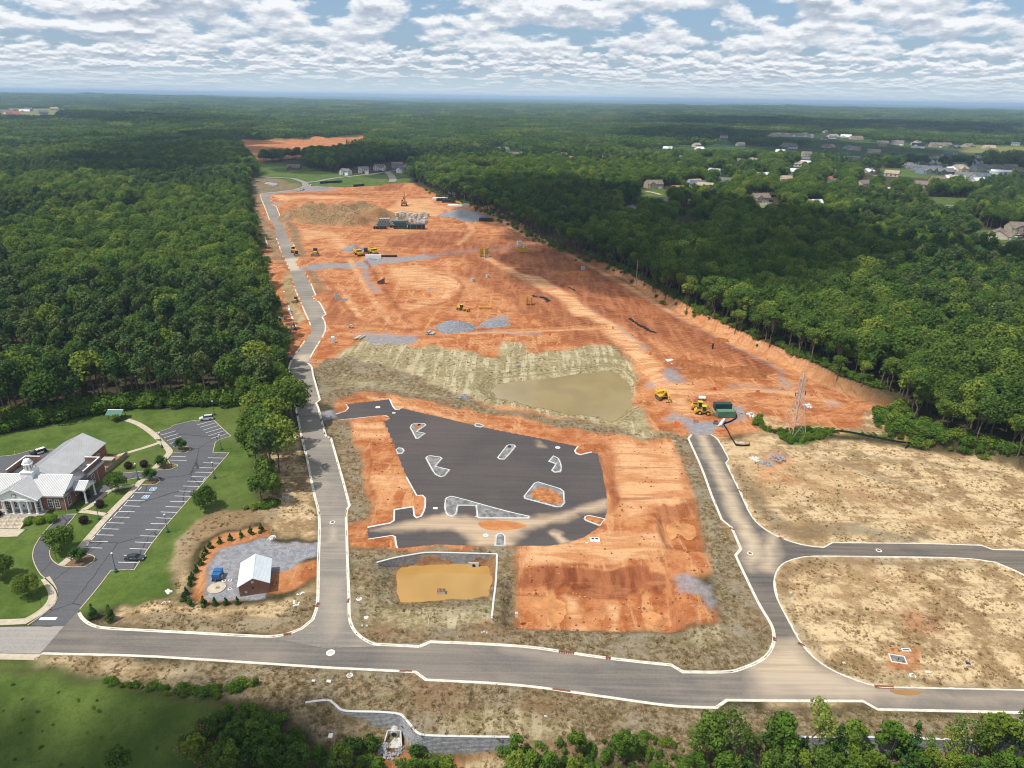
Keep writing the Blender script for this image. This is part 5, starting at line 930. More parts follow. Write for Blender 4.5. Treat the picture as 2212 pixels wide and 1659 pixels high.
    for i in range(n): MB().box(-0.6, -3.75 - i * 0.42, -1.6, 7.2, 0.42, 1.6 - i * 0.165).build('step', M('step_concrete', (0.54, 0.47, 0.36), 0.9), H_)
    for x in (-4.5, 3.3): MB().extr([(-3.5, 0.15), (-7.6, -1.35), (-7.9, -1.35), (-7.9, -1.7), (-3.5, -1.7)], 'x', x - 0.2, x + 0.2).build('cheek_wall', M('step_concrete', (0.5, .45, .35)), H_)
    for x in (-2.8, -0.6, 1.6):
        r = MB(); r.tube([(x, -3.6, 1.0), (x, -7.5, -0.5)], 0.03); r.tube([(x, -3.6, 0.55), (x, -7.5, -0.95)], 0.025)
        for t in range(5): y = -3.6 - t * 0.97; z = 1.0 - t * 0.375; r.cyl((x, y, z - 1.0), (x, y, z), 0.025)
        r.build('handrail', BLACK, H_)
hall()
bpy.context.view_layer.update()
# ------------------------------------------------------------------ paths, kerbs and paint round the town hall
def ribbon(name, pts, w, mat, z=0.15, th=0.12):
    L = smooth_line(flats(pts), 2); return struct(band(name, L, [(w / 2, z - th), (w / 2, z), (-w / 2, z), (-w / 2, z - th)], mat))
for pts, w in ((zz('A', (1095, 172), (1200, 208), (1290, 268), (1352, 320), (1398, 372), (1468, 438), (1462, 470), (1335, 595)), 2.0), (zz('A', (1235, 685), (1130, 805), (1000, 930), (860, 1085), (720, 1250), (600, 1375), (530, 1430)), 1.9),
               (zz('A', (1165, 742), (1050, 757), (940, 790), (860, 855), (790, 915), (715, 955)), 1.5), (zz('A', (690, 965), (760, 968), (920, 995)), 1.5)):
    ribbon('footpath', pts, w, PAVE)
ribbon('footpath', zz('A', (1378, 372), (1260, 412), (1080, 465), (985, 492)), 1.5, PAVE, 0.156)
ribbon('footpath', zz('B', (392, 20), (450, 110), (465, 180), (430, 250), (350, 320), (220, 395), (0, 405), (-400, 408)), 1.9, PAVE, 0.16)
ribbon('footpath', zz('B', (-400, 694), (0, 698), (335, 704)), 1.7, PAVE, 0.12)
struct(sheet('forecourt', [(-147, 164.3), (-133.2, 164.3), (-129.6, 163.4), (-130.4, 161.0), (-147, 159.5)], -1.32, PAVE))
for pts in (zz('A', (1395, 300), (1350, 285), (1470, 245), (1500, 220), (1670, 180), (1705, 185), (1840, 170), (1995, 315), (1895, 345), (1860, 370), (1840, 455), (1980, 460), (1350, 1185), (1160, 1468), (960, 1475), (820, 1659)) + zz('B', (690, 290)),
            zz('A', (510, 1430), (450, 1390), (425, 1330), (440, 1270), (520, 1150), (610, 1050), (660, 985)), zz('A', (510, 1015), (400, 1120), (310, 1240), (280, 1330), (290, 1400), (340, 1500)) + zz('B', (400, 30), (480, 110), (502, 180), (470, 250), (360, 345), (240, 428)),
            zz('A', (510, 1430), (600, 1448), (740, 1440), (810, 1395), (820, 1360), (790, 1340), (715, 1330)), zz('A', (1225, 735), (1350, 730), (1385, 700), (1370, 685), (1260, 690)), zz('A', (1330, 610), (1480, 600), (1535, 575), (1530, 560), (1470, 552), (1450, 522)),
            zz('A', (1500, 455), (1610, 455), (1645, 430), (1640, 410), (1600, 405)), zz('A', (1060, 635), (1330, 610)), zz('A', (1225, 670), (1100, 690), (980, 745)), zz('A', (-300, 508), (60, 487), (160, 470), (260, 440), (330, 430), (470, 428))):
    L = smooth_line(flats(pts), 1); struct(band('kerb', L, [(0.11, -0.05), (0.11, 0.16), (-0.11, 0.16), (-0.11, -0.05)], PAVE))
MULCH = M('bark_mulch', (0.20, 0.125, 0.085), 0.95, 0.1, 0, 0.3, 2.0)
for pts in (zz('A', (565, 1425), (600, 1440), (740, 1432), (800, 1390), (808, 1362), (785, 1347), (720, 1340)), zz('A', (1255, 725), (1345, 722), (1375, 702), (1362, 692), (1270, 700)), zz('A', (1350, 600), (1470, 592), (1522, 575), (1515, 565), (1440, 560)), zz('A', (1520, 448), (1605, 448), (1635, 428), (1630, 416), (1560, 418), (1525, 434))):
    struct(sheet('planting_bed', flats(pts), 0.14, MULCH))
STRIPES = [(1797, 500, 1940, 503), (1758, 543, 1903, 547), (1722, 585, 1868, 589), (1688, 624, 1835, 627), (1655, 662, 1805, 667), (1620, 702, 1762, 707), (1583, 744, 1725, 748), (1547, 787, 1690, 790), (1508, 830, 1665, 834), (1468, 876, 1630, 880), (1430, 922, 1590, 927), (1388, 968, 1556, 973), (1347, 1019, 1513, 1024), (1302, 1068, 1473, 1073), (1258, 1120, 1430, 1126), (1213, 1174, 1378, 1178), (1167, 1228, 1343, 1234), (1120, 1284, 1302, 1291), (1070, 1342, 1200, 1346), (1022, 1402, 1208, 1408),
 (1480, 488, 1605, 491), (1465, 520, 1612, 523), (1157, 800, 1315, 804), (1095, 869, 1250, 873), (1065, 915, 1208, 919), (1020, 963, 1163, 967), (973, 1012, 1120, 1015), (923, 1061, 1075, 1065), (877, 1113, 1027, 1117), (828, 1165, 980, 1169), (778, 1220, 932, 1224), (725, 1276, 882, 1280),
 (1705, 215, 1838, 180), (1728, 237, 1862, 198), (1752, 262, 1885, 222), (1776, 285, 1910, 246), (1800, 310, 1934, 268), (1826, 334, 1962, 292), (1393, 303, 1515, 268), (1417, 327, 1540, 291), (1443, 352, 1566, 315), (1466, 378, 1550, 352), (1495, 402, 1520, 393),
 (740, 1268, 770, 1232), (788, 1212, 820, 1176), (838, 1158, 870, 1122), (888, 1105, 918, 1070), (940, 1050, 970, 1016), (985, 1003, 1015, 970), (1030, 955, 1057, 923), (1072, 907, 1100, 878), (1130, 850, 1157, 820), (1197, 780, 1224, 752), (1370, 1168, 1395, 1133), (1755, 697, 1776, 672),
 (550, 985, 575, 952), (590, 985, 630, 952), (625, 985, 660, 955), (552, 950, 690, 950), (550, 987, 660, 987)]
cp = bpy.data.objects['town_hall_car_park']
def strip(parent, a, b, w, z, mat, name):
    a = Vector((*a, 0)); b = Vector((*b, 0)); t = (b - a).normalized(); n = Vector((-t.y, t.x, 0)) * w / 2
    m = MB(); m.add([(*(p.xy), z) for p in (a - n, b - n, b + n, a + n)] + [(*(p.xy), z - 0.004) for p in (a - n, b - n, b + n, a + n)], [(0, 1, 2, 3), (0, 4, 5, 1), (1, 5, 6, 2), (2, 6, 7, 3), (3, 7, 4, 0)]); return m.build(name, mat, parent)
for x0, y0, x1, y1 in STRIPES: strip(cp, flat(x0 / 4, 864 + y0 / 4), flat(x1 / 4, 864 + y1 / 4), 0.17, 0.040, PAINT, 'parking_line')
strip(cp, flat(86, 1336.5), flat(122, 1336.5), 0.9, 0.042, PAINT, 'stop_line')
BLUEP = M('blue_paint', (0.10, 0.26, 0.42))
for x, y in ((1322, 770), (1258, 838)):
    c = flat(x / 4, 864 + y / 4); s_ = strip(cp, (c[0] - 0.85, c[1]), (c[0] + 0.85, c[1]), 1.7, 0.040, PAINT, 'wheelchair_sign'); strip(s_, (c[0] - 0.72, c[1]), (c[0] + 0.72, c[1]), 1.44, 0.045, BLUEP, 'sign_field')
    m = MB()
    for i in range(14):
        a = R(-150 + i * 270 / 13); m.box(c[0] + 0.05 + 0.36 * math.cos(a), c[1] - 0.15 + 0.36 * math.sin(a), 0.047, 0.11, 0.11, 0.004)
    m.box(c[0] + 0.0, c[1] + 0.20, 0.047, 0.10, 0.5, 0.004); m.box(c[0] - 0.0, c[1] + 0.55, 0.047, 0.16, 0.16, 0.004); m.box(c[0] + 0.2, c[1] + 0.05, 0.047, 0.4, 0.09, 0.004); m.box(c[0] + 0.42, c[1] - 0.2, 0.047, 0.09, 0.45, 0.004); m.build('wheelchair_symbol', PAINT, s_)
# ------------------------------------------------------------------ lamps, signs and small things round the town hall
GREENP = M('lamp_green', (0.035, 0.115, 0.090), 0.5); GLOBE = M('lamp_globe', (0.80, 0.80, 0.78), 0.3, 0.4, 0, 0.03)
def lamp(loc, label):
    t = thing('lamp_post', label, 'lamp', loc, 0, 'lamp posts of the town hall car park')
    MB().lathe((0, 0, -0.1), [(0.42, 0), (0.42, 0.75), (0.30, 0.85), (0.16, 1.1), (0.16, 1.2)], 12).build('base', GREENP, t); MB().cyl((0, 0, 1.0), (0, 0, 5.1), 0.085, 0.06).build('pole', GREENP, t)
    MB().lathe((0, 0, 5.05), [(0.12, 0), (0.2, 0.12), (0.08, 0.2)], 10).build('collar', BLACK, t); MB().ball((0, 0, 5.5), 0.26, n=12, m=8).build('globe', GLOBE, t, True)
for (x, y), lb in zip(((1400, 412), (1913, 432), (1195, 690), (1855, 678), (1450, 1143), (857, 1033), (1003, 1487), (1852, 130)), ('lamp post on the lawn corner beside the forked footpath', 'lamp post on the grass bay below the fan of parking bays', 'lamp post by the drive between two dark shrubs', 'lamp post at the upper kerb of the long parking row', 'lamp post at the kerb below the round lawn tree', 'lamp post beside the short steps near the carriage porch', 'lamp post at the lower corner by the parked grey sedan', 'lamp post behind the white sport utility car')):
    lamp(Z('A', x, y), 'green ' + lb)
def post_sign(loc, label, col, w=0.45, h=0.5, ph=1.9, rz=0.0, octo=False):
    t = thing('road_sign', label, 'sign', loc, rz); MB().cyl((0, 0, -0.2), (0, 0, ph + h * .5), 0.04, n=6).build('post', BLACK, t)
    m = MB()
    if octo: m.cyl((0, -0.05, ph + h / 2), (0, -0.08, ph + h / 2), w / 2, w / 2, 8)
    else: m.box(0, -0.06, ph, w, 0.03, h)
    m.build('panel', col, t)
PURP = M('sign_purple', (0.13, 0.045, 0.09)); YELS = M('sign_ochre', (0.42, 0.26, 0.04))
post_sign(Z('A', 1882, 378), 'small purple sign on a post beside the grass bay', PURP); post_sign(Z('A', 1612, 425), 'small purple sign at the mulch island with the dark shrub', PURP); post_sign(Z('A', 1483, 580), 'small ochre sign on the drive island', YELS); post_sign(Z('A', 490, 1385), 'small purple sign at the tip of the drive lawn', PURP)
post_sign(Z('A', 1062, 800), 'small white sign under the lawn tree by the path', WHITE); post_sign(Z('B', 362, 272), 'octagonal stop sign seen from its dark back at the car park exit', BLACK, 0.9, 0.9, 2.1, 0, True); post_sign(Z('A', 678, 985), 'black post sign at the striped crossing', BLACK, 0.7, 0.7, 0.9)
t = thing('fire_hydrant', 'yellow and green fire hydrant on the rear lawn', 'hydrant', Z('A', 130, 462)); MB().lathe((0, 0, 0), [(0.2, 0), (0.2, 0.08), (0.14, 0.1), (0.14, 0.5), (0.18, 0.52), (0.18, 0.58), (0.08, 0.72)], 10).build('barrel', M('hydrant_yellow', (0.55, 0.42, 0.04)), t); MB().cyl((-0.28, 0, 0.4), (0.28, 0, 0.4), 0.07).build('nozzle', M('hydrant_green', (0.05, 0.2, 0.08)), t)
t = thing('bench', 'grey bench at the forecourt of the town hall', 'bench', (-130.6, 163.0, -1.3), R(30))
MB().box(0, 0, 0.42, 1.6, 0.45, 0.06).build('seat', STONE, t); MB().box(0, 0.22, 0.5, 1.6, 0.06, 0.4).build('backrest', STONE, t)
for sx in (-0.6, 0.6): MB().box(sx, 0, 0, 0.1, 0.4, 0.42).build('leg', STONE, t)
TANP = M('tan_screen', (0.30, 0.25, 0.165), 0.8)
t = thing('air_conditioner', 'large tan rooftop-style air conditioner unit beside the brick rear wall', 'air conditioner', (-127.2, 198.2, 0.1)); MB().box(0, 0, 0.25, 3.4, 2.2, 2.0).build('casing', TANP, t); MB().box(0, 0, 0, 3.8, 2.6, 0.25).build('base', PAVE, t); MB().box(0, 0, 2.25, 3.6, 2.4, 0.12).build('top', M('unit_top', (0.4, 0.37, 0.3)), t); MB().box(0.3, -1.14, 0.7, 2.4, 0.06, 1.1).build('grille', STEEL, t)
t = thing('screen_fence', 'tan board screen around the air conditioner yard', 'fence', (-125.2, 192.8, 0.1))
for i in range(12):
    a = Vector((0.1, 0.1, 0)).lerp(Vector((0.6, 11.6, 0)), i / 12); b = Vector((0.1, 0.1, 0)).lerp(Vector((0.6, 11.6, 0)), (i + 1) / 12); d = b - a; MB().box((a.x + b.x) / 2, (a.y + b.y) / 2, 0, 0.06, d.length - 0.03, 1.7, math.atan2(d.y, d.x) - R(90)).build('panel', TANP, t)
MB().box(0.65, 11.8, 0, 0.14, 0.14, 2.1).build('post', TANP, t)
struct(sheet('mulch_yard', [(-130.6, 193.0), (-125.2, 193.0), (-124.7, 204.2), (-130.6, 204.2)], 0.16, M('mulch_orange', (0.33, 0.17, 0.085), .95, .1, 0, .25)))
t = thing('picnic_shelter', 'small picnic shelter with a green roof at the edge of the woods', 'shelter', Z('A', 1015, 160)); 
for sx in (-2.2, 2.2):
    for sy in (-1.6, 1.6): MB().box(sx, sy, 0, 0.16, 0.16, 2.4).build('post', BARK, t)
gable(t, 'x', -2.8, 2.8, 0, 2.0, 2.4, 3.4, M('green_metal_roof', (0.05, 0.16, 0.11), 0.5), 0.4, 0.1, 0)
t = thing('porch_bin_store', 'black cabinet under the carriage porch', 'cabinet', (-123.2, 178.2, 0.06)); MB().box(0, 0, 0, 1.4, 1.9, 2.1).build('body', BLACK, t); MB().box(0, 0, 2.1, 1.5, 2.0, 0.08).build('lid', BLACK, t)
# shrubs and trees of the grounds
for (x, y), lb in zip(((1113, 592), (1248, 577), (865, 925), (728, 1065), (-10, 1045)), ('first purple-leaved round shrub below the screen fence', 'purple-leaved round shrub on the lawn nearer the drive islands', 'purple-leaved round shrub by the walk in front of the carriage porch', 'purple-leaved round shrub beside the short steps', 'purple-leaved round shrub left of the front steps')): tree('purple', 'purple_shrub', Z('A', x, y), lb, 'shrub', 'purple shrubs of the town hall')
for (x, y), lb in zip(((260, 1070), (345, 1062), (452, 1050)), ('clipped round green shrub next to the front steps', 'clipped round green shrub in the middle of three', 'clipped round green shrub next to the drive')): tree('hedge_ball', 'clipped_shrub', Z('A', x, y), lb, 'shrub', 'clipped shrubs at the porch')
for (x, y), lb in zip(((1562, 432), (1402, 585), (1297, 698), (680, 1402)), ('dark bushy shrub on the uppermost mulch island', 'dark bushy shrub on the island by the drive mouth', 'dark bushy shrub at the head of the footpath', 'dark bushy shrub on the lowest mulch island')): tree('crape', 'island_shrub', Z('A', x, y), lb, 'shrub', 'shrubs on the parking islands')
for (x, y), lb, s_ in zip(((1015, 785), (545, 1300), (1768, 940), (10, 1540), (255, 1690)), ('lawn tree in front of the carriage porch', 'broad lawn tree inside the loop of the drive', 'dense round lawn tree beside the long parking row', 'lawn tree at the picture edge below the forecourt', 'lawn tree beside the curved footpath and stop sign'), (0.9, 1.15, 1.05, 0.95, 0.9)): tree('lawn_tree', 'lawn_tree', Z('A', x, y), lb, 'tree', 'lawn trees of the town hall', s_)
tree('cedar', 'cedar_tree', Z('B', 810, 365), 'squat dark cedar at the kerb bend, nearer the car park exit', 'tree', None, 0.55, None, 0.8); tree('cedar', 'cedar_tree', Z('B', 960, 385), 'squat dark cedar behind the kerb bend, nearer the brick hut', 'tree', None, 0.6, None, 0.8); tree('bush_b', 'pampas_shrub', Z('A', 1005, 195), 'grey-green grassy shrub in front of the picnic shelter', 'shrub', None, 1.3)
# ------------------------------------------------------------------ brick hut with its pad, hedge and pump
def z8(x, y): return (378 + x / 8, 1123.3 + y / 8)
FL, FR, RR = (Vector((*flat(*z8(*p)), 0)) for p in ((1125, 1330), (1640, 1255), (1690, 890)))
hw = (FR - FL).length; hd = 9.2; hrz = math.atan2(FR.y - FL.y, FR.x - FL.x)
t = thing('brick_hut', 'small red brick hut with a white ribbed metal roof on a gravel pad', 'building', (FL.x, FL.y, 0.1), hrz)
MB().box(hw / 2, hd / 2, -0.3, hw, hd, 3.2).build('wall', BRICK, t)
for y in (0.1, hd - 0.1): gable_wall(t, 'y', y, hw / 2, hw / 2, 2.88, 4.6, BRICK, 0.2)
gable(t, 'y', -0.3, hd + 0.3, hw / 2, hw / 2, 2.9, 4.7, METALROOF2, 0.35, 0.12, 0.42)
MB().cyl((hw * 0.47, -0.02, 2.0), (hw * 0.47, -0.10, 2.0), 0.24, n=16).build('wall_vent', BLACK, t)
for x, z in ((0.47, 3.35), (0.22, 0.8)): MB().box(hw * x, -0.06, z, 0.55, 0.12, 0.6).build('meter_box', M('meter_grey', (0.55, 0.55, 0.57)), t)
MB().box(hw + 0.03, 2.5, 0, 0.08, 1.0, 2.1).build('door', STEEL, t); MB().box(-0.03, 5.0, 0, 0.08, 1.0, 2.1).build('door', STEEL, t)
t = thing('diesel_pump', 'blue enclosed diesel pump on a concrete slab beside the brick hut', 'pump', G(*z8(735, 1010)), R(3))
MB().box(0, 1.0, 0.35, 1.9, 1.5, 1.55).build('hood', M('pump_blue', (0.025, 0.12, 0.32), 0.4), t); MB().box(0, -0.35, 0.35, 1.9, 1.2, 1.35).build('hood', M('pump_blue', (0.025, 0.12, 0.32)), t); MB().box(0, 0.3, 0.0, 2.0, 3.0, 0.35).build('skid', BLACK, t); MB().tube([(0, -0.9, 0.5), (0, -1.5, 0.45), (0, -1.9, 0.1)], 0.14).build('hose', RUST, t); MB().cyl((0.1, 0.9, 1.9), (0.1, 0.9, 2.15), 0.06).build('exhaust', STEEL, t); MB().box(1.25, -0.3, 0, 0.5, 0.8, 1.1).build('control_box', STEEL, t)
c = G(*z8(720, 1180)); MB().cyl((c.x, c.y, 0.0), (c.x, c.y, 0.30), 2.1, n=28).build('wet_well_slab', PAVE); tag(bpy.data.objects['wet_well_slab'], 'round concrete lid slab in front of the blue pump', 'slab')
MB().box(0.3, 0.0, 0.31, 0.9, 0.7, 0.05).build('hatch', STEEL, bpy.data.objects['wet_well_slab']).location = (c.x, c.y, 0)
def manhole(loc, label, r=0.55, ring=CONC_NEW, lid=RUST):
    t = thing('manhole', label, 'manhole', loc, 0, 'manhole covers'); MB().lathe((0, 0, -0.1), [(r * 1.25, 0), (r * 1.25, 0.13), (r * 0.8, 0.13), (r * 0.8, 0.1)], 16).build('ring', ring, t); MB().cyl((0, 0, -0.05), (0, 0, 0.05), r * 0.78, n=16).build('lid', lid, t)
for p, lb in (((845, 1050), 'nearer the blue pump'), ((950, 1040), 'between the blue pump and the brick hut'), ((945, 1190), 'in front of the hut wall')): manhole(G(*z8(*p)), 'small pale valve cover on the gravel ' + lb, 0.38)
arb = [(1490, 205), (1315, 245), (1145, 295), (960, 355), (775, 405), (610, 490), (530, 590), (490, 680), (440, 780), (370, 900), (305, 1030), (265, 1130), (195, 1290), (155, 1400), (270, 1480), (500, 1480), (690, 1475), (885, 1465), (1080, 1450)]
for i, p in enumerate(arb): tree('arbor', 'arborvitae', G(*z8(*p)), ORD[i] + ' young arborvitae of the curved hedge, counted from the rubble heap', 'shrub', 'curved hedge round the gravel pad', random.uniform(0.85, 1.15))
def rocks(name, label, spots, n, size, mat, cat='rocks'):
    m = MB(); rs = random.Random(len(label))
    for i in range(n):
        cx_, cy_, z_, rr = rs.choice(spots); a = rs.uniform(0, 6.28); d = rr * math.sqrt(rs.random()); s_ = size * rs.uniform(0.5, 1.3); p = (cx_ + d * math.cos(a), cy_ + d * math.sin(a), z_ + s_ * 0.1 + (1 - d / max(rr, .01)) * size * 0.8)
        b = len(m.v); m.ball(p, s_ * rs.uniform(.4, .6), s_ * rs.uniform(.35, .6), s_ * rs.uniform(.3, .45), 5, 3)
        for k_ in range(b, len(m.v)): x, y, z = m.v[k_]; m.v[k_] = (x + rs.uniform(-.1, .1) * s_, y + rs.uniform(-.1, .1) * s_, z + rs.uniform(-.1, .1) * s_)
    o = m.build(name, mat); return tag(o, label, cat, None, 'stuff')
g1 = G(*z8(1690, 300)); rocks('rubble_heap', 'heap of white broken stone at the end of the hedge', [(g1.x, g1.y, g1.z, 0.9), (g1.x - .4, g1.y - .8, g1.z, 0.7)], 90, 0.4, M('pale_rubble', (0.62, 0.61, 0.58)))
for zk, x, y, lb, n in (('B', 1465, 140, 'torn white sheeting and sticks on the lawn edge beside the hedge', 7), ('B', 1435, 228, 'crumpled white bag on the straw below the hedge', 3), ('F', 440, 150, 'crumpled white wrapping on the verge right of the hut', 4), ('F', 405, 240, 'white board scraps on the verge above the street bend', 4)):
    p = Z(zk, x, y); m = MB(); rs = random.Random(x)
    for i in range(n): m.box(p.x + rs.uniform(-.8, .8), p.y + rs.uniform(-.6, .6), p.z, rs.uniform(.3, 1.4), rs.uniform(.1, .6), rs.uniform(.05, .25), rs.uniform(0, 3), 0.7)
    tag(m.build('debris', WHITE), lb, 'debris')
# ------------------------------------------------------------------ block retaining walls
WALLM = M('wall_block', (0.33, 0.335, 0.345), 0.95, 0.1, 0, 0.22, 1.3); CAPM = M('wall_cap', (0.56, 0.55, 0.52), 0.9, 0.1, 0, 0.08)
def resample(L, st):
    L = [np.array(p) for p in L]; out = [L[0]]; acc = 0.0
    for a, b in zip(L[:-1], L[1:]):
        d = np.hypot(*(b - a)); t_ = st - acc
        while t_ <= d: out.append(a + (b - a) * t_ / d); t_ += st
        acc = d - (t_ - st)
    return out
def ret_wall(line, side, ztop, base_z, label, course=0.28, blk=0.60, batter=0.16):
    """line: top edge on the ground; side: +1 when the open face looks left of the line"""
    o = thing('retaining_wall', label, 'wall', (line[0][0], line[0][1], 0)); L = resample(smooth_line(line, 2), blk); m = MB(); ox, oy = line[0]; rs = random.Random(5); caps = []; cm = None
    for i in range(len(L) - 1):
        a, b = L[i], L[i + 1]; t_ = (b - a) / max(np.hypot(*(b - a)), 1e-6); nrm = np.array([-t_[1], t_[0]]) * side; mid = (a + b) / 2; ang = math.atan2(t_[1], t_[0]); zt = ztop(mid) if callable(ztop) else ztop; zb = base_z(mid) - 0.25
        n = max(1, int((zt - zb) / course))
        for c_ in range(n):
            z = zt - course * (c_ + 1); o_ = 0.02 + batter * course * (c_ + 0.5) + rs.uniform(-0.012, 0.012); sh = (0.5 if c_ % 2 else 0.0) * blk; p = mid + nrm * o_ + t_ * sh
            m.box(p[0] - ox, p[1] - oy, z + 0.02, blk - 0.03, 0.34, course - 0.045, ang)
        caps.append((mid[0] - ox + nrm[0] * 0.0, mid[1] - oy + nrm[1] * 0.0, zt, ang))
    f = m.build('block', WALLM, o); f['kind'] = 'stuff'
    cme = MB().box(0, 0, 0, blk * 1.03, 0.46, 0.12).build('cap_stone', CAPM, None, data_only=True)
    for x, y, z, a in caps[:300]: link('cap_stone', cme, o, (x, y, z), a)
    # core behind the blocks
    prof = [(0.05 * side, 0.0), (-0.45 * side, 0.0)]
    return o
def front_z(d, nrm_side, L):
    return None
lineB = flats(WALL_B); ret_wall(lineB, -1, 0.14, lambda p: float(terr(p[0], p[1] - 1.6)), 'long curving grey block retaining wall below the street, with the culvert at its foot')
lineR = flats(WALL_R); ret_wall(lineR, -1, 0.14, lambda p: float(terr(p[0], p[1] - 1.6)), 'straight grey block retaining wall behind the roadside trees in the corner')
lineP = flats(WALL_P); ret_wall(lineP, -1, 0.13, lambda p: max(-3.4, min(-0.15, float(terr(p[0] - (1.2 if p[1] < 149 else 0), p[1] - 1.7)))), 'grey block retaining wall on two sides of the muddy basin', 0.28, 0.60, 0.08)
# culvert mouth below the wall
cv = Z('F', 1245, 1400); t = thing('culvert_headwall', 'concrete culvert mouth with wing walls at the foot of the curving wall', 'culvert', (cv.x, cv.y, cv.z - 0.05))
MB().box(0, 0.5, 0, 2.3, 0.25, 1.5).build('headwall', PIPEC, t); MB().box(0, -0.9, -0.1, 2.8, 2.6, 0.15).build('apron', PIPEC, t)
for s in (-1, 1): MB().add([(s * 1.1, 0.5, 0), (s * 1.35, 0.5, 0), (s * 1.85, -2.0, 0), (s * 1.6, -2.0, 0), (s * 1.1, 0.5, 1.45), (s * 1.35, 0.5, 1.45), (s * 1.85, -2.0, 0.35), (s * 1.6, -2.0, 0.35)], [(0, 1, 2, 3), (4, 5, 6, 7), (0, 1, 5, 4), (1, 2, 6, 5), (2, 3, 7, 6), (3, 0, 4, 7)]).build('wing_wall', PIPEC, t)
MB().cyl((0, 2.6, 0.75), (0, 0.3, 0.75), 0.78, n=18).build('pipe', PIPEC, t); MB().cyl((0, 0.36, 0.72), (0, 0.18, 0.72), 0.66, n=18).build('pipe_rim', PIPEC, t); MB().cyl((0, 0.20, 0.72), (0, 0.16, 0.72), 0.54, n=18).build('pipe_mouth', BLACK, t)
sp_ = [];
for x, y in ((1140, 1490), (1150, 1530), (1190, 1555), (1235, 1560), (1275, 1530), (1295, 1490), (1160, 1470)): p = Z('F', x, y); sp_.append((p.x, p.y, p.z, 0.8))
rocks('riprap', 'grey riprap horseshoe in front of the culvert mouth', sp_, 260, 0.42, STONE)
for k_, lb, n in ((('N', 1850, 1050, 2.6), 'grey riprap fan at the near corner of the big pond', 150), (('O', 215, 1040, 1.8), 'riprap at the pointed end of the big pond', 90), (('N', 1560, 120, 2.0), 'scattered broken stone beside the straw strip', 60), (('O', 368, 790, 1.2), 'riprap at the pipe outlet on the straw bank', 70), (('P', 1150, 1135, 1.6), 'pale boulders on the clay beside the pylon', 12), (('P', 560, 1195, 1.3), 'heap of grey rubble beside the green containers', 50), (('P', 655, 1215, 1.6), 'pale broken blocks left of the pylon scrub', 16), (('E', 692, 725, 1.7), 'pale gravel pile on the tan lot', 120), (('E', 800, 760, 2.6), 'grey broken stone spread on the tan lot', 120), (('E', 880, 690, 2.8), 'grey rubble on the brow of the tan lot', 130), (('N', 130, 200, 5), 'grey stones strewn at the foot of the western woods', 90), (('N', 820, 215, 3.0), 'ring of broken stone on the clay near the concrete box', 120), (('J', 400, 1140, 4.0), 'grey stones west of the long road', 60)):
    p = Z(*k_[:3]); rocks('stones', lb, [(p.x, p.y, p.z - 0.1, k_[3])], n, 0.55 if k_[0] != 'P' or n > 20 else 1.2, STONE if 'pale' not in lb else M('pale_rubble', (0.6, 0.6, 0.6)))
# concrete outlet boxes in the water
def outlet(loc, label, w=1.7, h=1.4, lid=RUST):
    t = thing('outlet_box', label, 'outlet', loc); MB().box(0, 0, -1.5, w, 1.0, h + 1.5).build('box', PIPEC, t)
    for i in range(6): MB().box(-w / 2 + w * (i + .5) / 6, 0, h, w / 6 - 0.08, 1.05, 0.07).build('grate_bar', lid, t)
p = flat(953, 1276, -2.2); outlet((p[0], p[1], -2.9), 'concrete outlet box with a rusty grate in the muddy basin', 2.0, 0.9); p = flat(1287, 905, -3.5); outlet((p[0], p[1], -4.0), 'concrete outlet box with a rusty grate at the near shore of the big pond', 2.6, 1.2)
p = Z('C', 1935, 1655); t = thing('pipe_headwall', 'small white pipe headwall at the block wall of the basin', 'outlet', (p.x, p.y - 0.6, -2.3)); MB().box(0, 0, -1, 2.6, 0.3, 1.5).build('headwall', CAPM, t); MB().cyl((0, -0.1, -0.2), (0, -0.3, -0.2), 0.4, n=14).build('pipe_mouth', BLACK, t)
# ------------------------------------------------------------------ drains, covers, boxes on the verges
INL = M('inlet_iron', (0.19, 0.075, 0.045), 0.8)
for zk, x, y, a, w, lb in (('F', 322, 503, 12, 1.6, 'in the kerb bend left of the crossing'), ('F', 583, 250, 85, 1.6, 'in the west kerb above the crossing'), ('F', 853, 215, 88, 1.4, 'in the east kerb above the crossing'), ('F', 1318, 826, -2, 1.3, 'in the south kerb, the western one of two'), ('F', 1372, 826, -2, 1.3, 'in the south kerb just before the notch'), ('G', 575, 657, -8, 3.4, 'long, in the north kerb below the clay lot'), ('G', 935, 708, -8, 1.1, 'short, in the north kerb below the clay lot'), ('G', 530, 991, -9, 3.6, 'long, in the south kerb opposite the clay lot'), ('H', 55, 545, 75, 1.3, 'at the tip of the block corner by the east road'), ('H', 285, 597, -52, 1.4, 'in the kerb curve of the tan lot'), ('H', 1003, 960, -3, 3.8, 'long, beside the puddle'), ('E', 558, 998, -63, 1.3, 'in the east kerb of the east road'), ('E', 490, 1330, -62, 1.3, 'in the west kerb below the notch'), ('E', 918, 1412, -25, 1.3, 'in the curve to the side road'), ('E', 1150, 1568, 3, 1.3, 'in the inner curve of the side road')):
    p = Z(zk, x, y); t = thing('storm_drain', 'rusty storm drain ' + lb, 'drain', (p.x, p.y, 0.0), R(a), 'storm drains'); MB().box(0, 0.1, 0, w, 0.45, 0.185).build('hood', INL, t)
    for i in range(max(2, int(w / 0.45))): n_ = max(2, int(w / 0.45)); MB().box(-w / 2 + w * (i + .5) / n_, -0.28, 0.03, w / n_ - 0.12, 0.34, 0.045).build('grate', INL, t)
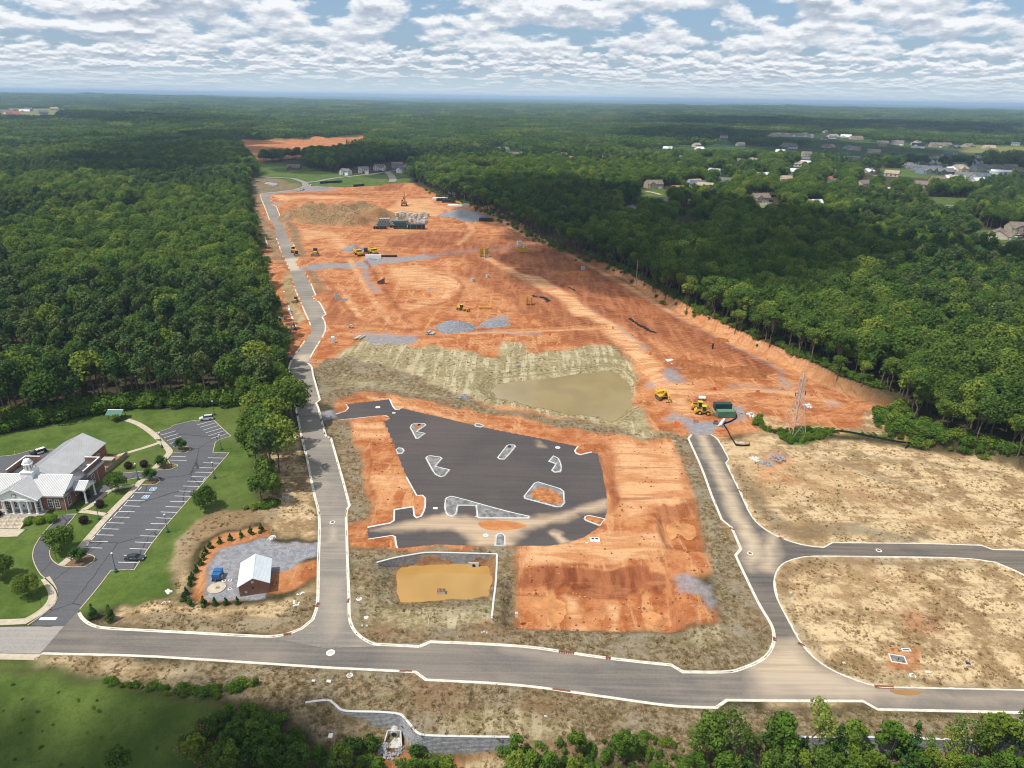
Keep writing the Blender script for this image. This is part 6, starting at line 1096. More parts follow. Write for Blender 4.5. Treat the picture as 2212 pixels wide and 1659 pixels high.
for zk, x, y, lb, r in (('F', 697, 667, 'in the middle of the street crossing', .75), ('N', 435, 910, 'on the long road below the tree shadows, farther one', .55), ('N', 515, 1262, 'on the long road beside the overhanging tree', .6), ('C', 713, 1276, 'on the long road near the lot entrance', .62), ('E', 648, 1545, 'on the east road at the side road mouth', .62), ('E', 1760, 1520, 'on the side road', .62), ('D', 715, 630, 'on the new lot near its upper edge', .7), ('D', 92, 1388, 'on the dusty lower arm of the new lot', .6), ('C', 1105, 281, 'on the new lot near its narrow end', .75), ('H', 1250, 860, 'in the verge of the tan lot', .55), ('F', 942, 197, 'in the verge right of the long road', .55), ('F', 862, 858, 'in the verge below the street', .55), ('F', 1005, 357, 'in the verge above the street corner', .4)):
    p = Z(zk, x, y); p.z = max(p.z, 0.03) if zk in 'NCED' or r > .7 else p.z; p.z = 0.035 if p.z < 0.05 else p.z; manhole(p, 'round manhole ' + lb, r, CONC_NEW, PIPEC if r != .62 else RUST)
BOXW = M('utility_white', (0.70, 0.70, 0.68))
for i, (zk, x, y, w, d, h, lb) in enumerate((('F', 550, 908, .7, .5, .15, 'flat pale utility lid below the street, left one'), ('F', 681, 912, .95, .75, .12, 'flat grey utility lid below the street, right one'), ('F', 1010, 433, .4, .35, .2, 'small white box in the corner verge, right of a pair'), ('F', 970, 431, .4, .35, .2, 'small white box in the corner verge, left of a pair'), ('F', 2003, 491, .4, .35, .2, 'small white box, left of three by the hydrant'), ('F', 2025, 484, .4, .35, .2, 'small white box, middle of three by the hydrant'), ('F', 2046, 491, .4, .35, .2, 'small white box, right of three by the hydrant'), ('G', 141, 430, .7, .6, 1.0, 'white meter cabinet at the corner of the clay lot'), ('G', 395, 1212, .6, .35, .12, 'flat white lid on the straw slope'), ('H', 1380, 830, 1.0, .55, .1, 'flat pale slab in front of the open vault'), ('H', 655, 753, .6, .5, .15, 'white lid near the kerb curve of the tan lot'), ('H', 195, 148, .45, .4, .25, 'white lid at the west tip of the tan lot'), ('D', 1035, 1427, 2.6, 2.0, .25, 'big square concrete slab with two hatches at the new lot'), ('D', 965, 1453, .6, .5, .2, 'small concrete block beside the hatch slab'), ('E', 572, 585, 1.2, .9, .2, 'white slab inside the silt fence'), ('D', 1718, 573, 1.4, .4, .15, 'long white block on the verge'), ('F', 703, 1447, .8, 1.0, .12, 'crate lid lying on the slope below the wall end'), ('C', 317, 1003, .6, .8, .3, 'grey box at the tree edge'), ('C', 1602, 1156, 1.3, 1.0, .1, 'square drain cover on the new lot by the island'), ('C', 1243, 332, 1.2, .9, .1, 'square drain cover on the narrow end of the new lot'))):
    p = Z(zk, x, y); p.z = max(p.z, 0.03); t = thing('utility_box', lb, 'utility box', p); MB().box(0, 0, -0.1, w, d, h + 0.1).build('body', BOXW if 'grey' not in lb else PIPEC, t); MB().box(0, 0, h, w * 0.8, d * 0.8, 0.03).build('lid', PIPEC if 'white' in lb else BOXW, t)
    if 'hatches' in lb:
        for s in (-.5, .5): MB().box(s, 0.3, h + 0.03, .7, .7, .03).build('hatch', BLACK, t)
def vault(loc, w, d, label, rz=0.0, wall=0.18, h=0.2, m_=CONC_NEW):
    t = thing('open_vault', label, 'vault', loc, rz); r = MB()
    for s in (-1, 1): r.box(s * (w - wall) / 2, 0, -1.2, wall, d, 1.2 + h); r.box(0, s * (d - wall) / 2, -1.2, w - 2 * wall, wall, 1.2 + h)
    r.build('wall', m_, t); MB().box(0, 0, 0.02, w - wall, d - wall, 0.03).build('floor', BLACK if w < 2.3 else STEEL, t)
    if w > 2.3: MB().cyl((0.1, 0, 0.05), (0.1, 0, 0.5), 0.1).build('valve', BLACK, t)
p = Z('H', 1122, 722); vault(p, 3.2, 2.4, 'large open concrete vault with a pale rim on the tan lot', R(-12)); vault(Z('H', 1193, 643), 1.9, .8, 'narrow open vault behind the large one', 0); vault(Z('H', 1727, 756), 1.2, 1.2, 'small square open vault at the far side of the tan lot', R(-15), .12, .15, PIPEC); vault(Z('C', 310, 1060), 1.9, 1.4, 'grey concrete box with an open top at the tree edge', R(8), .15, .9, PIPEC); vault(Z('C', 1462, 437), .9, .9, 'dark square inlet in the upper left parking island', R(20), .12, .5, BLACK); vault(Z('D', 297, 625), .9, .9, 'dark square inlet in the capsule-shaped island', R(15), .12, .5, BLACK)
t = thing('fire_hydrant', 'small orange fire hydrant in the verge below the basin', 'hydrant', Z('F', 2034, 408)); MB().lathe((0, 0, 0), [(0.2, 0), (0.2, 0.08), (0.14, 0.1), (0.14, 0.5), (0.18, 0.52), (0.18, 0.58), (0.08, 0.75)], 10).build('barrel', ORANGE, t); MB().cyl((-0.28, 0, 0.4), (0.28, 0, 0.4), 0.07).build('nozzle', ORANGE, t)
t = thing('fire_hydrant', 'small yellow fire hydrant in the verge of the east road', 'hydrant', Z('E', 436, 1420)); MB().lathe((0, 0, 0), [(0.2, 0), (0.2, 0.08), (0.14, 0.1), (0.14, 0.5), (0.18, 0.52), (0.18, 0.58), (0.08, 0.75)], 10).build('barrel', M('hydrant_yellow', (.5, .4, .04)), t); MB().cyl((-0.28, 0, 0.4), (0.28, 0, 0.4), 0.07).build('nozzle', M('hydrant_yellow', (.5, .4, .04)), t)
for i, (zk, x, y) in enumerate((('C', 800, 460), ('C', 855, 590), ('C', 868, 660), ('C', 908, 785), ('C', 935, 870), ('C', 952, 940), ('C', 975, 1010), ('C', 1018, 1150), ('D', 345, 350), ('D', 440, 370), ('D', 550, 385), ('D', 650, 410), ('D', 760, 430), ('D', 880, 455), ('D', 1152, 1420), ('E', 1260, 1300), ('E', 1310, 1300), ('E', 715, 1200))):
    t = thing('survey_stake', ORD[i] + ' thin wooden survey stake along the verges, counted from the lot entrance', 'stake', Z(zk, x, y), 0, 'survey stakes'); MB().box(0, 0, -0.2, 0.09, 0.09, 1.2).build('post', BOXW, t)
# muddy puddle in the street and clay washed over the new lot
WASH = M('washed_clay', (0.44, 0.24, 0.125), 0.9, 0.1, 0, 0.25, 0.25); WASH2 = M('wet_clay_puddle', (0.47, 0.185, 0.055), 0.6, 0.3, 0, 0.15, 0.3); WASH3 = M('dried_silt', (0.56, 0.42, 0.27), 0.95, 0.1, 0, 0.2, 0.25)
def blob(name, pts, z, mat, wob=0.5):
    L = smooth_line(flats(pts), 3, True, 200); c_ = np.mean(L, 0); L = [tuple(np.array(p) + (np.array(p) - c_) * (wob * 0.12 * (float(vn(np.array([p[0] * 1.3]), np.array([p[1] * 1.3]), 3)[0]) - .5))) for p in L]; return struct(sheet(name, L, z, mat))
blob('puddle', zz('H', (1040, 980), (1130, 984), (1320, 988), (1335, 1010), (1290, 1030), (1190, 1036), (1100, 1022), (1060, 1000)), 0.036, mat_water('street_puddle', (0.30, 0.155, 0.045), 0.1))
blob('clay_puddle', zz('D', (15, 1290), (60, 1262), (200, 1255), (330, 1268), (470, 1300), (380, 1330), (250, 1345), (90, 1340)), 0.042, WASH2, 0.6)
blob('island_clay', zz('D', (470, 1050), (500, 1000), (560, 970), (640, 985), (700, 1010), (755, 1060), (760, 1110), (700, 1130), (560, 1090)), 0.112, ISLE_CLAY); blob('island_clay', zz('C', (1410, 450), (1440, 432), (1500, 430), (1440, 480)), 0.112, ISLE_CLAY)
def pblob(pts, mat): L = flats(pts, -2.1); c_ = np.mean(L, 0); z = float(terr(c_[0], c_[1])) + 0.10; blob('clay_puddle', pts, z, mat, 1.0)
PUD = M('dried_clay_skin', (0.50, 0.225, 0.085), 0.75, 0.2, 0, 0.22, 0.25)
for pts in (P((1140, 1274), (1175, 1268), (1222, 1278), (1226, 1300), (1216, 1325), (1190, 1330), (1180, 1300), (1150, 1292)), P((1300, 1292), (1312, 1300), (1308, 1322), (1296, 1318)), P((1384, 1300), (1420, 1302), (1438, 1318), (1434, 1335), (1404, 1328), (1390, 1312)), P((1436, 1124), (1470, 1120), (1500, 1122), (1508, 1150), (1486, 1160), (1470, 1140), (1452, 1160), (1442, 1145))): pblob(pts, PUD)
p_ = zz('P', (760, 700), (900, 750), (1020, 820), (1120, 870), (1100, 885), (960, 825), (800, 740)); blob('ditch_water', p_, float(terr(*np.mean(flats(p_), 0))) + .12, PUD)
# ------------------------------------------------------------------ gravel heaps and earth heaps that stand as things
def heap(name, px, py, rx, ry, h, mat, label, seed=1):
    p = G(px, py); nx = 26; V = []; F = []
    for j in range(9):
        r = j / 8
        for i in range(nx):
            a = 2 * math.pi * i / nx; w_ = 1 + 0.22 * (float(vn(np.array([math.cos(a) * 2 + seed * 7]), np.array([math.sin(a) * 2 + r]), seed)[0]) - 0.5) * 2; z = h * (1 - r ** 1.15) * (0.88 + 0.24 * float(vn(np.array([math.cos(a) * r * 4 + seed]), np.array([math.sin(a) * r * 4]), seed + 3)[0])) - 0.25 * r
            V.append((math.cos(a) * rx * r * w_, math.sin(a) * ry * r * w_, z))
    for j in range(8):
        for i in range(nx): F.append((j * nx + i, j * nx + (i + 1) % nx, (j + 1) * nx + (i + 1) % nx, (j + 1) * nx + i))
    m = MB(); m.add(V, F); o = m.build(name, mat, None, True); o.location = (p.x, p.y, float(terr(p.x, p.y)) - 0.2); return tag(o, label, 'heap')
heap('gravel_heap', 983, 708, 13, 9, 4.4, GLAVEL, 'large grey gravel heap in the middle of the clay site', 1); heap('gravel_heap', 1072, 700, 9, 7, 2.2, GLAVEL, 'low grey gravel heap right of the large one', 2); heap('gravel_heap', 997, 466, 25, 15, 7.5, GLAVEL, 'larger of two far grey gravel heaps', 3); heap('gravel_heap', 1028, 475, 18, 12, 5.5, GLAVEL, 'smaller of two far grey gravel heaps', 4)
heap('gravel_heap', 762, 540, 9, 9, 4.2, GLAVEL, 'grey gravel heap beside the dump trucks', 5); heap('gravel_heap', 686, 408, 20, 14, 4.0, GLAVEL, 'far grey gravel heap by the cul-de-sac houses', 6); heap('earth_heap', 990, 480, 8, 6, 2.0, M('red_earth', (0.30, 0.11, 0.042), 0.95, .1, 0, .25, .5), 'small red earth heap below the far gravel', 7); heap('stone_pile', 250 / 4 + 486 + 250, 561, 6, 5, 1.6, GLAVEL, 'small stone pile beside the haul road', 8); heap('gravel_heap', 1530 + 55, 1000 - 120, 3.2, 2.2, .9, GLAVEL, 'small gravel heap behind the loaders', 9)
for i, (px, py, rx, ry, h) in enumerate(((1552, 735, 9, 5, 1.4), (1478, 705, 8, 5, 1.4), (1405, 684, 9, 5, 1.4), (1600, 804, 15, 8, 3.0), (1520, 802, 14, 8, 2.8), (1475, 785, 9, 6, 2.0), (1250, 590, 15, 8, 2.0), (1130, 562, 16, 9, 2.0)  )): heap('earth_heap', px, py, rx, ry, h, M('red_earth', (.3, .1, .04)), ORD[i] + ' red earth heap on the eastern clay, counted in no set order' if False else 'red earth heap on the eastern clay, %s of eight from the pylon' % ORD[i], 20 + i)

for pts in (P((569.8, 505), (581.5, 541)), P((601, 590), (615, 636), (626, 674), (639, 707))): ribbon('kerb', pts, 0.9, CONC_NEW, 0.3, 0.5)
for px, py, h, lb in ((1374, 612, 13, 'lone pale utility pole at the edge of the eastern woods'),):
    t = thing('utility_pole', lb, 'pole', G(px, py)); MB().cyl((0, 0, -.5), (0, 0, h + 5), .28, .2).build('post', M('pole_wood', (.34, .30, .25)), t); MB().box(0, 0, h + 4.2, 2.2, .14, .14).build('cross_arm', M('pole_wood', (.3, .3, .2)), t)
# ------------------------------------------------------------------ vehicles
def wheel(parent, x, y, r, w, rim=STEEL, name='wheel'):
    o = MB().cyl((x, y - w / 2, r), (x, y + w / 2, r), r, n=16).build(name, RUBBER, parent)
    m = MB(); m.cyl((x, y - w / 2 - .02, r), (x, y + w / 2 + .02, r), r * 0.55, n=12); m.build('rim', rim, o); return o
def car(loc, rz, label, paint, kind='sedan', trim=None, group=None, scale=1.0):
    """x is forward"""
    t = thing('police_car' if trim == 'police' else 'parked_car', label, 'car', loc, rz, group); t.scale = (scale,) * 3
    suv = kind != 'sedan'; h1 = 0.95 if not suv else 1.1; h2 = 1.45 if not suv else 1.78
    body = [(-2.35, .35), (2.3, .35), (2.4, .55), (2.35, h1 - .18), (1.0 if not suv else 1.15, h1), (-1.5 if not suv else -2.2, h1), (-2.3, h1 - .02), (-2.42, .6)]
    m = MB(); m.extr(body, 'y', -0, 0) if False else None
    n = len(body); m = MB()
    for s in (1,): 
        V = [(x, -0.90, z) for x, z in body] + [(x, 0.90, z) for x, z in body]; m.add(V, [tuple(range(n)), tuple(range(2 * n - 1, n - 1, -1))] + [(i, i + n, (i + 1) % n + n, (i + 1) % n) for i in range(n)])
    m.build('body', paint if trim != 'police' else BLACK, t)
    cab = [(1.05, h1), (0.35, h2 - .03), (-0.9, h2), (-1.75, h1 + .02)] if not suv else [(1.15, h1), (0.55, h2 - .03), (-2.0, h2), (-2.3, h1)]
    def cabin(c_, yb, yt, mat, nm, par):
        V = [(x, -(yb if i in (0, len(c_) - 1) else yt), z) for i, (x, z) in enumerate(c_)] + [(x, (yb if i in (0, len(c_) - 1) else yt), z) for i, (x, z) in enumerate(c_)]; k_ = len(c_); q = MB(); q.add(V, [tuple(range(k_)), tuple(range(2 * k_ - 1, k_ - 1, -1))] + [(i, i + k_, (i + 1) % k_ + k_, (i + 1) % k_) for i in range(k_)]); return q.build(nm, mat, par)
    cabin(cab, 0.84, 0.66, DARKGLASS, 'windows', t); q = cab[1:3]; MB().box((q[0][0] + q[1][0]) / 2, 0, h2 - .03, abs(q[0][0] - q[1][0]) - .02, 1.30, .05).build('roof', paint if trim != 'police' else WHITE, t)
    if trim == 'police':
        for s in (-1, 1): MB().box(-0.35, s * 0.905, .45, 2.1, .02, h1 - .5).build('door', WHITE, t)
        MB().box(-0.15, 0, h2 + .03, .32, 1.2, .12).build('light_bar', M('light_bar', (0.45, 0.47, 0.5), .3), t)
    for s in (-1, 1):
        MB().box(2.36, s * .62, .62, .08, .36, .16).build('headlight', WHITE, t); MB().box(-2.40, s * .66, .68, .06, .3, .16).build('tail_light', M('tail_red', (.3, .02, .02)), t); MB().box(0.75, s * 0.98, h1 + .02, .16, .16, .12).build('mirror', paint if trim != 'police' else BLACK, t)
        for x in (-1.42, 1.45): wheel(t, x, s * 0.80, 0.34 if not suv else .38, 0.24)
    if suv and trim != 'police':
        for s in (-1, 1): MB().box(-.8, s * .6, h2 + .02, 2.2, .05, .06).build('roof_rail', BLACK, t)
    return t
CARG = M('car_grey', (0.035, 0.042, 0.048), .25, .5); CARW = M('car_white', (0.72, 0.72, 0.72), .3, .5)
car(Z('A', 1172, 1378), R(-2), 'dark grey sedan parked at the lowest bay', CARG); car(Z('A', 1785, 170), R(197), 'white sport utility car with black windows at the top bay', CARW, 'suv'); car(Z('A', 335, 468), R(233), 'black and white police car on the rear drive', BLACK, 'suv', 'police')
def tracks(t, L, gauge, h, w):
    for s in (-1, 1):
        y = s * gauge / 2; pr = [(-L / 2 + h * .35, 0.02), (L / 2 - h * .35, 0.02), (L / 2, h * .45), (L / 2 - h * .2, h), (-L / 2 + h * .2, h), (-L / 2, h * .45)]; n = len(pr); V = [(x, y - w / 2, z) for x, z in pr] + [(x, y + w / 2, z) for x, z in pr]
        m = MB(); m.add(V, [tuple(range(n)), tuple(range(2 * n - 1, n - 1, -1))] + [(i, i + n, (i + 1) % n + n, (i + 1) % n) for i in range(n)]); o = m.build('track', M('track_steel', (.06, .05, .042), .8), t)
        MB().box(0, y + s * (w / 2 + .01), h * .28, L * .62, .04, h * .4).build('track_frame', STEEL, o)
def bar(m, a, b, w, h):
    a, b = Vector(a), Vector(b); d = (b - a).normalized(); s = Vector((0, 1, 0)); u = d.cross(s).normalized(); V = [p + s * i * w / 2 + u * j * h / 2 for p in (a, b) for i, j in ((-1, -1), (1, -1), (1, 1), (-1, 1))]
    m.add(V, [(0, 1, 2, 3), (4, 5, 6, 7), (0, 1, 5, 4), (1, 2, 6, 5), (2, 3, 7, 6), (3, 0, 4, 7)]); return m
def excavator(loc, rz, label, paint=YELLOW, boom=((1.2, 1.6), (4.0, 5.2), (6.8, 3.6), (6.9, 0.6)), s=1.0, swing=0.0):
    t = thing('excavator', label, 'excavator', loc, rz); t.scale = (s,) * 3; tracks(t, 4.6, 2.5, 1.0, 0.65); MB().cyl((0, 0, .8), (0, 0, 1.25), .8, n=14).build('turntable', STEEL, t)
    c_ = MB(); c_.box(-0.6, 0, 1.2, 4.0, 2.9, 0.45); c_.box(-1.6, 0, 1.62, 2.0, 2.85, 0.95); up = c_.build('upper_body', paint, t); MB().box(-2.62, 0, 1.25, .55, 2.8, 1.2).build('counterweight', paint, t)
    MB().box(0.75, 0.85, 1.62, 1.6, 1.0, 1.5, 0, .88).build('cab', DARKGLASS, t); MB().box(0.7, 0.85, 3.1, 1.5, .98, .1).build('cab_roof', paint, t); MB().cyl((-1.9, -.8, 2.5), (-1.9, -.8, 3.0), .08).build('exhaust', BLACK, t)
    B_ = [(x, -0.35, z) for x, z in boom]; bar(MB(), B_[0], B_[1], .45, .6).build('boom', paint, t); bar(MB(), B_[1], B_[2], .4, .45).build('boom', paint, t); bar(MB(), B_[2], B_[3], .35, .4).build('stick', paint, t)
    bk = B_[3]; MB().add([(bk[0] - .1, bk[1] - .6, bk[2] + .2), (bk[0] - .1, bk[1] + .6, bk[2] + .2), (bk[0] + .55, bk[1] + .6, bk[2] - .15), (bk[0] + .55, bk[1] - .6, bk[2] - .15), (bk[0] - .75, bk[1] - .6, bk[2] - .5), (bk[0] - .75, bk[1] + .6, bk[2] - .5), (bk[0] + .2, bk[1] + .6, bk[2] - .95), (bk[0] + .2, bk[1] - .6, bk[2] - .95)], [(0, 1, 2, 3), (4, 5, 6, 7), (0, 3, 7, 4), (1, 2, 6, 5), (3, 2, 6, 7), (0, 1, 5, 4)]).build('bucket', M('track_steel', (.06, .05, .04)), t)
    m = MB(); m.cyl((0.9, -.35, 1.9), (2.5, -.35, 3.2), .09); m.cyl((B_[1][0] + .3, -.35, B_[1][1] + .5), (B_[2][0], -.35, B_[2][1] + .4), .08); m.build('hydraulic_ram', STEEL, t); return t
excavator(Z('O', 1612, 1070), R(-74), 'yellow tracked excavator at the corner of the big pond', YELLOW, ((1.2, 1.8), (3.6, 4.6), (5.6, 3.2), (5.2, 0.9)), 1.15)
excavator(Z('N', 332, 575), R(80), 'dark grey excavator with raised boom left of the long road', M('excavator_grey', (.13, .13, .125), .5), ((1.2, 1.6), (3.2, 6.0), (5.4, 6.6), (6.6, 3.6)), 1.15); excavator(Z('J', 1548, 698), R(100), 'orange excavator far off on the clay plain', M('excavator_orange', (.36, .14, .03), .5), ((1.2, 1.6), (2.6, 6.5), (4.6, 7.2), (5.6, 3.6)), 2.0)
def loader(loc, rz, label):
    t = thing('wheel_loader', label, 'wheel loader', loc, rz, 'wheel loaders by the containers')
    MB().box(-2.0, 0, 1.05, 2.6, 1.9, 1.25, 0, .9).build('engine_hood', YELLOW, t); MB().box(-1.9, 0, 2.3, 1.7, 1.3, .12).build('hood_top', BLACK, t); MB().box(-3.3, 0, .75, .6, 2.2, 1.0).build('counterweight', YELLOW, t); MB().box(0.6, 0, .9, 2.0, 1.3, .7).build('front_frame', YELLOW, t)
    MB().box(-0.15, 0, 1.55, 1.4, 1.6, 1.75, 0, .9).build('cab', DARKGLASS, t); MB().box(-0.15, 0, 3.3, 1.6, 1.7, .14).build('cab_roof', M('cab_yellow', (.75, .52, .03), .5), t)
    m = MB()
    for s in (-.75, .75): bar(m, (.6, s, 1.8), (2.3, s, 1.5), .22, .4); bar(m, (2.3, s, 1.5), (3.4, s, .6), .22, .4)
    m.build('lift_arm', YELLOW, t); V = [(3.1, 1.35), (3.0, .2), (3.4, .05), (4.4, .08), (4.35, .3), (3.5, .55), (3.35, 1.35)]; n = len(V); q = MB(); q.add([(x, -1.4, z) for x, z in V] + [(x, 1.4, z) for x, z in V], [tuple(range(n)), tuple(range(2 * n - 1, n - 1, -1))] + [(i, i + n, (i + 1) % n + n, (i + 1) % n) for i in range(n)]); q.build('bucket', STEEL, t)
    for x in (-1.7, 1.4):
        for s in (-1, 1): wheel(t, x, s * 1.05, .82, .6, YELLOW)
loader(Z('E', 248, 338), R(-6), 'yellow wheel loader nearer the street, front of the pair'); loader(Z('E', 215, 300), R(-6), 'yellow wheel loader farther back, partly hidden by the other')
def container(loc, rz, L, col, label, h=2.6, w=2.45):
    t = thing('shipping_container', label, 'container', loc, rz, 'green containers'); MB().box(0, 0, .12, L, w, h).build('box', col, t); m = MB(); n = int(L / .28)
    for i in range(n):
        x = -L / 2 + L * (i + .5) / n
        for s in (-1, 1): m.box(x, s * (w / 2 + .02), .3, .13, .05, h - .3)
    c_ = m.build('corrugation', col, t); c_['kind'] = 'stuff'; r = MB()
    for x in (-L / 2, L / 2):
        for s in (-1, 1): r.box(x, s * w / 2, .08, .16, .16, h + .08)
    r.build('corner_posts', col, t)
    for s in (-.6, .6): MB().box(-L / 2 - .04, s, .25, .06, 1.1, h - .3).build('door', col, t)
container(Z('E', 436, 348), R(2), 6.4, M('container_green', (.10, .215, .135), .6, .3, 0, .15, .4), 'light green shipping container beside the loaders'); container(Z('E', 408, 300), R(2), 6.3, M('container_dark', (.018, .062, .055), .6, .3, 0, .15, .4), 'dark green shipping container behind the light one')
m = MB(); p = Z('E', 438, 300)
def grader(loc, rz, label):
    t = thing('motor_grader', label, 'grader', loc, rz); MB().box(-1.9, 0, 1.0, 2.6, 1.5, 1.1).build('engine_hood', YELLOW, t); bar(MB(), (-.6, 0, 1.6), (4.6, 0, 1.5), .35, .45).build('frame_beam', YELLOW, t); MB().box(-.1, 0, 1.3, 1.3, 1.5, 1.9).build('cab', DARKGLASS, t); MB().box(-.1, 0, 3.2, 1.5, 1.6, .12).build('cab_roof', YELLOW, t)
    MB().box(2.0, 0, .25, .25, 3.6, .6, R(20)).build('blade', STEEL, t); MB().cyl((2, 0, .8), (2, 0, 1.0), .8, n=14).build('circle', STEEL, t)
    for x in (-2.6, -1.1, 4.4):
        for s in (-1, 1): wheel(t, x, s * 1.0, .65, .4, YELLOW)
grader(Z('N', 1830, 305), R(-35), 'yellow motor grader on the middle of the clay site')
def dump_truck(loc, rz, label, s=1.5, g='dump trucks'):
    t = thing('dump_truck', label, 'dump truck', loc, rz, g); t.scale = (s,) * 3; MB().box(3.2, 0, .9, 1.8, 2.2, 1.1).build('hood', YELLOW, t); MB().box(2.0, 0, 1.0, 1.2, 2.1, 1.9).build('cab', YELLOW, t); MB().box(2.3, 0, 1.9, .75, 2.14, .8).build('windscreen', DARKGLASS, t)
    V = [(-4.2, 2.6), (-3.8, 1.2), (1.0, 1.1), (1.3, 2.7)]; q = MB(); q.add([(x, -1.35, z) for x, z in V] + [(x, 1.35, z) for x, z in V], [(0, 1, 2, 3), (7, 6, 5, 4)] + [(i, i + 4, (i + 1) % 4 + 4, (i + 1) % 4) for i in range(4)]); q.build('dump_bed', YELLOW, t); MB().box(-1.4, 0, 2.55, 4.4, 2.2, .12).build('load', M('red_earth', (.3, .1, .04)), t); MB().box(0, 0, .6, 6.8, 1.0, .4).build('chassis', BLACK, t)
    for x in (-3.0, -1.3, 3.1):
        for sd in (-1, 1): wheel(t, x, sd * 1.15, .65, .55, YELLOW)
dump_truck(Z('J', 1152, 1122), R(-62), 'yellow dump truck next to the gravel heap'); dump_truck(Z('J', 1282, 1112), R(-62), 'yellow dump truck at the far end of the parked row')
def small_machine(loc, rz, label, col, kind, s=1.0):
    t = thing(kind.replace(' ', '_'), label, kind, loc, rz); t.scale = (s,) * 3
    if kind == 'road roller':
        MB().cyl((1.6, -1, .75), (1.6, 1, .75), .75, n=16).build('drum', STEEL, t); MB().box(1.0, 0, .9, 2.0, 2.2, .3).build('frame', col, t); MB().box(-1.3, 0, .8, 1.8, 1.6, .9).build('engine_hood', col, t); MB().box(-.1, 0, 1.2, 1.0, 1.5, 1.5).build('cab', DARKGLASS, t); MB().box(-.1, 0, 2.7, 1.3, 1.7, .1).build('cab_roof', col, t)
        for sd in (-1, 1): wheel(t, -1.4, sd * .85, .7, .5, col)
    elif kind == 'bulldozer':
        tracks(t, 3.4, 2.0, .95, .6); MB().box(.4, 0, .9, 2.4, 1.3, 1.0).build('engine_hood', col, t); MB().box(-.8, 0, 1.0, 1.3, 1.6, 1.9).build('cab', DARKGLASS, t); MB().box(-.8, 0, 2.9, 1.6, 1.8, .12).build('cab_roof', BLACK, t); MB().box(2.2, 0, .1, .25, 3.2, 1.1).build('blade', STEEL, t)
    else:
        MB().box(-.8, 0, .8, 1.8, 1.4, .9).build('engine_hood', col, t); MB().box(.5, 0, .9, 1.1, 1.4, 1.6).build('cab', DARKGLASS, t); MB().box(.5, 0, 2.5, 1.3, 1.5, .1).build('cab_roof', col, t); MB().box(2.0, 0, .15, .9, 2.0, .8, 0, .7).build('bucket', M('bucket_red', (.40, .10, .04), .6) if col == BLACK else STEEL, t); m = MB()
        for sd in (-.6, .6): bar(m, (.2, sd, 1.3), (1.8, sd, .7), .15, .2)
        m.build('lift_arm', col, t)
        for x in (-1.0, .9):
            for sd in (-1, 1): wheel(t, x, sd * .8, .5, .35, STEEL)
small_machine(Z('J', 1220, 1118), R(-80), 'dark tractor with a red bucket between the dump trucks', BLACK, 'tractor', 1.9); small_machine(Z('J', 783, 1128), R(-85), 'yellow bulldozer alone on the clay above the haul road', YELLOW, 'bulldozer', 1.7); small_machine(Z('J', 592, 1100), R(110), 'yellow road roller stopped on the long road', YELLOW, 'road roller', 1.6); small_machine(Z('J', 618, 1130), R(-65), 'orange and white tractor on the long road', M('tractor_orange', (.55, .16, .05)), 'tractor', 1.6); small_machine(Z('N', 395, 235), R(-95), 'small black and yellow bulldozer on the straw strip', YELLOW, 'bulldozer', 0.95)
# ------------------------------------------------------------------ trench boxes, pipes and concrete pieces
def trench_box(loc, rz, L, h, w, label):
    t = thing('trench_box', label, 'trench box', loc, rz, 'yellow trench boxes')
    for s in (-1, 1): MB().box(0, s * w / 2, 0, L, .14, h).build('side_panel', YELLOW, t)
    m = MB()
    for x in (-L * .42, L * .42):
        for z in (h * .25, h * .8): m.cyl((x, -w / 2, z), (x, w / 2, z), .1)
    m.build('spreader', YELLOW, t)
    for x in (-L / 2, L / 2): MB().box(x, 0, h, .16, w, .14).build('end_beam', YELLOW, t)
trench_box(Z('K', 900, 1552), R(75), 3.6, 4.8, 2.6, 'tall yellow trench box standing beside black sheeting'); trench_box(Z('K', 510, 1138), R(65), 6, 6.5, 4.5, 'yellow trench box standing near the haul road'); trench_box(Z('K', 848, 1090), R(20), 9, 2.0, 5, 'yellow trench box lying flat by the eastern haul road')
t = thing('spreader_beam', 'long yellow lifting beam lying on the clay', 'beam', Z('N', 2030, 288), R(6)); bar(MB(), (-3.6, 0, .5), (3.6, 0, .5), .8, .7).build('beam', YELLOW, t)
for x in (-3.2, 3.2): MB().box(x, 0, 0, .25, 1.4, .9).build('foot', YELLOW, t)
t = thing('dozer_bucket', 'big dark steel skip tilted on the clay', 'skip', Z('N', 1140, 75), R(15)); t.rotation_euler = (R(0), R(-18), R(15)); V = [(-2.4, 1.9), (-1.8, 0), (1.8, 0), (2.6, 2.4)]; q = MB(); q.add([(x, -1.3, z) for x, z in V] + [(x, 1.3, z) for x, z in V], [(0, 1, 2, 3), (7, 6, 5, 4), (0, 4, 5, 1), (1, 5, 6, 2), (2, 6, 7, 3)]); q.build('tray', RUST, t); MB().tube([(2.6, -1.3, 2.4), (2.9, -1.3, 3.3), (2.9, 1.3, 3.3), (2.6, 1.3, 2.4)], .1).build('bail', RUST, t)
def hollow_pipe(m, p, d, r, L, n=12):
    d = Vector(d).normalized(); a = Vector(p) - d * L / 2; b = Vector(p) + d * L / 2; m.cyl(a, b, r, n=n); return m
def pipe_me(r, L, mat, dark=BLACK):
    m = MB(); n = 12
    for rr in (r, r * .78):
        for x in (-L / 2, L / 2):
            for i in range(n): a = 2 * math.pi * i / n; m.v.append((x, rr * math.cos(a), rr * math.sin(a)))
    for i in range(n):
        j = (i + 1) % n; m.f += [(i, j, n + j, n + i), (2 * n + i, 3 * n + i, 3 * n + j, 2 * n + j), (i, 2 * n + i, 2 * n + j, j), (n + i, n + j, 3 * n + j, 3 * n + i)]
    return m.build('pipe', mat, None, data_only=True)
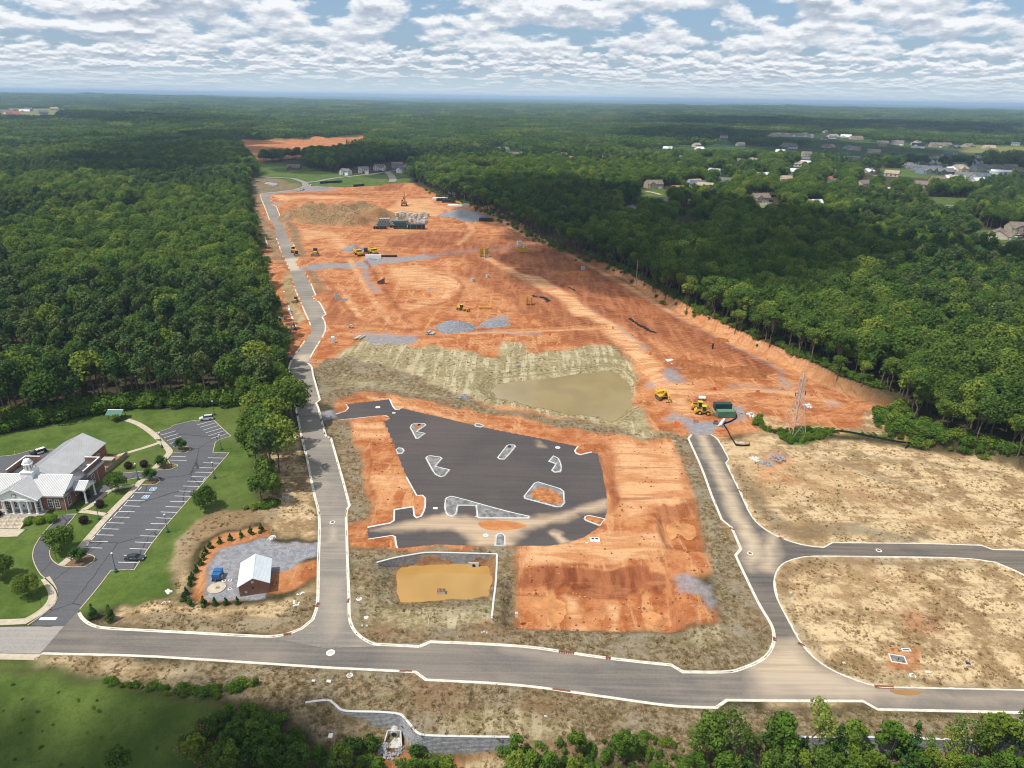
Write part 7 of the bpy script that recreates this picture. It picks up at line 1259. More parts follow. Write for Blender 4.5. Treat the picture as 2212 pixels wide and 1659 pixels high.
PIPEW = M('white_pipe', (.66, .66, .64)); PIPEG = M('green_pipe', (.16, .22, .19))
def pipes(zk, spots, r, L, mat, labels, rz, group):
    me = pipe_me(r, L, mat)
    for (x, y, dz), lb in zip(spots, labels): p = Z(zk, x, y); o = link('drain_pipe', me, None, (p.x, p.y, p.z + r + dz), R(rz)); tag(o, lb, 'pipe', group)
pipes('N', [(922, 548, 0), (932, 546, 0), (943, 544, 0), (968, 546, 0)], .42, 5.5, M('pipe_straw', (.5, .46, .34)), ['first straw-coloured pipe at the corner of the gravel patch', 'second straw-coloured pipe at the corner of the gravel patch', 'third straw-coloured pipe at the corner of the gravel patch', 'straw-coloured pipe lying apart at the gravel patch'], 72, 'pipes at the gravel patch')
pipes('N', [(1540, 512, 0), (1552, 510, 0), (1546, 511, .75), (1570, 514, 0), (1584, 514, 0)], .5, 3.4, PIPEC, ['left concrete pipe of the small stack near the large gravel heap', 'right concrete pipe of the small stack near the large gravel heap', 'top concrete pipe of the small stack near the large gravel heap', 'first of two concrete pipes right of the small stack', 'second of two concrete pipes right of the small stack'], 70, 'pipes near the gravel heap')
pipes('N', [(866, 458, 0), (878, 458, 0), (870, 457, .7)], .5, 2.4, PIPEC, ['left pipe of three beside the red track', 'right pipe of three beside the red track', 'upper pipe of three beside the red track'], 78, 'pipes beside the red track')
pipes('E', [(398, 424, 0), (406, 424, 0), (414, 424, 0), (402, 424, .5), (410, 424, .5), (390, 424, 0)], .28, 6.2, PIPEW, ['white pipe of the bundle by the silt fence, %s' % s for s in ('second from the street', 'third from the street', 'fourth from the street', 'upper layer near the street', 'upper layer by the fence', 'nearest the generator')], 62, 'white pipe bundle')
me = MB().box(0, 0, 0, 6.5, 1.0, .4).build('beam', WHITE, None, data_only=True)
for i, (x, y, lb) in enumerate(((1690, 755, 'wide white plank bundle near the excavator, left one'), (1722, 752, 'narrow white plank near the excavator, right one'))): o = link('plank_bundle', me, None, Z('O', x, y, .05), R(105), (1, 2.0 if i == 0 else .6, 1)); tag(o, lb, 'planks')
t = thing('generator', 'small grey generator on the gravel at the street end', 'generator', Z('E', 350, 422), R(-10)); MB().box(0, 0, .25, 1.5, 1.0, .8).build('casing', STEEL, t); MB().box(0, 0, 0, 1.7, 1.1, .25).build('skid', BLACK, t); MB().box(0, 0, 1.05, 1.3, .8, .1).build('top', BLACK, t)
t = thing('portable_toilet', 'white portable toilet beside the long road bend', 'portable toilet', Z('N', 720, 585), R(10)); MB().box(0, 0, 0, 1.5, 1.6, 2.9).build('cabin', WHITE, t); MB().box(0, 0, 2.9, 1.6, 1.7, .18, 0, .8).build('roof', WHITE, t); MB().box(0, -.82, .2, 1.1, .06, 2.4).build('door', BOXW, t); MB().box(0, 0, -.1, 1.7, 1.8, .12).build('base', STEEL, t)
def conc_box(loc, w, d, h, label, rz=0.0):
    t = thing('concrete_chamber', label, 'concrete box', loc, rz, 'precast concrete chambers'); r = MB()
    for s in (-1, 1): r.box(s * (w - .25) / 2, 0, 0, .25, d, h); r.box(0, s * (d - .25) / 2, 0, w - .5, .25, h)
    r.build('wall', PIPEC, t); MB().box(0, 0, h * .7, w - .4, d - .4, .05).build('hollow', BLACK, t)
for zk, x, y, w, d, h, lb in (('N', 755, 212, 2.8, 2.4, 3.0, 'tall pale concrete chamber on the clay right of the long road'), ('N', 272, 388, 2.4, 2.0, 1.8, 'concrete chamber left of the straw strip'), ('N', 152, 30, 3.0, 2.4, 2.2, 'concrete chamber at the edge of the western woods'), ('K', 1364, 1252, 2.2, 2.0, 2.4, 'square concrete chamber alone on the eastern clay'), ('K', 815, 1035, 3.4, 3.0, 3.0, 'concrete chamber at the east end of the haul road'), ('K', 864, 1068, 2.6, 2.4, 2.4, 'concrete chamber above the flat trench box'), ('J', 335, 1150, 3.0, 2.4, 2.0, 'small concrete chamber among the stones west of the road'), ('J', 970, 1490, 2.6, 2.4, 1.2, 'low concrete frame beside the tall pale chamber') if False else ('K', 534, 1142, 3.0, 3.0, 2.4, 'concrete chamber beside the standing trench box')):
    conc_box(Z(zk, x, y), w, d, h, lb, R(12))
ring = MB().lathe((0, 0, 0), [(1.0, 0), (1.0, 1.6), (.8, 1.6), (.8, 1.2)], 14).build('ring', PIPEC, None, data_only=True)
for (zk, x, y, s_, lb) in (('K', 411, 1352, 1.3, 'upright concrete manhole ring stack on the clay'), ('K', 540, 1318, 1.2, 'low concrete manhole ring on the clay'),): o = link('manhole_ring', ring, None, Z(zk, x, y), 0, s_); tag(o, lb, 'concrete ring')
# the pipe yard
yard = []; rs = random.Random(4)
for i in range(56):
    x = rs.uniform(1470, 1750); y = rs.uniform(775, 862)
    if y > 800 + (1560 - x) * 0.25 and x < 1560: x += 120
    yard.append((x, y))
yard.sort(key=lambda q: (round(q[1] / 22), q[0])); row_n = {}
boxme = MB().box(0, 0, 0, 2.6, 2.2, 2.6).build('box', PIPEC, None, data_only=True)
for i, (x, y) in enumerate(yard):
    k_ = round(y / 22) - 35; row_n[k_] = row_n.get(k_, 0) + 1; p = Z('J', x, y); o = link('precast_piece', ring if i % 3 else boxme, None, p, rs.uniform(0, 3), rs.uniform(1.1, 2.0) if i % 3 else rs.uniform(.8, 1.3)); tag(o, '%s concrete piece from left in %s row from the back of the pipe yard' % (ORD[min(row_n[k_] - 1, 27)], ORD[k_]), 'concrete piece', 'precast pieces of the pipe yard')
big = pipe_me(1.1, 5.5, PIPEC); k_ = 0
for j in range(4):
    for i in range(7 - j): p = Z('J', 1345, 888); d = (i + j * .5 - 3) * 2.25; o = link('stacked_pipe', big, None, (p.x + 3 + d * .94, p.y + 4 + d * .25, p.z + 1.1 + j * 1.9), R(75)); tag(o, '%s pale pipe from the left in the %s layer of the left pipe stack' % (ORD[i], ORD[j]), 'pipe', 'left pipe stack'); k_ += 1
grn = pipe_me(.75, 7.5, PIPEG)
for j in range(3):
    for i in range(12 - j): p = Z('J', 1500, 868); d = (i + j * .5 - 6) * 1.6; o = link('stacked_pipe', grn, None, (p.x + d * .98, p.y + 3 + d * .1, p.z + .75 + j * 1.3), R(80)); tag(o, '%s greenish pipe from the left in the %s layer of the long pipe stack' % (ORD[i], ORD[j]), 'pipe', 'long pipe stack')
for x, y, L, w, h, mt, lb in ((1655, 897, 15, 6, 4.2, BLACK, 'black dumpster in front of the pipe yard'), (1583, 882, 13, 5, .9, WHITE, 'white sheet pile in front of the pipe yard'), (1500, 884, 15, 4, 1.6, SILT, 'black plastic pipe bundle below the long stack'), (1527, 897, 14, 1.6, .8, SILT, 'long black pipe lying below the pipe yard'), (1340, 896, 11, 5, 2.2, BLACK, 'black pallet load at the left end of the pipe yard')):
    p = Z('J', x, y); t = thing('yard_load', lb, 'stack', p, R(4)); MB().box(0, 0, 0, L, w, h).build('body', mt, t)
    for q in range(3): MB().box(-L * .33 + q * L * .33, -w * .5 - .05, .1, .3, .12, h * .9).build('strap', STEEL if mt != WHITE else BLACK, t)
for x, y, L, w, h, mt, lb in ((130, 642, 17, 9, 1.6, PIPEW, 'pale pipe bundle at the far eastern wood edge'), (148, 655, 12, 6, 2.6, BLACK, 'black load behind the pale bundle at the eastern wood edge'), (205, 668, 14, 6, 2.8, BLACK, 'black machine parts in the eastern yard'), (262, 700, 16, 6, 1.2, WHITE, 'white sheets in the eastern yard'), (360, 703, 7, 5, 2.4, PIPEC, 'pale concrete block by the eastern yard'), (530, 828, 13, 7, 2.8, BLACK, 'black open box beside the far gravel heaps'), (240, 605, 9, 7, 5, WHITE, 'white cabin at the foot of the eastern woods')):
    p = Z('K', x, y); t = thing('yard_load', lb, 'stack', p, R(-6)); MB().box(0, 0, 0, L, w, h).build('body', mt, t); MB().box(0, 0, h, L * .8, w * .7, .3).build('cover', mt, t)
for i in range(6): p = Z('J', 1245 + i * 15, 1152); o = link('white_barrier', MB().box(0, 0, 0, 5.0, 2.0, 2.6).build('b', WHITE, None, data_only=True), None, p, R(4)); tag(o, '%s white wrapped bale from the left beside the haul road' % ORD[i], 'bale', 'white bales at the haul road')
p = Z('J', 1375, 1140); t = thing('black_pipe', 'long black pipe beside the white bales', 'pipe', p, R(4)); MB().cyl((-9, 0, .8), (9, 0, .8), .8, n=10).build('tube', BLACK, t); MB().cyl((8.8, 0, .8), (9.4, 0, .8), .95, n=10).build('collar', BLACK, t)
p = Z('O', 2052, 640); t = thing('black_post', 'short black standpipe on the eastern clay', 'post', p); MB().cyl((0, 0, 0), (0, 0, 3), .4).build('pipe', BLACK, t); MB().cyl((0, 0, 3), (0, 0, 3.15), .45).build('cap', ORANGE, t)
p = Z('E', 232, 215); t = thing('water_tank', 'white tank trailer behind the loaders', 'tank', p, R(-5)); MB().cyl((-1.2, 0, .9), (1.2, 0, .9), .75, n=16).build('tank', WHITE, t); MB().box(0, 0, 0, 2.8, 1.2, .3).build('frame', BLACK, t); wheel(t, .4, -.7, .35, .2); wheel(t, .4, .7, .35, .2)
# barriers, silt fences, sheeting
for i, (zk, x, y, lb) in enumerate((('E', 178, 410, 'orange barricade on the gravel at the street end'), ('E', 340, 128, 'orange safety mesh frame on the clay behind the loaders'), ('E', 712, 155, 'orange safety mesh frame left of the pylon'), ('E', 470, 358, 'orange safety frames in front of the green container'), ('O', 1512, 690, 'orange frame on the clay track above the excavator'), ('O', 240, 540, 'orange frame below the low gravel heap'), ('O', 645, 522, 'orange frame above the straw bank'), ('O', 2065, 990, 'orange frame behind the loaders, farther off'), ('O', 1190, 462, 'orange frame on the gravel track'))):
    t = thing('safety_barrier', lb, 'barrier', Z(zk, x, y), R(10 * i)); m = MB()
    for s in (-.7, .7): m.box(s, 0, 0, .08, .5, 1.1)
    m.build('leg', ORANGE, t)
    for z in (.35, .65, .95): MB().box(0, 0, z, 1.7, .06, .2).build('rail', ORANGE, t)
t = thing('fallen_mesh', 'orange safety mesh drooping beside white debris at the street end', 'barrier', Z('E', 18, 430), R(-50)); MB().box(0, 0, 0, 3.2, .1, 1.2, 0, .6).build('mesh', ORANGE, t); MB().box(-1.5, 0, 0, .1, .1, 1.4).build('post', BOXW, t)
def silt_fence(zk, pts, label, h=.85):
    W_ = [Z(zk, *p) for p in pts]; t = thing('silt_fence', label, 'fence', W_[0]); o = W_[0]
    for a, b in zip(W_[:-1], W_[1:]):
        d = b - a; n = max(1, int(d.length / 2.4))
        for i in range(n):
            p = a.lerp(b, i / n) - o; q = a.lerp(b, (i + 1) / n) - o; MB().box((p.x + q.x) / 2, (p.y + q.y) / 2, min(p.z, q.z) - .1, (q - p).length, .06, h, math.atan2(d.y, d.x)).build('fabric', SILT, t); MB().box(p.x, p.y, p.z - .1, .09, .09, h + .25).build('stake', BARK, t)
silt_fence('E', [(418, 432), (450, 480), (480, 540), (525, 612)], 'black silt fence running down to the tan lot'); silt_fence('E', [(420, 428), (480, 408), (520, 385), (532, 370), (520, 318)], 'black silt fence curving round the white pipes'); silt_fence('E', [(525, 612), (580, 618), (640, 615), (640, 590)], 'green-black silt fence hooked round the white slab'); silt_fence('E', [(1330, 505), (1400, 488), (1500, 500), (1700, 540), (1900, 580), (2040, 598), (2010, 545)], 'long black silt fence along the scrub right of the pylon')
silt_fence('J', [(820, 508), (900, 503), (1015, 497)], 'black silt fence on the far green bank', 3.0); silt_fence('J', [(1110, 535), (1160, 532), (1205, 526)], 'black silt fence at the far clay edge', 3.0)
def drape(zk, pts, w, label, seed=1):
    rs = random.Random(seed); W_ = [Z(zk, *p) for p in pts]; o = W_[0]; L = resample([(q.x, q.y) for q in W_], 1.0); V = []; F = []
    rw = offset(L, w / 2), offset(L, -w / 2)
    for i in range(len(L)):
        for r_, s in ((0, 1), (1, -1)): x, y = rw[r_][i]; x += rs.uniform(-.4, .4); y += rs.uniform(-.5, .5); V.append((x - o.x, y - o.y, float(terr(x, y)) + .12 + rs.uniform(0, .5)))
    for i in range(len(L) - 1): F.append((2 * i, 2 * i + 1, 2 * i + 3, 2 * i + 2))
    n = len(V); V += [(x, y, z - .1) for x, y, z in V]; F += [tuple(k + n for k in f[::-1]) for f in F]
    m = MB(); m.add(V, F); ob = m.build('plastic_sheeting', SILT); ob.location = (o.x, o.y, 0); tag(ob, label, 'sheeting')
drape('O', [(1340, 380), (1420, 440), (1460, 455), (1500, 480), (1575, 505)], 1.6, 'long strip of black plastic sheeting on the eastern clay', 1); drape('O', [(490, 178), (515, 188), (542, 192)], 1.6, 'short piece of black sheeting near the trench box', 2); drape('O', [(555, 190), (600, 200), (640, 235)], 2.4, 'crumpled black sheeting right of the trench box', 3); drape('O', [(808, 110), (840, 125), (872, 142)], 1.3, 'narrow black sheeting beside the haul track', 4)
# ------------------------------------------------------------------ pylon
def pylon():
    c_ = G(1714, 936); t = thing('power_pylon', 'slender pale lattice power pylon standing in green scrub', 'pylon', c_, R(18)); PY = M('pylon_steel', (.48, .42, .39), .6, .3); H_ = 23.0
    lv = [(0, 2.9), (5, 2.2), (9.5, 1.6), (13, 1.1), (16, .75), (18.5, .75), (21, .7), (23, .1)]
    for sx in (-1, 1):
        for sy in (-1, 1): m = MB(); m.tube([(sx * w, sy * w, z) for z, w in lv], .11, 5); m.build('leg', PY, t)
    for (z0, w0), (z1, w1) in zip(lv[:-1], lv[1:]):
        m = MB()
        for s in (-1, 1):
            m.cyl((-w0, s * w0, z0), (w1, s * w1, z1), .06, n=4); m.cyl((w0, s * w0, z0), (-w1, s * w1, z1), .06, n=4); m.cyl((s * w0, -w0, z0), (s * w1, w1, z1), .06, n=4); m.cyl((s * w0, w0, z0), (s * w1, -w1, z1), .06, n=4)
            m.cyl((-w1, s * w1, z1), (w1, s * w1, z1), .06, n=4); m.cyl((s * w1, -w1, z1), (s * w1, w1, z1), .06, n=4)
        m.build('lattice', PY, t)
    for z, w in ((16.2, 2.2), (21.0, 1.7)):
        m = MB()
        for s in (-1, 1): m.tube([(0, -.7, z), (s * w, 0, z + .1), (0, .7, z)], .07, 4); m.cyl((0, 0, z + 1.1), (s * w, 0, z + .1), .06, n=4)
        m.build('cross_arm', PY, t)
    for s in (-1, 1): MB().lathe((s * 2.1, 0, 14.6), [(.05, 0), (.16, .1), (.16, 1.3), (.05, 1.5)], 8).build('insulator', M('insulator', (.12, .05, .04)), t)
pylon()
# ------------------------------------------------------------------ roadside clump, foreground trees, scrub
clump = [(603, 1022, 'oak_d', 1.05), (578, 1062, 'oak_c', .8), (592, 1090, 'young_c', 1.05), (566, 1086, 'oak_c', .72), (556, 1010, 'oak_a', .9), (608, 968, 'oak_b', 1.0), (620, 905, 'oak_a', .95), (600, 930, 'oak_d', .9), (612, 862, 'oak_c', .95), (600, 822, 'oak_a', .9), (608, 792, 'oak_b', .85), (586, 872, 'oak_d', .9), (566, 905, 'oak_b', .95), (545, 965, 'oak_c', .85), (575, 975, 'oak_a', .95), (555, 935, 'oak_a', .9), (585, 1000, 'oak_b', 1.0), (590, 845, 'oak_c', 1.0), (572, 1035, 'oak_b', .9), (600, 890, 'oak_b', 1.05), (535, 905, 'oak_c', .9), (583, 790, 'oak_d', .9)]
for i, (x, y, k_, s_) in enumerate(clump): tree(k_, 'broadleaf_tree', G(x, y), '%s roadside broadleaf of the clump between lawn and long road, counted from %s' % (ORD[i], 'the overhanging one'), 'tree', 'clump between lawn and long road', s_)
rs = random.Random(12); k_ = 0
def fg(x, y, kind, s_, label, name='young_tree', group='trees along the bottom of the slope', cat='tree', sz=1.0): tree(kind, name, G(x, y), label, cat, group, s_, None, sz)
FGN = {'young_a': 'leafy young tree', 'young_b': 'light green sapling', 'young_c': 'bushy young tree', 'cedar': 'dark pointed cedar', 'thin': 'sparse thin tree', 'bush_a': 'light green bush', 'bush_b': 'dark green bush'}
front = []
for x in range(1500, 2240, 38): front.append((x + rs.uniform(-12, 12), 1648 + rs.uniform(-6, 10), rs.choice(['young_a', 'young_b', 'young_c', 'cedar', 'thin', 'thin', 'young_a']), rs.choice([.7, .85, 1.0, 1.15, 1.4])))
for x in range(1080, 2240, 36): front.append((x + rs.uniform(-12, 12), 1690 + rs.uniform(-6, 10), rs.choice(['young_a', 'young_b', 'young_c', 'young_a', 'cedar']), rs.uniform(.7, .95) if not 1240 < x < 1480 else rs.uniform(.45, .6)))
for x in range(1090, 1520, 30): front.append((x + rs.uniform(-8, 8), 1640 + rs.uniform(-8, 8), rs.choice(['bush_a', 'bush_a', 'bush_b', 'young_b']), rs.uniform(.7, .95) if rs.random() < .8 else .55))
front.sort(key=lambda q: q[0]); cnt = {}
for x, y, kd, s_ in front:
    if 985 < x < 1075: continue
    cnt[kd] = cnt.get(kd, 0) + 1
    fg(x, y, kd, s_, '%s from the left, %s in the belt below the street' % (ORD[min(27, cnt[kd] - 1)], FGN[kd]), {'cedar': 'cedar_tree', 'bush_a': 'bush', 'bush_b': 'bush'}.get(kd, 'young_tree'), 'belt of trees below the street', 'bush' if kd[:4] == 'bush' else 'tree')
left = [(520, 1640, 'young_c', .95), (560, 1625, 'young_c', .9), (600, 1632, 'young_a', .8), (480, 1600, 'young_c', .7), (545, 1590, 'young_c', .8), (500, 1570, 'young_b', .75), (535, 1560, 'young_a', .55), (640, 1650, 'young_c', .8), (690, 1660, 'young_a', .6), (720, 1655, 'bush_b', 1.6), (760, 1640, 'bush_b', 1.7), (790, 1625, 'bush_b', 1.4), (800, 1660, 'young_b', .5), (430, 1660, 'young_c', .8), (590, 1690, 'young_c', 1.0), (650, 1690, 'young_c', .9), (560, 1680, 'young_c', 1.0), (500, 1690, 'young_c', 1.0), (900, 1645, 'bush_b', 1.3), (930, 1660, 'bush_a', 1.2), (870, 1655, 'bush_b', 1.0), (740, 1680, 'young_c', .8), (820, 1690, 'young_a', .7), (900, 1690, 'young_a', .7), (970, 1690, 'young_a', .7)]
cnt = {}
for x, y, kd, s_ in sorted(left): cnt[kd] = cnt.get(kd, 0) + 1; fg(x, y, kd, s_, '%s from the left, %s in the thicket beside the meadow' % (ORD[cnt[kd] - 1], FGN[kd]), 'bush' if kd[:4] == 'bush' else 'young_tree', 'thicket beside the meadow', 'bush' if kd[:4] == 'bush' else 'tree')
fl = ball_crown('sumac_flowers', 40, 5.6, 3.1, 420, 0.20, LEAF_FLOWER)
for x, y, s_, lb in ((420, 1640, .95, 'sumac with rusty flower heads nearest the meadow'), (455, 1605, .9, 'sumac with rusty flower heads, highest of three'), (475, 1665, 1.0, 'sumac with rusty flower heads at the lower edge')):
    t = tree('sumac', 'sumac_tree', G(x, y), lb, 'tree', 'flowering sumacs', s_); link('blossoms', fl, t, (0, 0, .9))
tree('young_a', 'young_tree', G(262, 1680), 'lone round tree at the bottom of the meadow', 'tree', None, .85)
def area_points(poly_px, st, seed):
    pw = np.array(flats(poly_px)); r_ = np.random.default_rng(seed); lo, hi = pw.min(0), pw.max(0); X, Y = np.meshgrid(np.arange(lo[0], hi[0], st), np.arange(lo[1], hi[1], st)); X = X.ravel() + r_.uniform(-.45, .45, X.size) * st; Y = Y.ravel() + r_.uniform(-.45, .45, Y.size) * st; k = sdist(pw, X, Y, 5) > 0; return X[k], Y[k]
def edge_points(line_px, width, n, seed):
    r_ = np.random.default_rng(seed); L = np.array(resample(flats(line_px), .5)); i = r_.integers(0, len(L), n); return L[i, 0] + r_.normal(size=n) * width, L[i, 1] + np.abs(r_.normal(size=n)) * width
bushes = proto_collection('bush_kind', [(SP['bush_a']['crown'], None), (SP['bush_b']['crown'], None), (SP['hedge_ball']['crown'], None)])
def scrub(name, label, parts_, idx=(0, 1)):
    X = np.concatenate([p[0] for p in parts_]); Y = np.concatenate([p[1] for p in parts_]); S = np.concatenate([np.full(len(p[0]), p[2]) for p in parts_]); n = len(X); r_ = np.random.default_rng(n); z = np.zeros(n); s_ = S * r_.uniform(.55, 1.25, n)
    scatter(name, bushes, np.stack([X, Y, terr(X, Y) - .1], -1), np.stack([z, z, r_.uniform(0, 6.28, n)], -1), np.stack([s_, s_, s_ * r_.uniform(.7, 1.1, n)], -1), r_.choice(idx, n), label, 'scrub')
scrub('pylon_scrub', 'low green scrub round the pylon foot', [(*area_points(zz('E', (660, 430), (700, 380), (745, 345), (760, 440), (850, 480), (930, 480), (1000, 470), (1150, 460), (1290, 485), (1400, 480), (1420, 500), (1200, 570), (1100, 600), (970, 600), (900, 545), (780, 480)), 1.3, 1), .62), (*area_points(zz('E', (1400, 478), (1700, 505), (2000, 540), (2212, 545), (2300, 600), (2212, 605), (1900, 560), (1500, 500)), 2.0, 2), .38)])
scrub('undergrowth', 'leafy undergrowth along the edges of the woods', [(*edge_points([(-200, 955), (0, 932), (120, 906), (250, 884), (400, 876), (520, 872)], 3.0, 260, 3), 1.9), (*edge_points([(520, 872), (545, 850), (560, 800), (600, 740), (575, 665)], 2.5, 120, 4), 1.6), (*[q + o_ for q, o_ in zip(edge_points(FOREST_R[8:20], 2.2, 420, 5), (3.5, 7.5))], 1.0), (*edge_points(FOREST_R[1:9], 5.0, 200, 6), 1.2), (*edge_points([(548, 1100), (575, 1098), (600, 1092)], 1.0, 26, 7), .8), (*edge_points([(1905, 900), (1960, 950), (2100, 985), (2230, 1010)], 2.5, 160, 8), 1.3), (*edge_points([(575, 665), (555, 560), (545, 480), (535, 430)], 3.0, 160, 9), 1.5)])
scrub('meadow_scrub', 'bramble strip and weeds in the meadow below the street', [(*edge_points(zz('B', (900, 920), (1050, 960), (1250, 975), (1440, 1010)), .6, 45, 10), .4), (*edge_points(zz('B', (1500, 1040), (1700, 1060), (1900, 1040), (2150, 960)), 1.2, 40, 11), .6), (*area_points(zz('B', (0, 900), (700, 960), (1400, 1060), (1500, 1500), (1000, 1659), (0, 1659)), 4.2, 12), .2), (*area_points(zz('F', (0, 1100), (250, 1230), (500, 1500), (300, 1640), (0, 1640)), 1.6, 13), .75), (*area_points(zz('G', (0, 1480), (300, 1440), (1100, 1390), (2000, 1420), (2212, 1659), (0, 1659)), 1.7, 14), .6), (*area_points(zz('H', (0, 1480), (900, 1560), (2212, 1560), (2212, 1680), (0, 1680)), 1.6, 15), .7), (*area_points(zz('F', (840, 1380), (1080, 1320), (1130, 1340), (1000, 1450), (860, 1600), (780, 1640)), 1.1, 16), .5)])

# ------------------------------------------------------------------ dry tufts on the verges and lots, clods and stones on the clay
def tuft(seed, mat, n=26, r=.35, h=.4, w=.07):
    r_ = np.random.default_rng(seed); V = []; F = []
    for i in range(n):
        a = r_.uniform(0, 6.28); d = r * np.sqrt(r_.uniform()); x, y = d * np.cos(a), d * np.sin(a); b = r_.uniform(0, 6.28); l_ = h * r_.uniform(.5, 1.2); t_ = r_.uniform(.1, .5); k = len(V)
        V += [(x - w * np.cos(b), y - w * np.sin(b), 0), (x + w * np.cos(b), y + w * np.sin(b), 0), (x + np.cos(a) * t_ * l_ + w * .5 * np.cos(b), y + np.sin(a) * t_ * l_ + w * .5 * np.sin(b), l_), (x + np.cos(a) * t_ * l_ - w * .5 * np.cos(b), y + np.sin(a) * t_ * l_ - w * .5 * np.sin(b), l_)]; F.append((k, k + 1, k + 2, k + 3))
    return leaf_mesh('tuft', np.array(V), np.array(F), np.repeat(r_.uniform(0, 1, n), 4), mat), None
DRY = mat_leaf('dry_grass', (0.27, 0.19, 0.105), (0.44, 0.335, 0.20), (0.20, 0.155, 0.075), .15); WEED = mat_leaf('green_weed', (.07, .095, .025), (.10, .12, .035), (.13, .12, .05), .15)
tufts = proto_collection('tuft_kind', [tuft(61, DRY), tuft(62, DRY, 18, .5, .3), tuft(63, WEED, 20, .3, .3)])
def clod(seed, mat):
    r_ = random.Random(seed); m = MB(); m.ball((0, 0, .12), .4, .34, .26, 6, 3); m.v = [(x + r_.uniform(-.08, .08), y + r_.uniform(-.08, .08), z + r_.uniform(-.06, .06)) for x, y, z in m.v]; return m.build('clod', mat, None, data_only=True), None
clods = proto_collection('clod_kind', [clod(1, M('clod_clay', (.30, .105, .042), .95, .1, 0, .2)), clod(2, M('clod_pale', (.46, .26, .135), .95, .1, 0, .2)), clod(3, M('clod_stone', (.30, .29, .28), .95, .1, 0, .2))])
def cover(layers, ban, n, ymax, seed, margin=.3):
    r_ = np.random.default_rng(seed); Y = 88 * np.exp(r_.uniform(0, math.log(ymax / 88.), n)); X = r_.uniform(-1, 1, n) * (30 + .80 * Y); ok = np.zeros(n, bool)
    for lay, st, soft, poly in ZONES:
        q = sdist(flats(poly), X, Y, 2)
        if lay in layers and st > .5: ok |= q > margin
        elif lay in ban and st > .5: ok &= ~(q > -margin)
    for P_ in ALLROADS: ok &= sdist(P_, X, Y, 2) < -.7
    ok &= sdist(P1w, X, Y, 4) < -2.5; ok &= sdist(P2w, X, Y, 4) < -1.5
    return X[ok], Y[ok]
def strew(name, coll, XY, s0, s1, w, label, cat):
    X, Y = XY; n = len(X); r_ = np.random.default_rng(n); k = fbm(X / 6, Y / 6, 85, 3) > r_.uniform(.30, .66, n); X, Y = X[k], Y[k]; n = len(X); z = np.zeros(n); s_ = s0 + (s1 - s0) * r_.uniform(0, 1, n) ** 2.5
    scatter(name, coll, np.stack([X, Y, terr(X, Y) - .02], -1), np.stack([z, z, r_.uniform(0, 6.28, n)], -1), np.stack([s_, s_, s_ * r_.uniform(.6, 1.2, n)], -1), r_.choice(3, n, p=w), label, cat)
strew('dry_grass', tufts, cover(('olive', 'tan', 'mat'), ('clay', 'gravel', 'lawn'), 90000, 330, 5), .35, 1.05, (.56, .38, .06), 'sparse dry grass and weeds on the verges and bare lots', 'grass')
strew('clods', clods, cover(('clay', 'pale', 'dark'), ('olive', 'tan', 'mat', 'lawn', 'gravel'), 42000, 620, 6), .12, 1.0, (.62, .3, .08), 'loose clods and stones on the graded clay', 'clods')
# ------------------------------------------------------------------ houses
WALLC = {'white': (.66, .66, .65), 'cream': (.56, .50, .42), 'grey': (.33, .35, .37), 'blue': (.22, .28, .34), 'tan': (.42, .35, .27), 'brick': (.22, .09, .06), 'dark': (.06, .07, .09)}
ROOFC = {'grey': (.17, .165, .16), 'dark': (.055, .058, .065), 'brown': (.21, .165, .135), 'tan': (.40, .31, .21), 'white': (.70, .72, .74), 'orange': (.40, .20, .11), 'red': (.42, .12, .06), 'slate': (.12, .14, .17)}
HWIN = M('house_window', (.06, .07, .085), .2, .5)
def house(loc, rz, w, d, st, wall, roof, label, group, gar=True):
    t = thing('house', label, 'house', loc, rz, group); h = 2.9 * st; wm = M('siding_' + wall, WALLC[wall], .8, .2, 0, .08, .4); rm = M('shingle_' + roof, ROOFC[roof], .9, .1, 0, .18, .5)
    MB().box(0, 0, -1, w, d, h + 1).build('wall', wm, t); gable(t, 'x', -w / 2 - .3, w / 2 + .3, 0, d / 2, h, h + d * .30, rm, .45, .18, 0, None, None, rm)
    for s in (-1, 1): gable_wall(t, 'x', s * (w / 2 - .1), 0, d / 2, h, h + d * .28, wm)
    fw = w * .42; fx = -w * .22; MB().box(fx, -d / 2 - 1.2, -1, fw, 3.0, h + 1).build('front_bay', wm, t); gable(t, 'y', -d / 2 - 3.1, 0, fx, fw / 2, h, h + fw * .32, rm, .35, .16, 0, None, None, rm); gable_wall(t, 'y', -d / 2 - 2.6, fx, fw / 2, h, h + fw * .30, wm)
    k = 0
    for lv in range(st):
        for x in (-w * .33, -w * .12, w * .12, w * .30):
            y = -d / 2 - 2.72 if x < 0 else -d / 2 - .02
            if lv == 0 and x > 0 and gar and st > 1: continue
            f = MB().box(x, y, .9 + 2.9 * lv, 1.5, .1, 1.5).build('window', WHITE if wall != 'white' else rm, t); MB().box(x, y - .05, 1.0 + 2.9 * lv, 1.25, .06, 1.3).build('pane', HWIN, f)
        for s in (-1, 1):
            f = MB().box(s * (w / 2 + .02), 0, .9 + 2.9 * lv, .1, 1.5, 1.5).build('window', WHITE, t); MB().box(s * (w / 2 + .06), 0, 1.0 + 2.9 * lv, .06, 1.25, 1.3).build('pane', HWIN, f)
    MB().box(w * .02, -d / 2 - .04, 0, 1.2, .1, 2.2).build('door', M('house_door', (.12, .05, .03)), t)
    if gar: MB().box(w * .28, -d / 2 - .06, 0, 4.4, .1, 2.3).build('garage_door', WHITE, t); MB().box(w * .28, -d / 2 - 4.5, -.25, 4.6, 9, .3).build('driveway', PAVE, t)
    return t
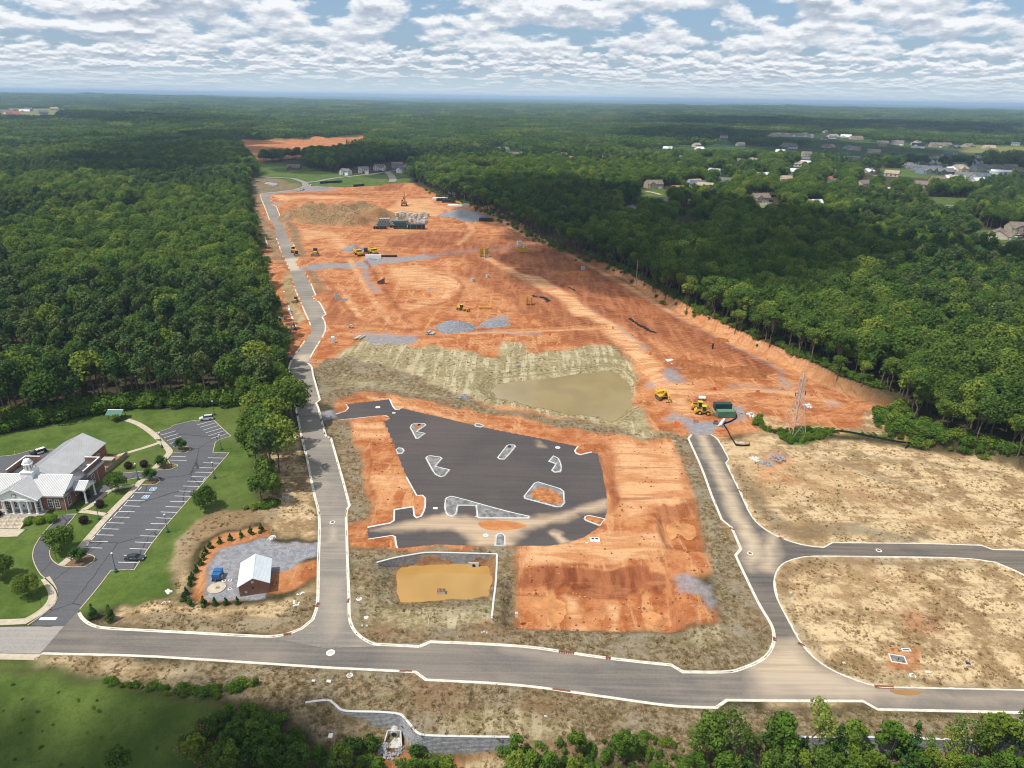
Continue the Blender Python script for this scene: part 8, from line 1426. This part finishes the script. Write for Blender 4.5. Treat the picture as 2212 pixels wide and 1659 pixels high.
def row(zk, items, phrase, group):
    items = sorted(items, key=lambda q: q[0]); n = len(items)
    for i, (x, y, w, st, wall, roof) in enumerate(items):
        p = Z(zk, x, y); p.z = float(terr(p.x, p.y)) - .1; rz = R(random.Random(int(x + y)).choice((-25, -8, 12, 30, 55))); w = w * (1.25 if p.y > 1100 and zk == 'M' else 1.0); house(p, rz, w, w * .68, st, wall, roof, '%s %s-roofed house, %s from the left %s' % (wall, roof, ORD[i], phrase), group, st > 1)
row('J', [(1045, 430, 15, 2, 'white', 'grey'), (1198, 412, 16, 2, 'white', 'grey'), (1338, 392, 17, 2, 'white', 'brown'), (1490, 372, 18, 2, 'grey', 'brown'), (1525, 413, 13, 2, 'white', 'grey'), (1620, 312, 14, 2, 'white', 'grey')], 'among the new houses beside the pines', 'new houses beside the pines')
p = Z('J', 600, 382); house(p, R(4), 20, 15, 1, 'brick', 'brown', 'big plain house shell with a brown roof on a sandy bank', None, False)
row('M', [(988, 272, 24, 1, 'tan', 'tan'), (1115, 280, 26, 2, 'cream', 'grey'), (1275, 278, 26, 2, 'cream', 'brown'), (1295, 305, 26, 2, 'white', 'dark'), (1445, 298, 24, 2, 'tan', 'brown'), (1535, 288, 24, 1, 'cream', 'brown'), (1615, 308, 22, 1, 'dark', 'slate'), (1725, 298, 28, 1, 'tan', 'brown'), (1905, 312, 24, 1, 'cream', 'tan')], 'in the far field row', 'houses of the far field row')
row('M', [(1255, 445, 20, 2, 'white', 'dark'), (1360, 470, 22, 1, 'grey', 'grey'), (1415, 445, 17, 2, 'white', 'dark'), (1510, 458, 20, 2, 'white', 'dark'), (1370, 528, 23, 2, 'blue', 'grey'), (1440, 510, 16, 2, 'white', 'slate'), (1520, 538, 20, 2, 'dark', 'grey'), (1640, 510, 25, 2, 'cream', 'tan'), (1645, 470, 22, 1, 'grey', 'slate'), (1700, 565, 24, 1, 'grey', 'grey'), (1715, 445, 21, 2, 'dark', 'slate'), (1805, 445, 18, 2, 'white', 'dark'), (1895, 450, 18, 1, 'blue', 'grey'), (1825, 505, 24, 2, 'grey', 'grey'), (1845, 575, 24, 1, 'grey', 'slate'), (1950, 495, 26, 1, 'tan', 'brown'), (2060, 490, 26, 1, 'grey', 'brown'), (2150, 515, 22, 1, 'tan', 'grey'), (2200, 520, 20, 1, 'tan', 'brown'), (1300, 495, 22, 1, 'grey', 'slate'), (1215, 480, 20, 1, 'grey', 'grey')], 'in the dense subdivision', 'houses of the dense subdivision')
row('M', [(60, 205, 30, 1, 'cream', 'tan'), (105, 200, 28, 1, 'cream', 'brown'), (155, 207, 30, 1, 'cream', 'tan'), (235, 208, 28, 1, 'white', 'grey'), (292, 206, 32, 1, 'cream', 'brown'), (345, 212, 26, 1, 'white', 'grey'), (560, 216, 30, 1, 'cream', 'tan'), (672, 216, 26, 1, 'white', 'white'), (760, 232, 30, 1, 'cream', 'brown'), (655, 415, 22, 1, 'tan', 'tan'), (725, 425, 22, 2, 'grey', 'slate'), (910, 350, 24, 1, 'grey', 'brown'), (740, 325, 26, 1, 'grey', 'brown'), (690, 312, 26, 1, 'blue', 'slate'), (180, 298, 30, 1, 'grey', 'brown'), (520, 305, 24, 1, 'tan', 'brown'), (930, 435, 22, 1, 'grey', 'grey')], 'in the loose far rows', 'houses in the far woods')
row('M', [(1985, 1080, 22, 1, 'cream', 'brown'), (2175, 1045, 22, 2, 'tan', 'brown'), (2120, 1170, 16, 1, 'grey', 'brown'), (1500, 865, 18, 1, 'brick', 'orange'), (1145, 740, 14, 1, 'tan', 'orange'), (832, 692, 14, 1, 'brick', 'brown'), (1020, 682, 12, 1, 'white', 'white'), (400, 800, 17, 1, 'brick', 'white'), (532, 585, 12, 1, 'white', 'red'), (862, 520, 16, 1, 'tan', 'white'), (600, 522, 14, 1, 'white', 'white')], 'among the trees east of the site', 'houses among the eastern trees')
row('L', [(245, 975, 22, 2, 'tan', 'brown'), (465, 1002, 20, 1, 'brick', 'orange'), (290, 1108, 17, 1, 'brick', 'grey'), (1165, 1075, 21, 1, 'cream', 'brown'), (38, 1180, 16, 1, 'grey', 'slate'), (55, 640 + 10, 18, 1, 'white', 'grey')], 'in the near yards behind the eastern woods', 'houses behind the eastern woods')
row('K', [(500, 212, 26, 1, 'white', 'grey'), (672, 222, 26, 1, 'white', 'grey'), (765, 270, 24, 1, 'cream', 'grey'), (865, 250, 16, 1, 'white', 'grey'), (1190, 268, 18, 1, 'cream', 'brown'), (1250, 298, 14, 1, 'tan', 'orange'), (1500, 292, 18, 1, 'tan', 'orange')], 'in the woods beyond the clay site', 'houses in the woods beyond the site')
row('Q', [(105, 340, 60, 1, 'white', 'red'), (215, 318, 50, 1, 'white', 'white'), (20, 320, 50, 1, 'white', 'grey'), (1705, 315, 50, 1, 'white', 'slate'), (1305, 255, 60, 1, 'white', 'white')], 'on the far western fields', 'buildings on the far western fields')
t = thing('metal_barn', 'white metal barn in front of the dense subdivision', 'barn', Z('M', 2005, 535), R(-20)); MB().box(0, 0, -1, 30, 15, 6).build('wall', WHITE, t); gable(t, 'x', -15.5, 15.5, 0, 7.5, 5, 7.6, METALROOF2, .5, .2, 0); MB().box(6, -7.6, 0, 5, .2, 4).build('door', STEEL, t)
for s in (-1, 1): gable_wall(t, 'x', s * 14.9, 0, 7.4, 5, 7.4, WHITE)
# roads, yards and cars by the far houses
FARROAD = M('far_asphalt', (.25, .235, .22), .9, .1, 0, .12, .2)
for pts, w in ((zz('J', (300, 445), (420, 455), (560, 462), (640, 475), (690, 495), (830, 480), (1000, 455), (1200, 432), (1400, 402), (1500, 390), (1600, 330), (1690, 290), (1620, 262)), 8), (zz('J', (1400, 405), (1440, 440), (1455, 480), (1440, 500)), 10), (zz('J', (690, 495), (700, 530), (660, 552)), 8), (zz('L', (1140, 1135), (1230, 1118), (1320, 1108)), 8), (zz('M', (1480, 805), (1600, 812), (1730, 825)), 7), (zz('M', (2040, 1110), (2130, 1105), (2212, 1120)), 7), (zz('L', (150, 660), (160, 630)), 9), (zz('L', (180, 1010), (260, 1025), (330, 1048)), 5), (zz('M', (870, 535), (930, 545), (980, 558)), 6), (zz('J', (130, 195), (190, 205), (215, 240)), 10)):
    W_ = flats(pts); L = resample(smooth_line(W_, 2), 12.0); pr = []
    V = []; F = []; a, b = offset(L, w / 2), offset(L, -w / 2)
    for i in range(len(L)):
        for q in (a[i], b[i]): V.append((q[0], q[1], max(float(terr(*q)), float(terr(*L[i]))) + .35))
    for i in range(len(L) - 1): F.append((2 * i, 2 * i + 1, 2 * i + 3, 2 * i + 2))
    m = MB(); m.add(V, F); struct(m.build('far_road', FARROAD if w > 5 else PAVE))
ow = flats(zz('J', (270, 495), (330, 492), (450, 505), (455, 525), (380, 530), (262, 522))); struct(sheet('far_pond_water', ow, .45, mat_water('far_pond', (.19, .17, .15), .08)))
for zk, x, y, rz, pm, lb in (('J', 1195, 417, -70, 'dark', 'dark car on the drive of a new house'), ('J', 1372, 392, 200, 'white', 'white car on the drive of a new house'), ('J', 1350, 408, 10, 'dark', 'dark car on the road by the new houses'), ('L', 1215, 1108, 5, 'white', 'pale car in the yard behind the eastern woods'), ('L', 1262, 1102, 5, 'dark', 'dark car in the yard behind the eastern woods'), ('M', 1550, 828, 0, 'white', 'white van beside the brick ranch house'), ('M', 2165, 1085, 20, 'white', 'white car beside the brown-roofed house'), ('M', 2200, 1082, 20, 'red', 'red car beside the brown-roofed house')):
    car(Z(zk, x, y, .3), R(rz), lb, {'dark': CARG, 'white': CARW, 'red': M('car_red', (.35, .03, .02), .3)}[pm], 'suv', None, 'cars by the far houses', 1.5)

fh = random.Random(9); hw_me = {}
for i, (px, py) in enumerate(FARH):
    wl, rf = fh.choice(['white', 'cream', 'tan', 'grey']), fh.choice(['grey', 'brown', 'tan', 'white', 'slate']); p = G(px, py); p.z -= .2; west = px < 400
    t = thing('house', 'small pale house half hidden in the far %s woods' % ('western' if west else 'eastern'), 'house', p, R(fh.uniform(-40, 40)), 'scattered far houses, ' + ('west' if west else 'east')); sc_ = (1.3 if not west else 2.6); t.scale = (sc_,) * 3
    MB().box(0, 0, -1, 16, 10, 5).build('wall', M('siding_' + wl, WALLC[wl]), t); gable(t, 'x', -8.4, 8.4, 0, 5, 4, 7.2, M('shingle_' + rf, ROOFC[rf]), .5, .2, 0, None, None, M('shingle_' + rf, ROOFC[rf]))
    for s in (-1, 1): gable_wall(t, 'x', s * 7.9, 0, 5, 4, 7.0, M('siding_' + wl, WALLC[wl]))
    for x in (-5, 0, 5): MB().box(x, -5.05, 1, 1.8, .12, 1.6).build('window', HWIN, t)
# ------------------------------------------------------------------ clouds overhead (their shadows lie on the land) and the haze of the air
def mat_cloud():
    m, nt, out = new_mat('cloud_vapour'); d = nt.node('ShaderNodeBsdfDiffuse', {'Color': (0.9, 0.9, 0.9, 1)}); t = nt.node('ShaderNodeBsdfTransparent')
    s = nt.node('ShaderNodeMixShader', {0: 0.50}); nt.l.new(t.outputs[0], s.inputs[1]); nt.l.new(d.outputs[0], s.inputs[2]); nt.l.new(s.outputs[0], out.inputs[0]); return m
CLOUDM = mat_cloud()
def cloud(poly_px, alt, r, label, seed):
    pw = np.array(flats(poly_px)); rs = np.random.default_rng(seed); lo, hi = pw.min(0), pw.max(0); off = np.array([SUNV.x, SUNV.y]) * (alt / SUNV.z)
    st = r * 0.9; X, Y = np.meshgrid(np.arange(lo[0], hi[0] + st, st), np.arange(lo[1], hi[1] + st, st)); X = X.ravel() + rs.uniform(-.4, .4, X.size) * st; Y = Y.ravel() + rs.uniform(-.4, .4, Y.size) * st
    s_ = sdist(pw, X, Y, 10); k = s_ > -0.25 * r; m = MB()
    for x, y, d in zip(X[k], Y[k], s_[k]):
        q = r * rs.uniform(0.55, 1.0); m.ball((x + off[0], y + off[1], alt + q * 0.2), q * rs.uniform(.9, 1.2), q * rs.uniform(.9, 1.2), q * rs.uniform(0.5, 0.8), 9, 5)
    o = m.build('cloud', CLOUDM, smooth=True); tag(o, label, 'cloud', 'clouds overhead', 'stuff')
cloud([(1000, 432), (1150, 405), (1450, 440), (1650, 470), (1800, 520), (1960, 560), (2212, 580), (2212, 600), (1900, 600), (1720, 640), (1640, 680), (1500, 690), (1330, 645), (1200, 590), (1130, 530), (1060, 470)], 950, 34, 'cumulus cloud above the woods east of the clay site', 1)
cloud([(1300, 300), (1700, 320), (1900, 350), (2300, 385), (2300, 345), (1900, 312), (1500, 282)], 1000, 90, 'long grey cloud far over the houses in the woods', 2)
cloud([(1400, 255), (2300, 275), (2300, 292), (1700, 282), (1400, 270)], 1100, 220, 'broad cloud over the far eastern woods', 3)
cloud([(180, 350), (360, 292), (545, 288), (552, 325), (420, 340), (548, 372), (300, 395), (190, 378)], 1000, 60, 'cumulus cloud above the woods west of the road', 4)
cloud([(-100, 248), (300, 253), (520, 262), (520, 272), (200, 268), (-100, 262)], 1150, 230, 'broad cloud over the far western woods', 5)
cloud([(-350, 1580), (0, 1570), (250, 1560), (420, 1530), (560, 1540), (700, 1600), (760, 1800), (-350, 1800)], 700, 9, 'small cloud above the meadow south of the street', 6)
cloud([(560, 322), (890, 332), (900, 380), (700, 378), (560, 352)], 1000, 55, 'small cloud above the pines by the new houses', 7)
def haze():
    zb = float(min(v[2] for v in (o.bound_box[0] for o in [bpy.data.objects['ground']]))) - 2.0
    b = MB().box(0, 29500, zb, 118000, 64000, 138 - zb); o = b.build('haze', None)
    m = bpy.data.materials.new('haze_air'); m.use_nodes = True; nt = NT(m.node_tree); nt.n.clear(); out = nt.node('ShaderNodeOutputMaterial')
    v = nt.node('ShaderNodeVolumePrincipled', {'Color': (0.52, 0.74, 1.0, 1), 'Density': HAZE_DENSITY, 'Anisotropy': 0.0}); nt.l.new(v.outputs[0], out.inputs['Volume'])
    o.data.materials.append(m); m.cycles.homogeneous_volume = True; o['kind'] = 'stuff'; o['label'] = 'thin blue summer haze over the whole land'; o['category'] = 'haze'
HAZE_DENSITY = 6.5e-5
haze()
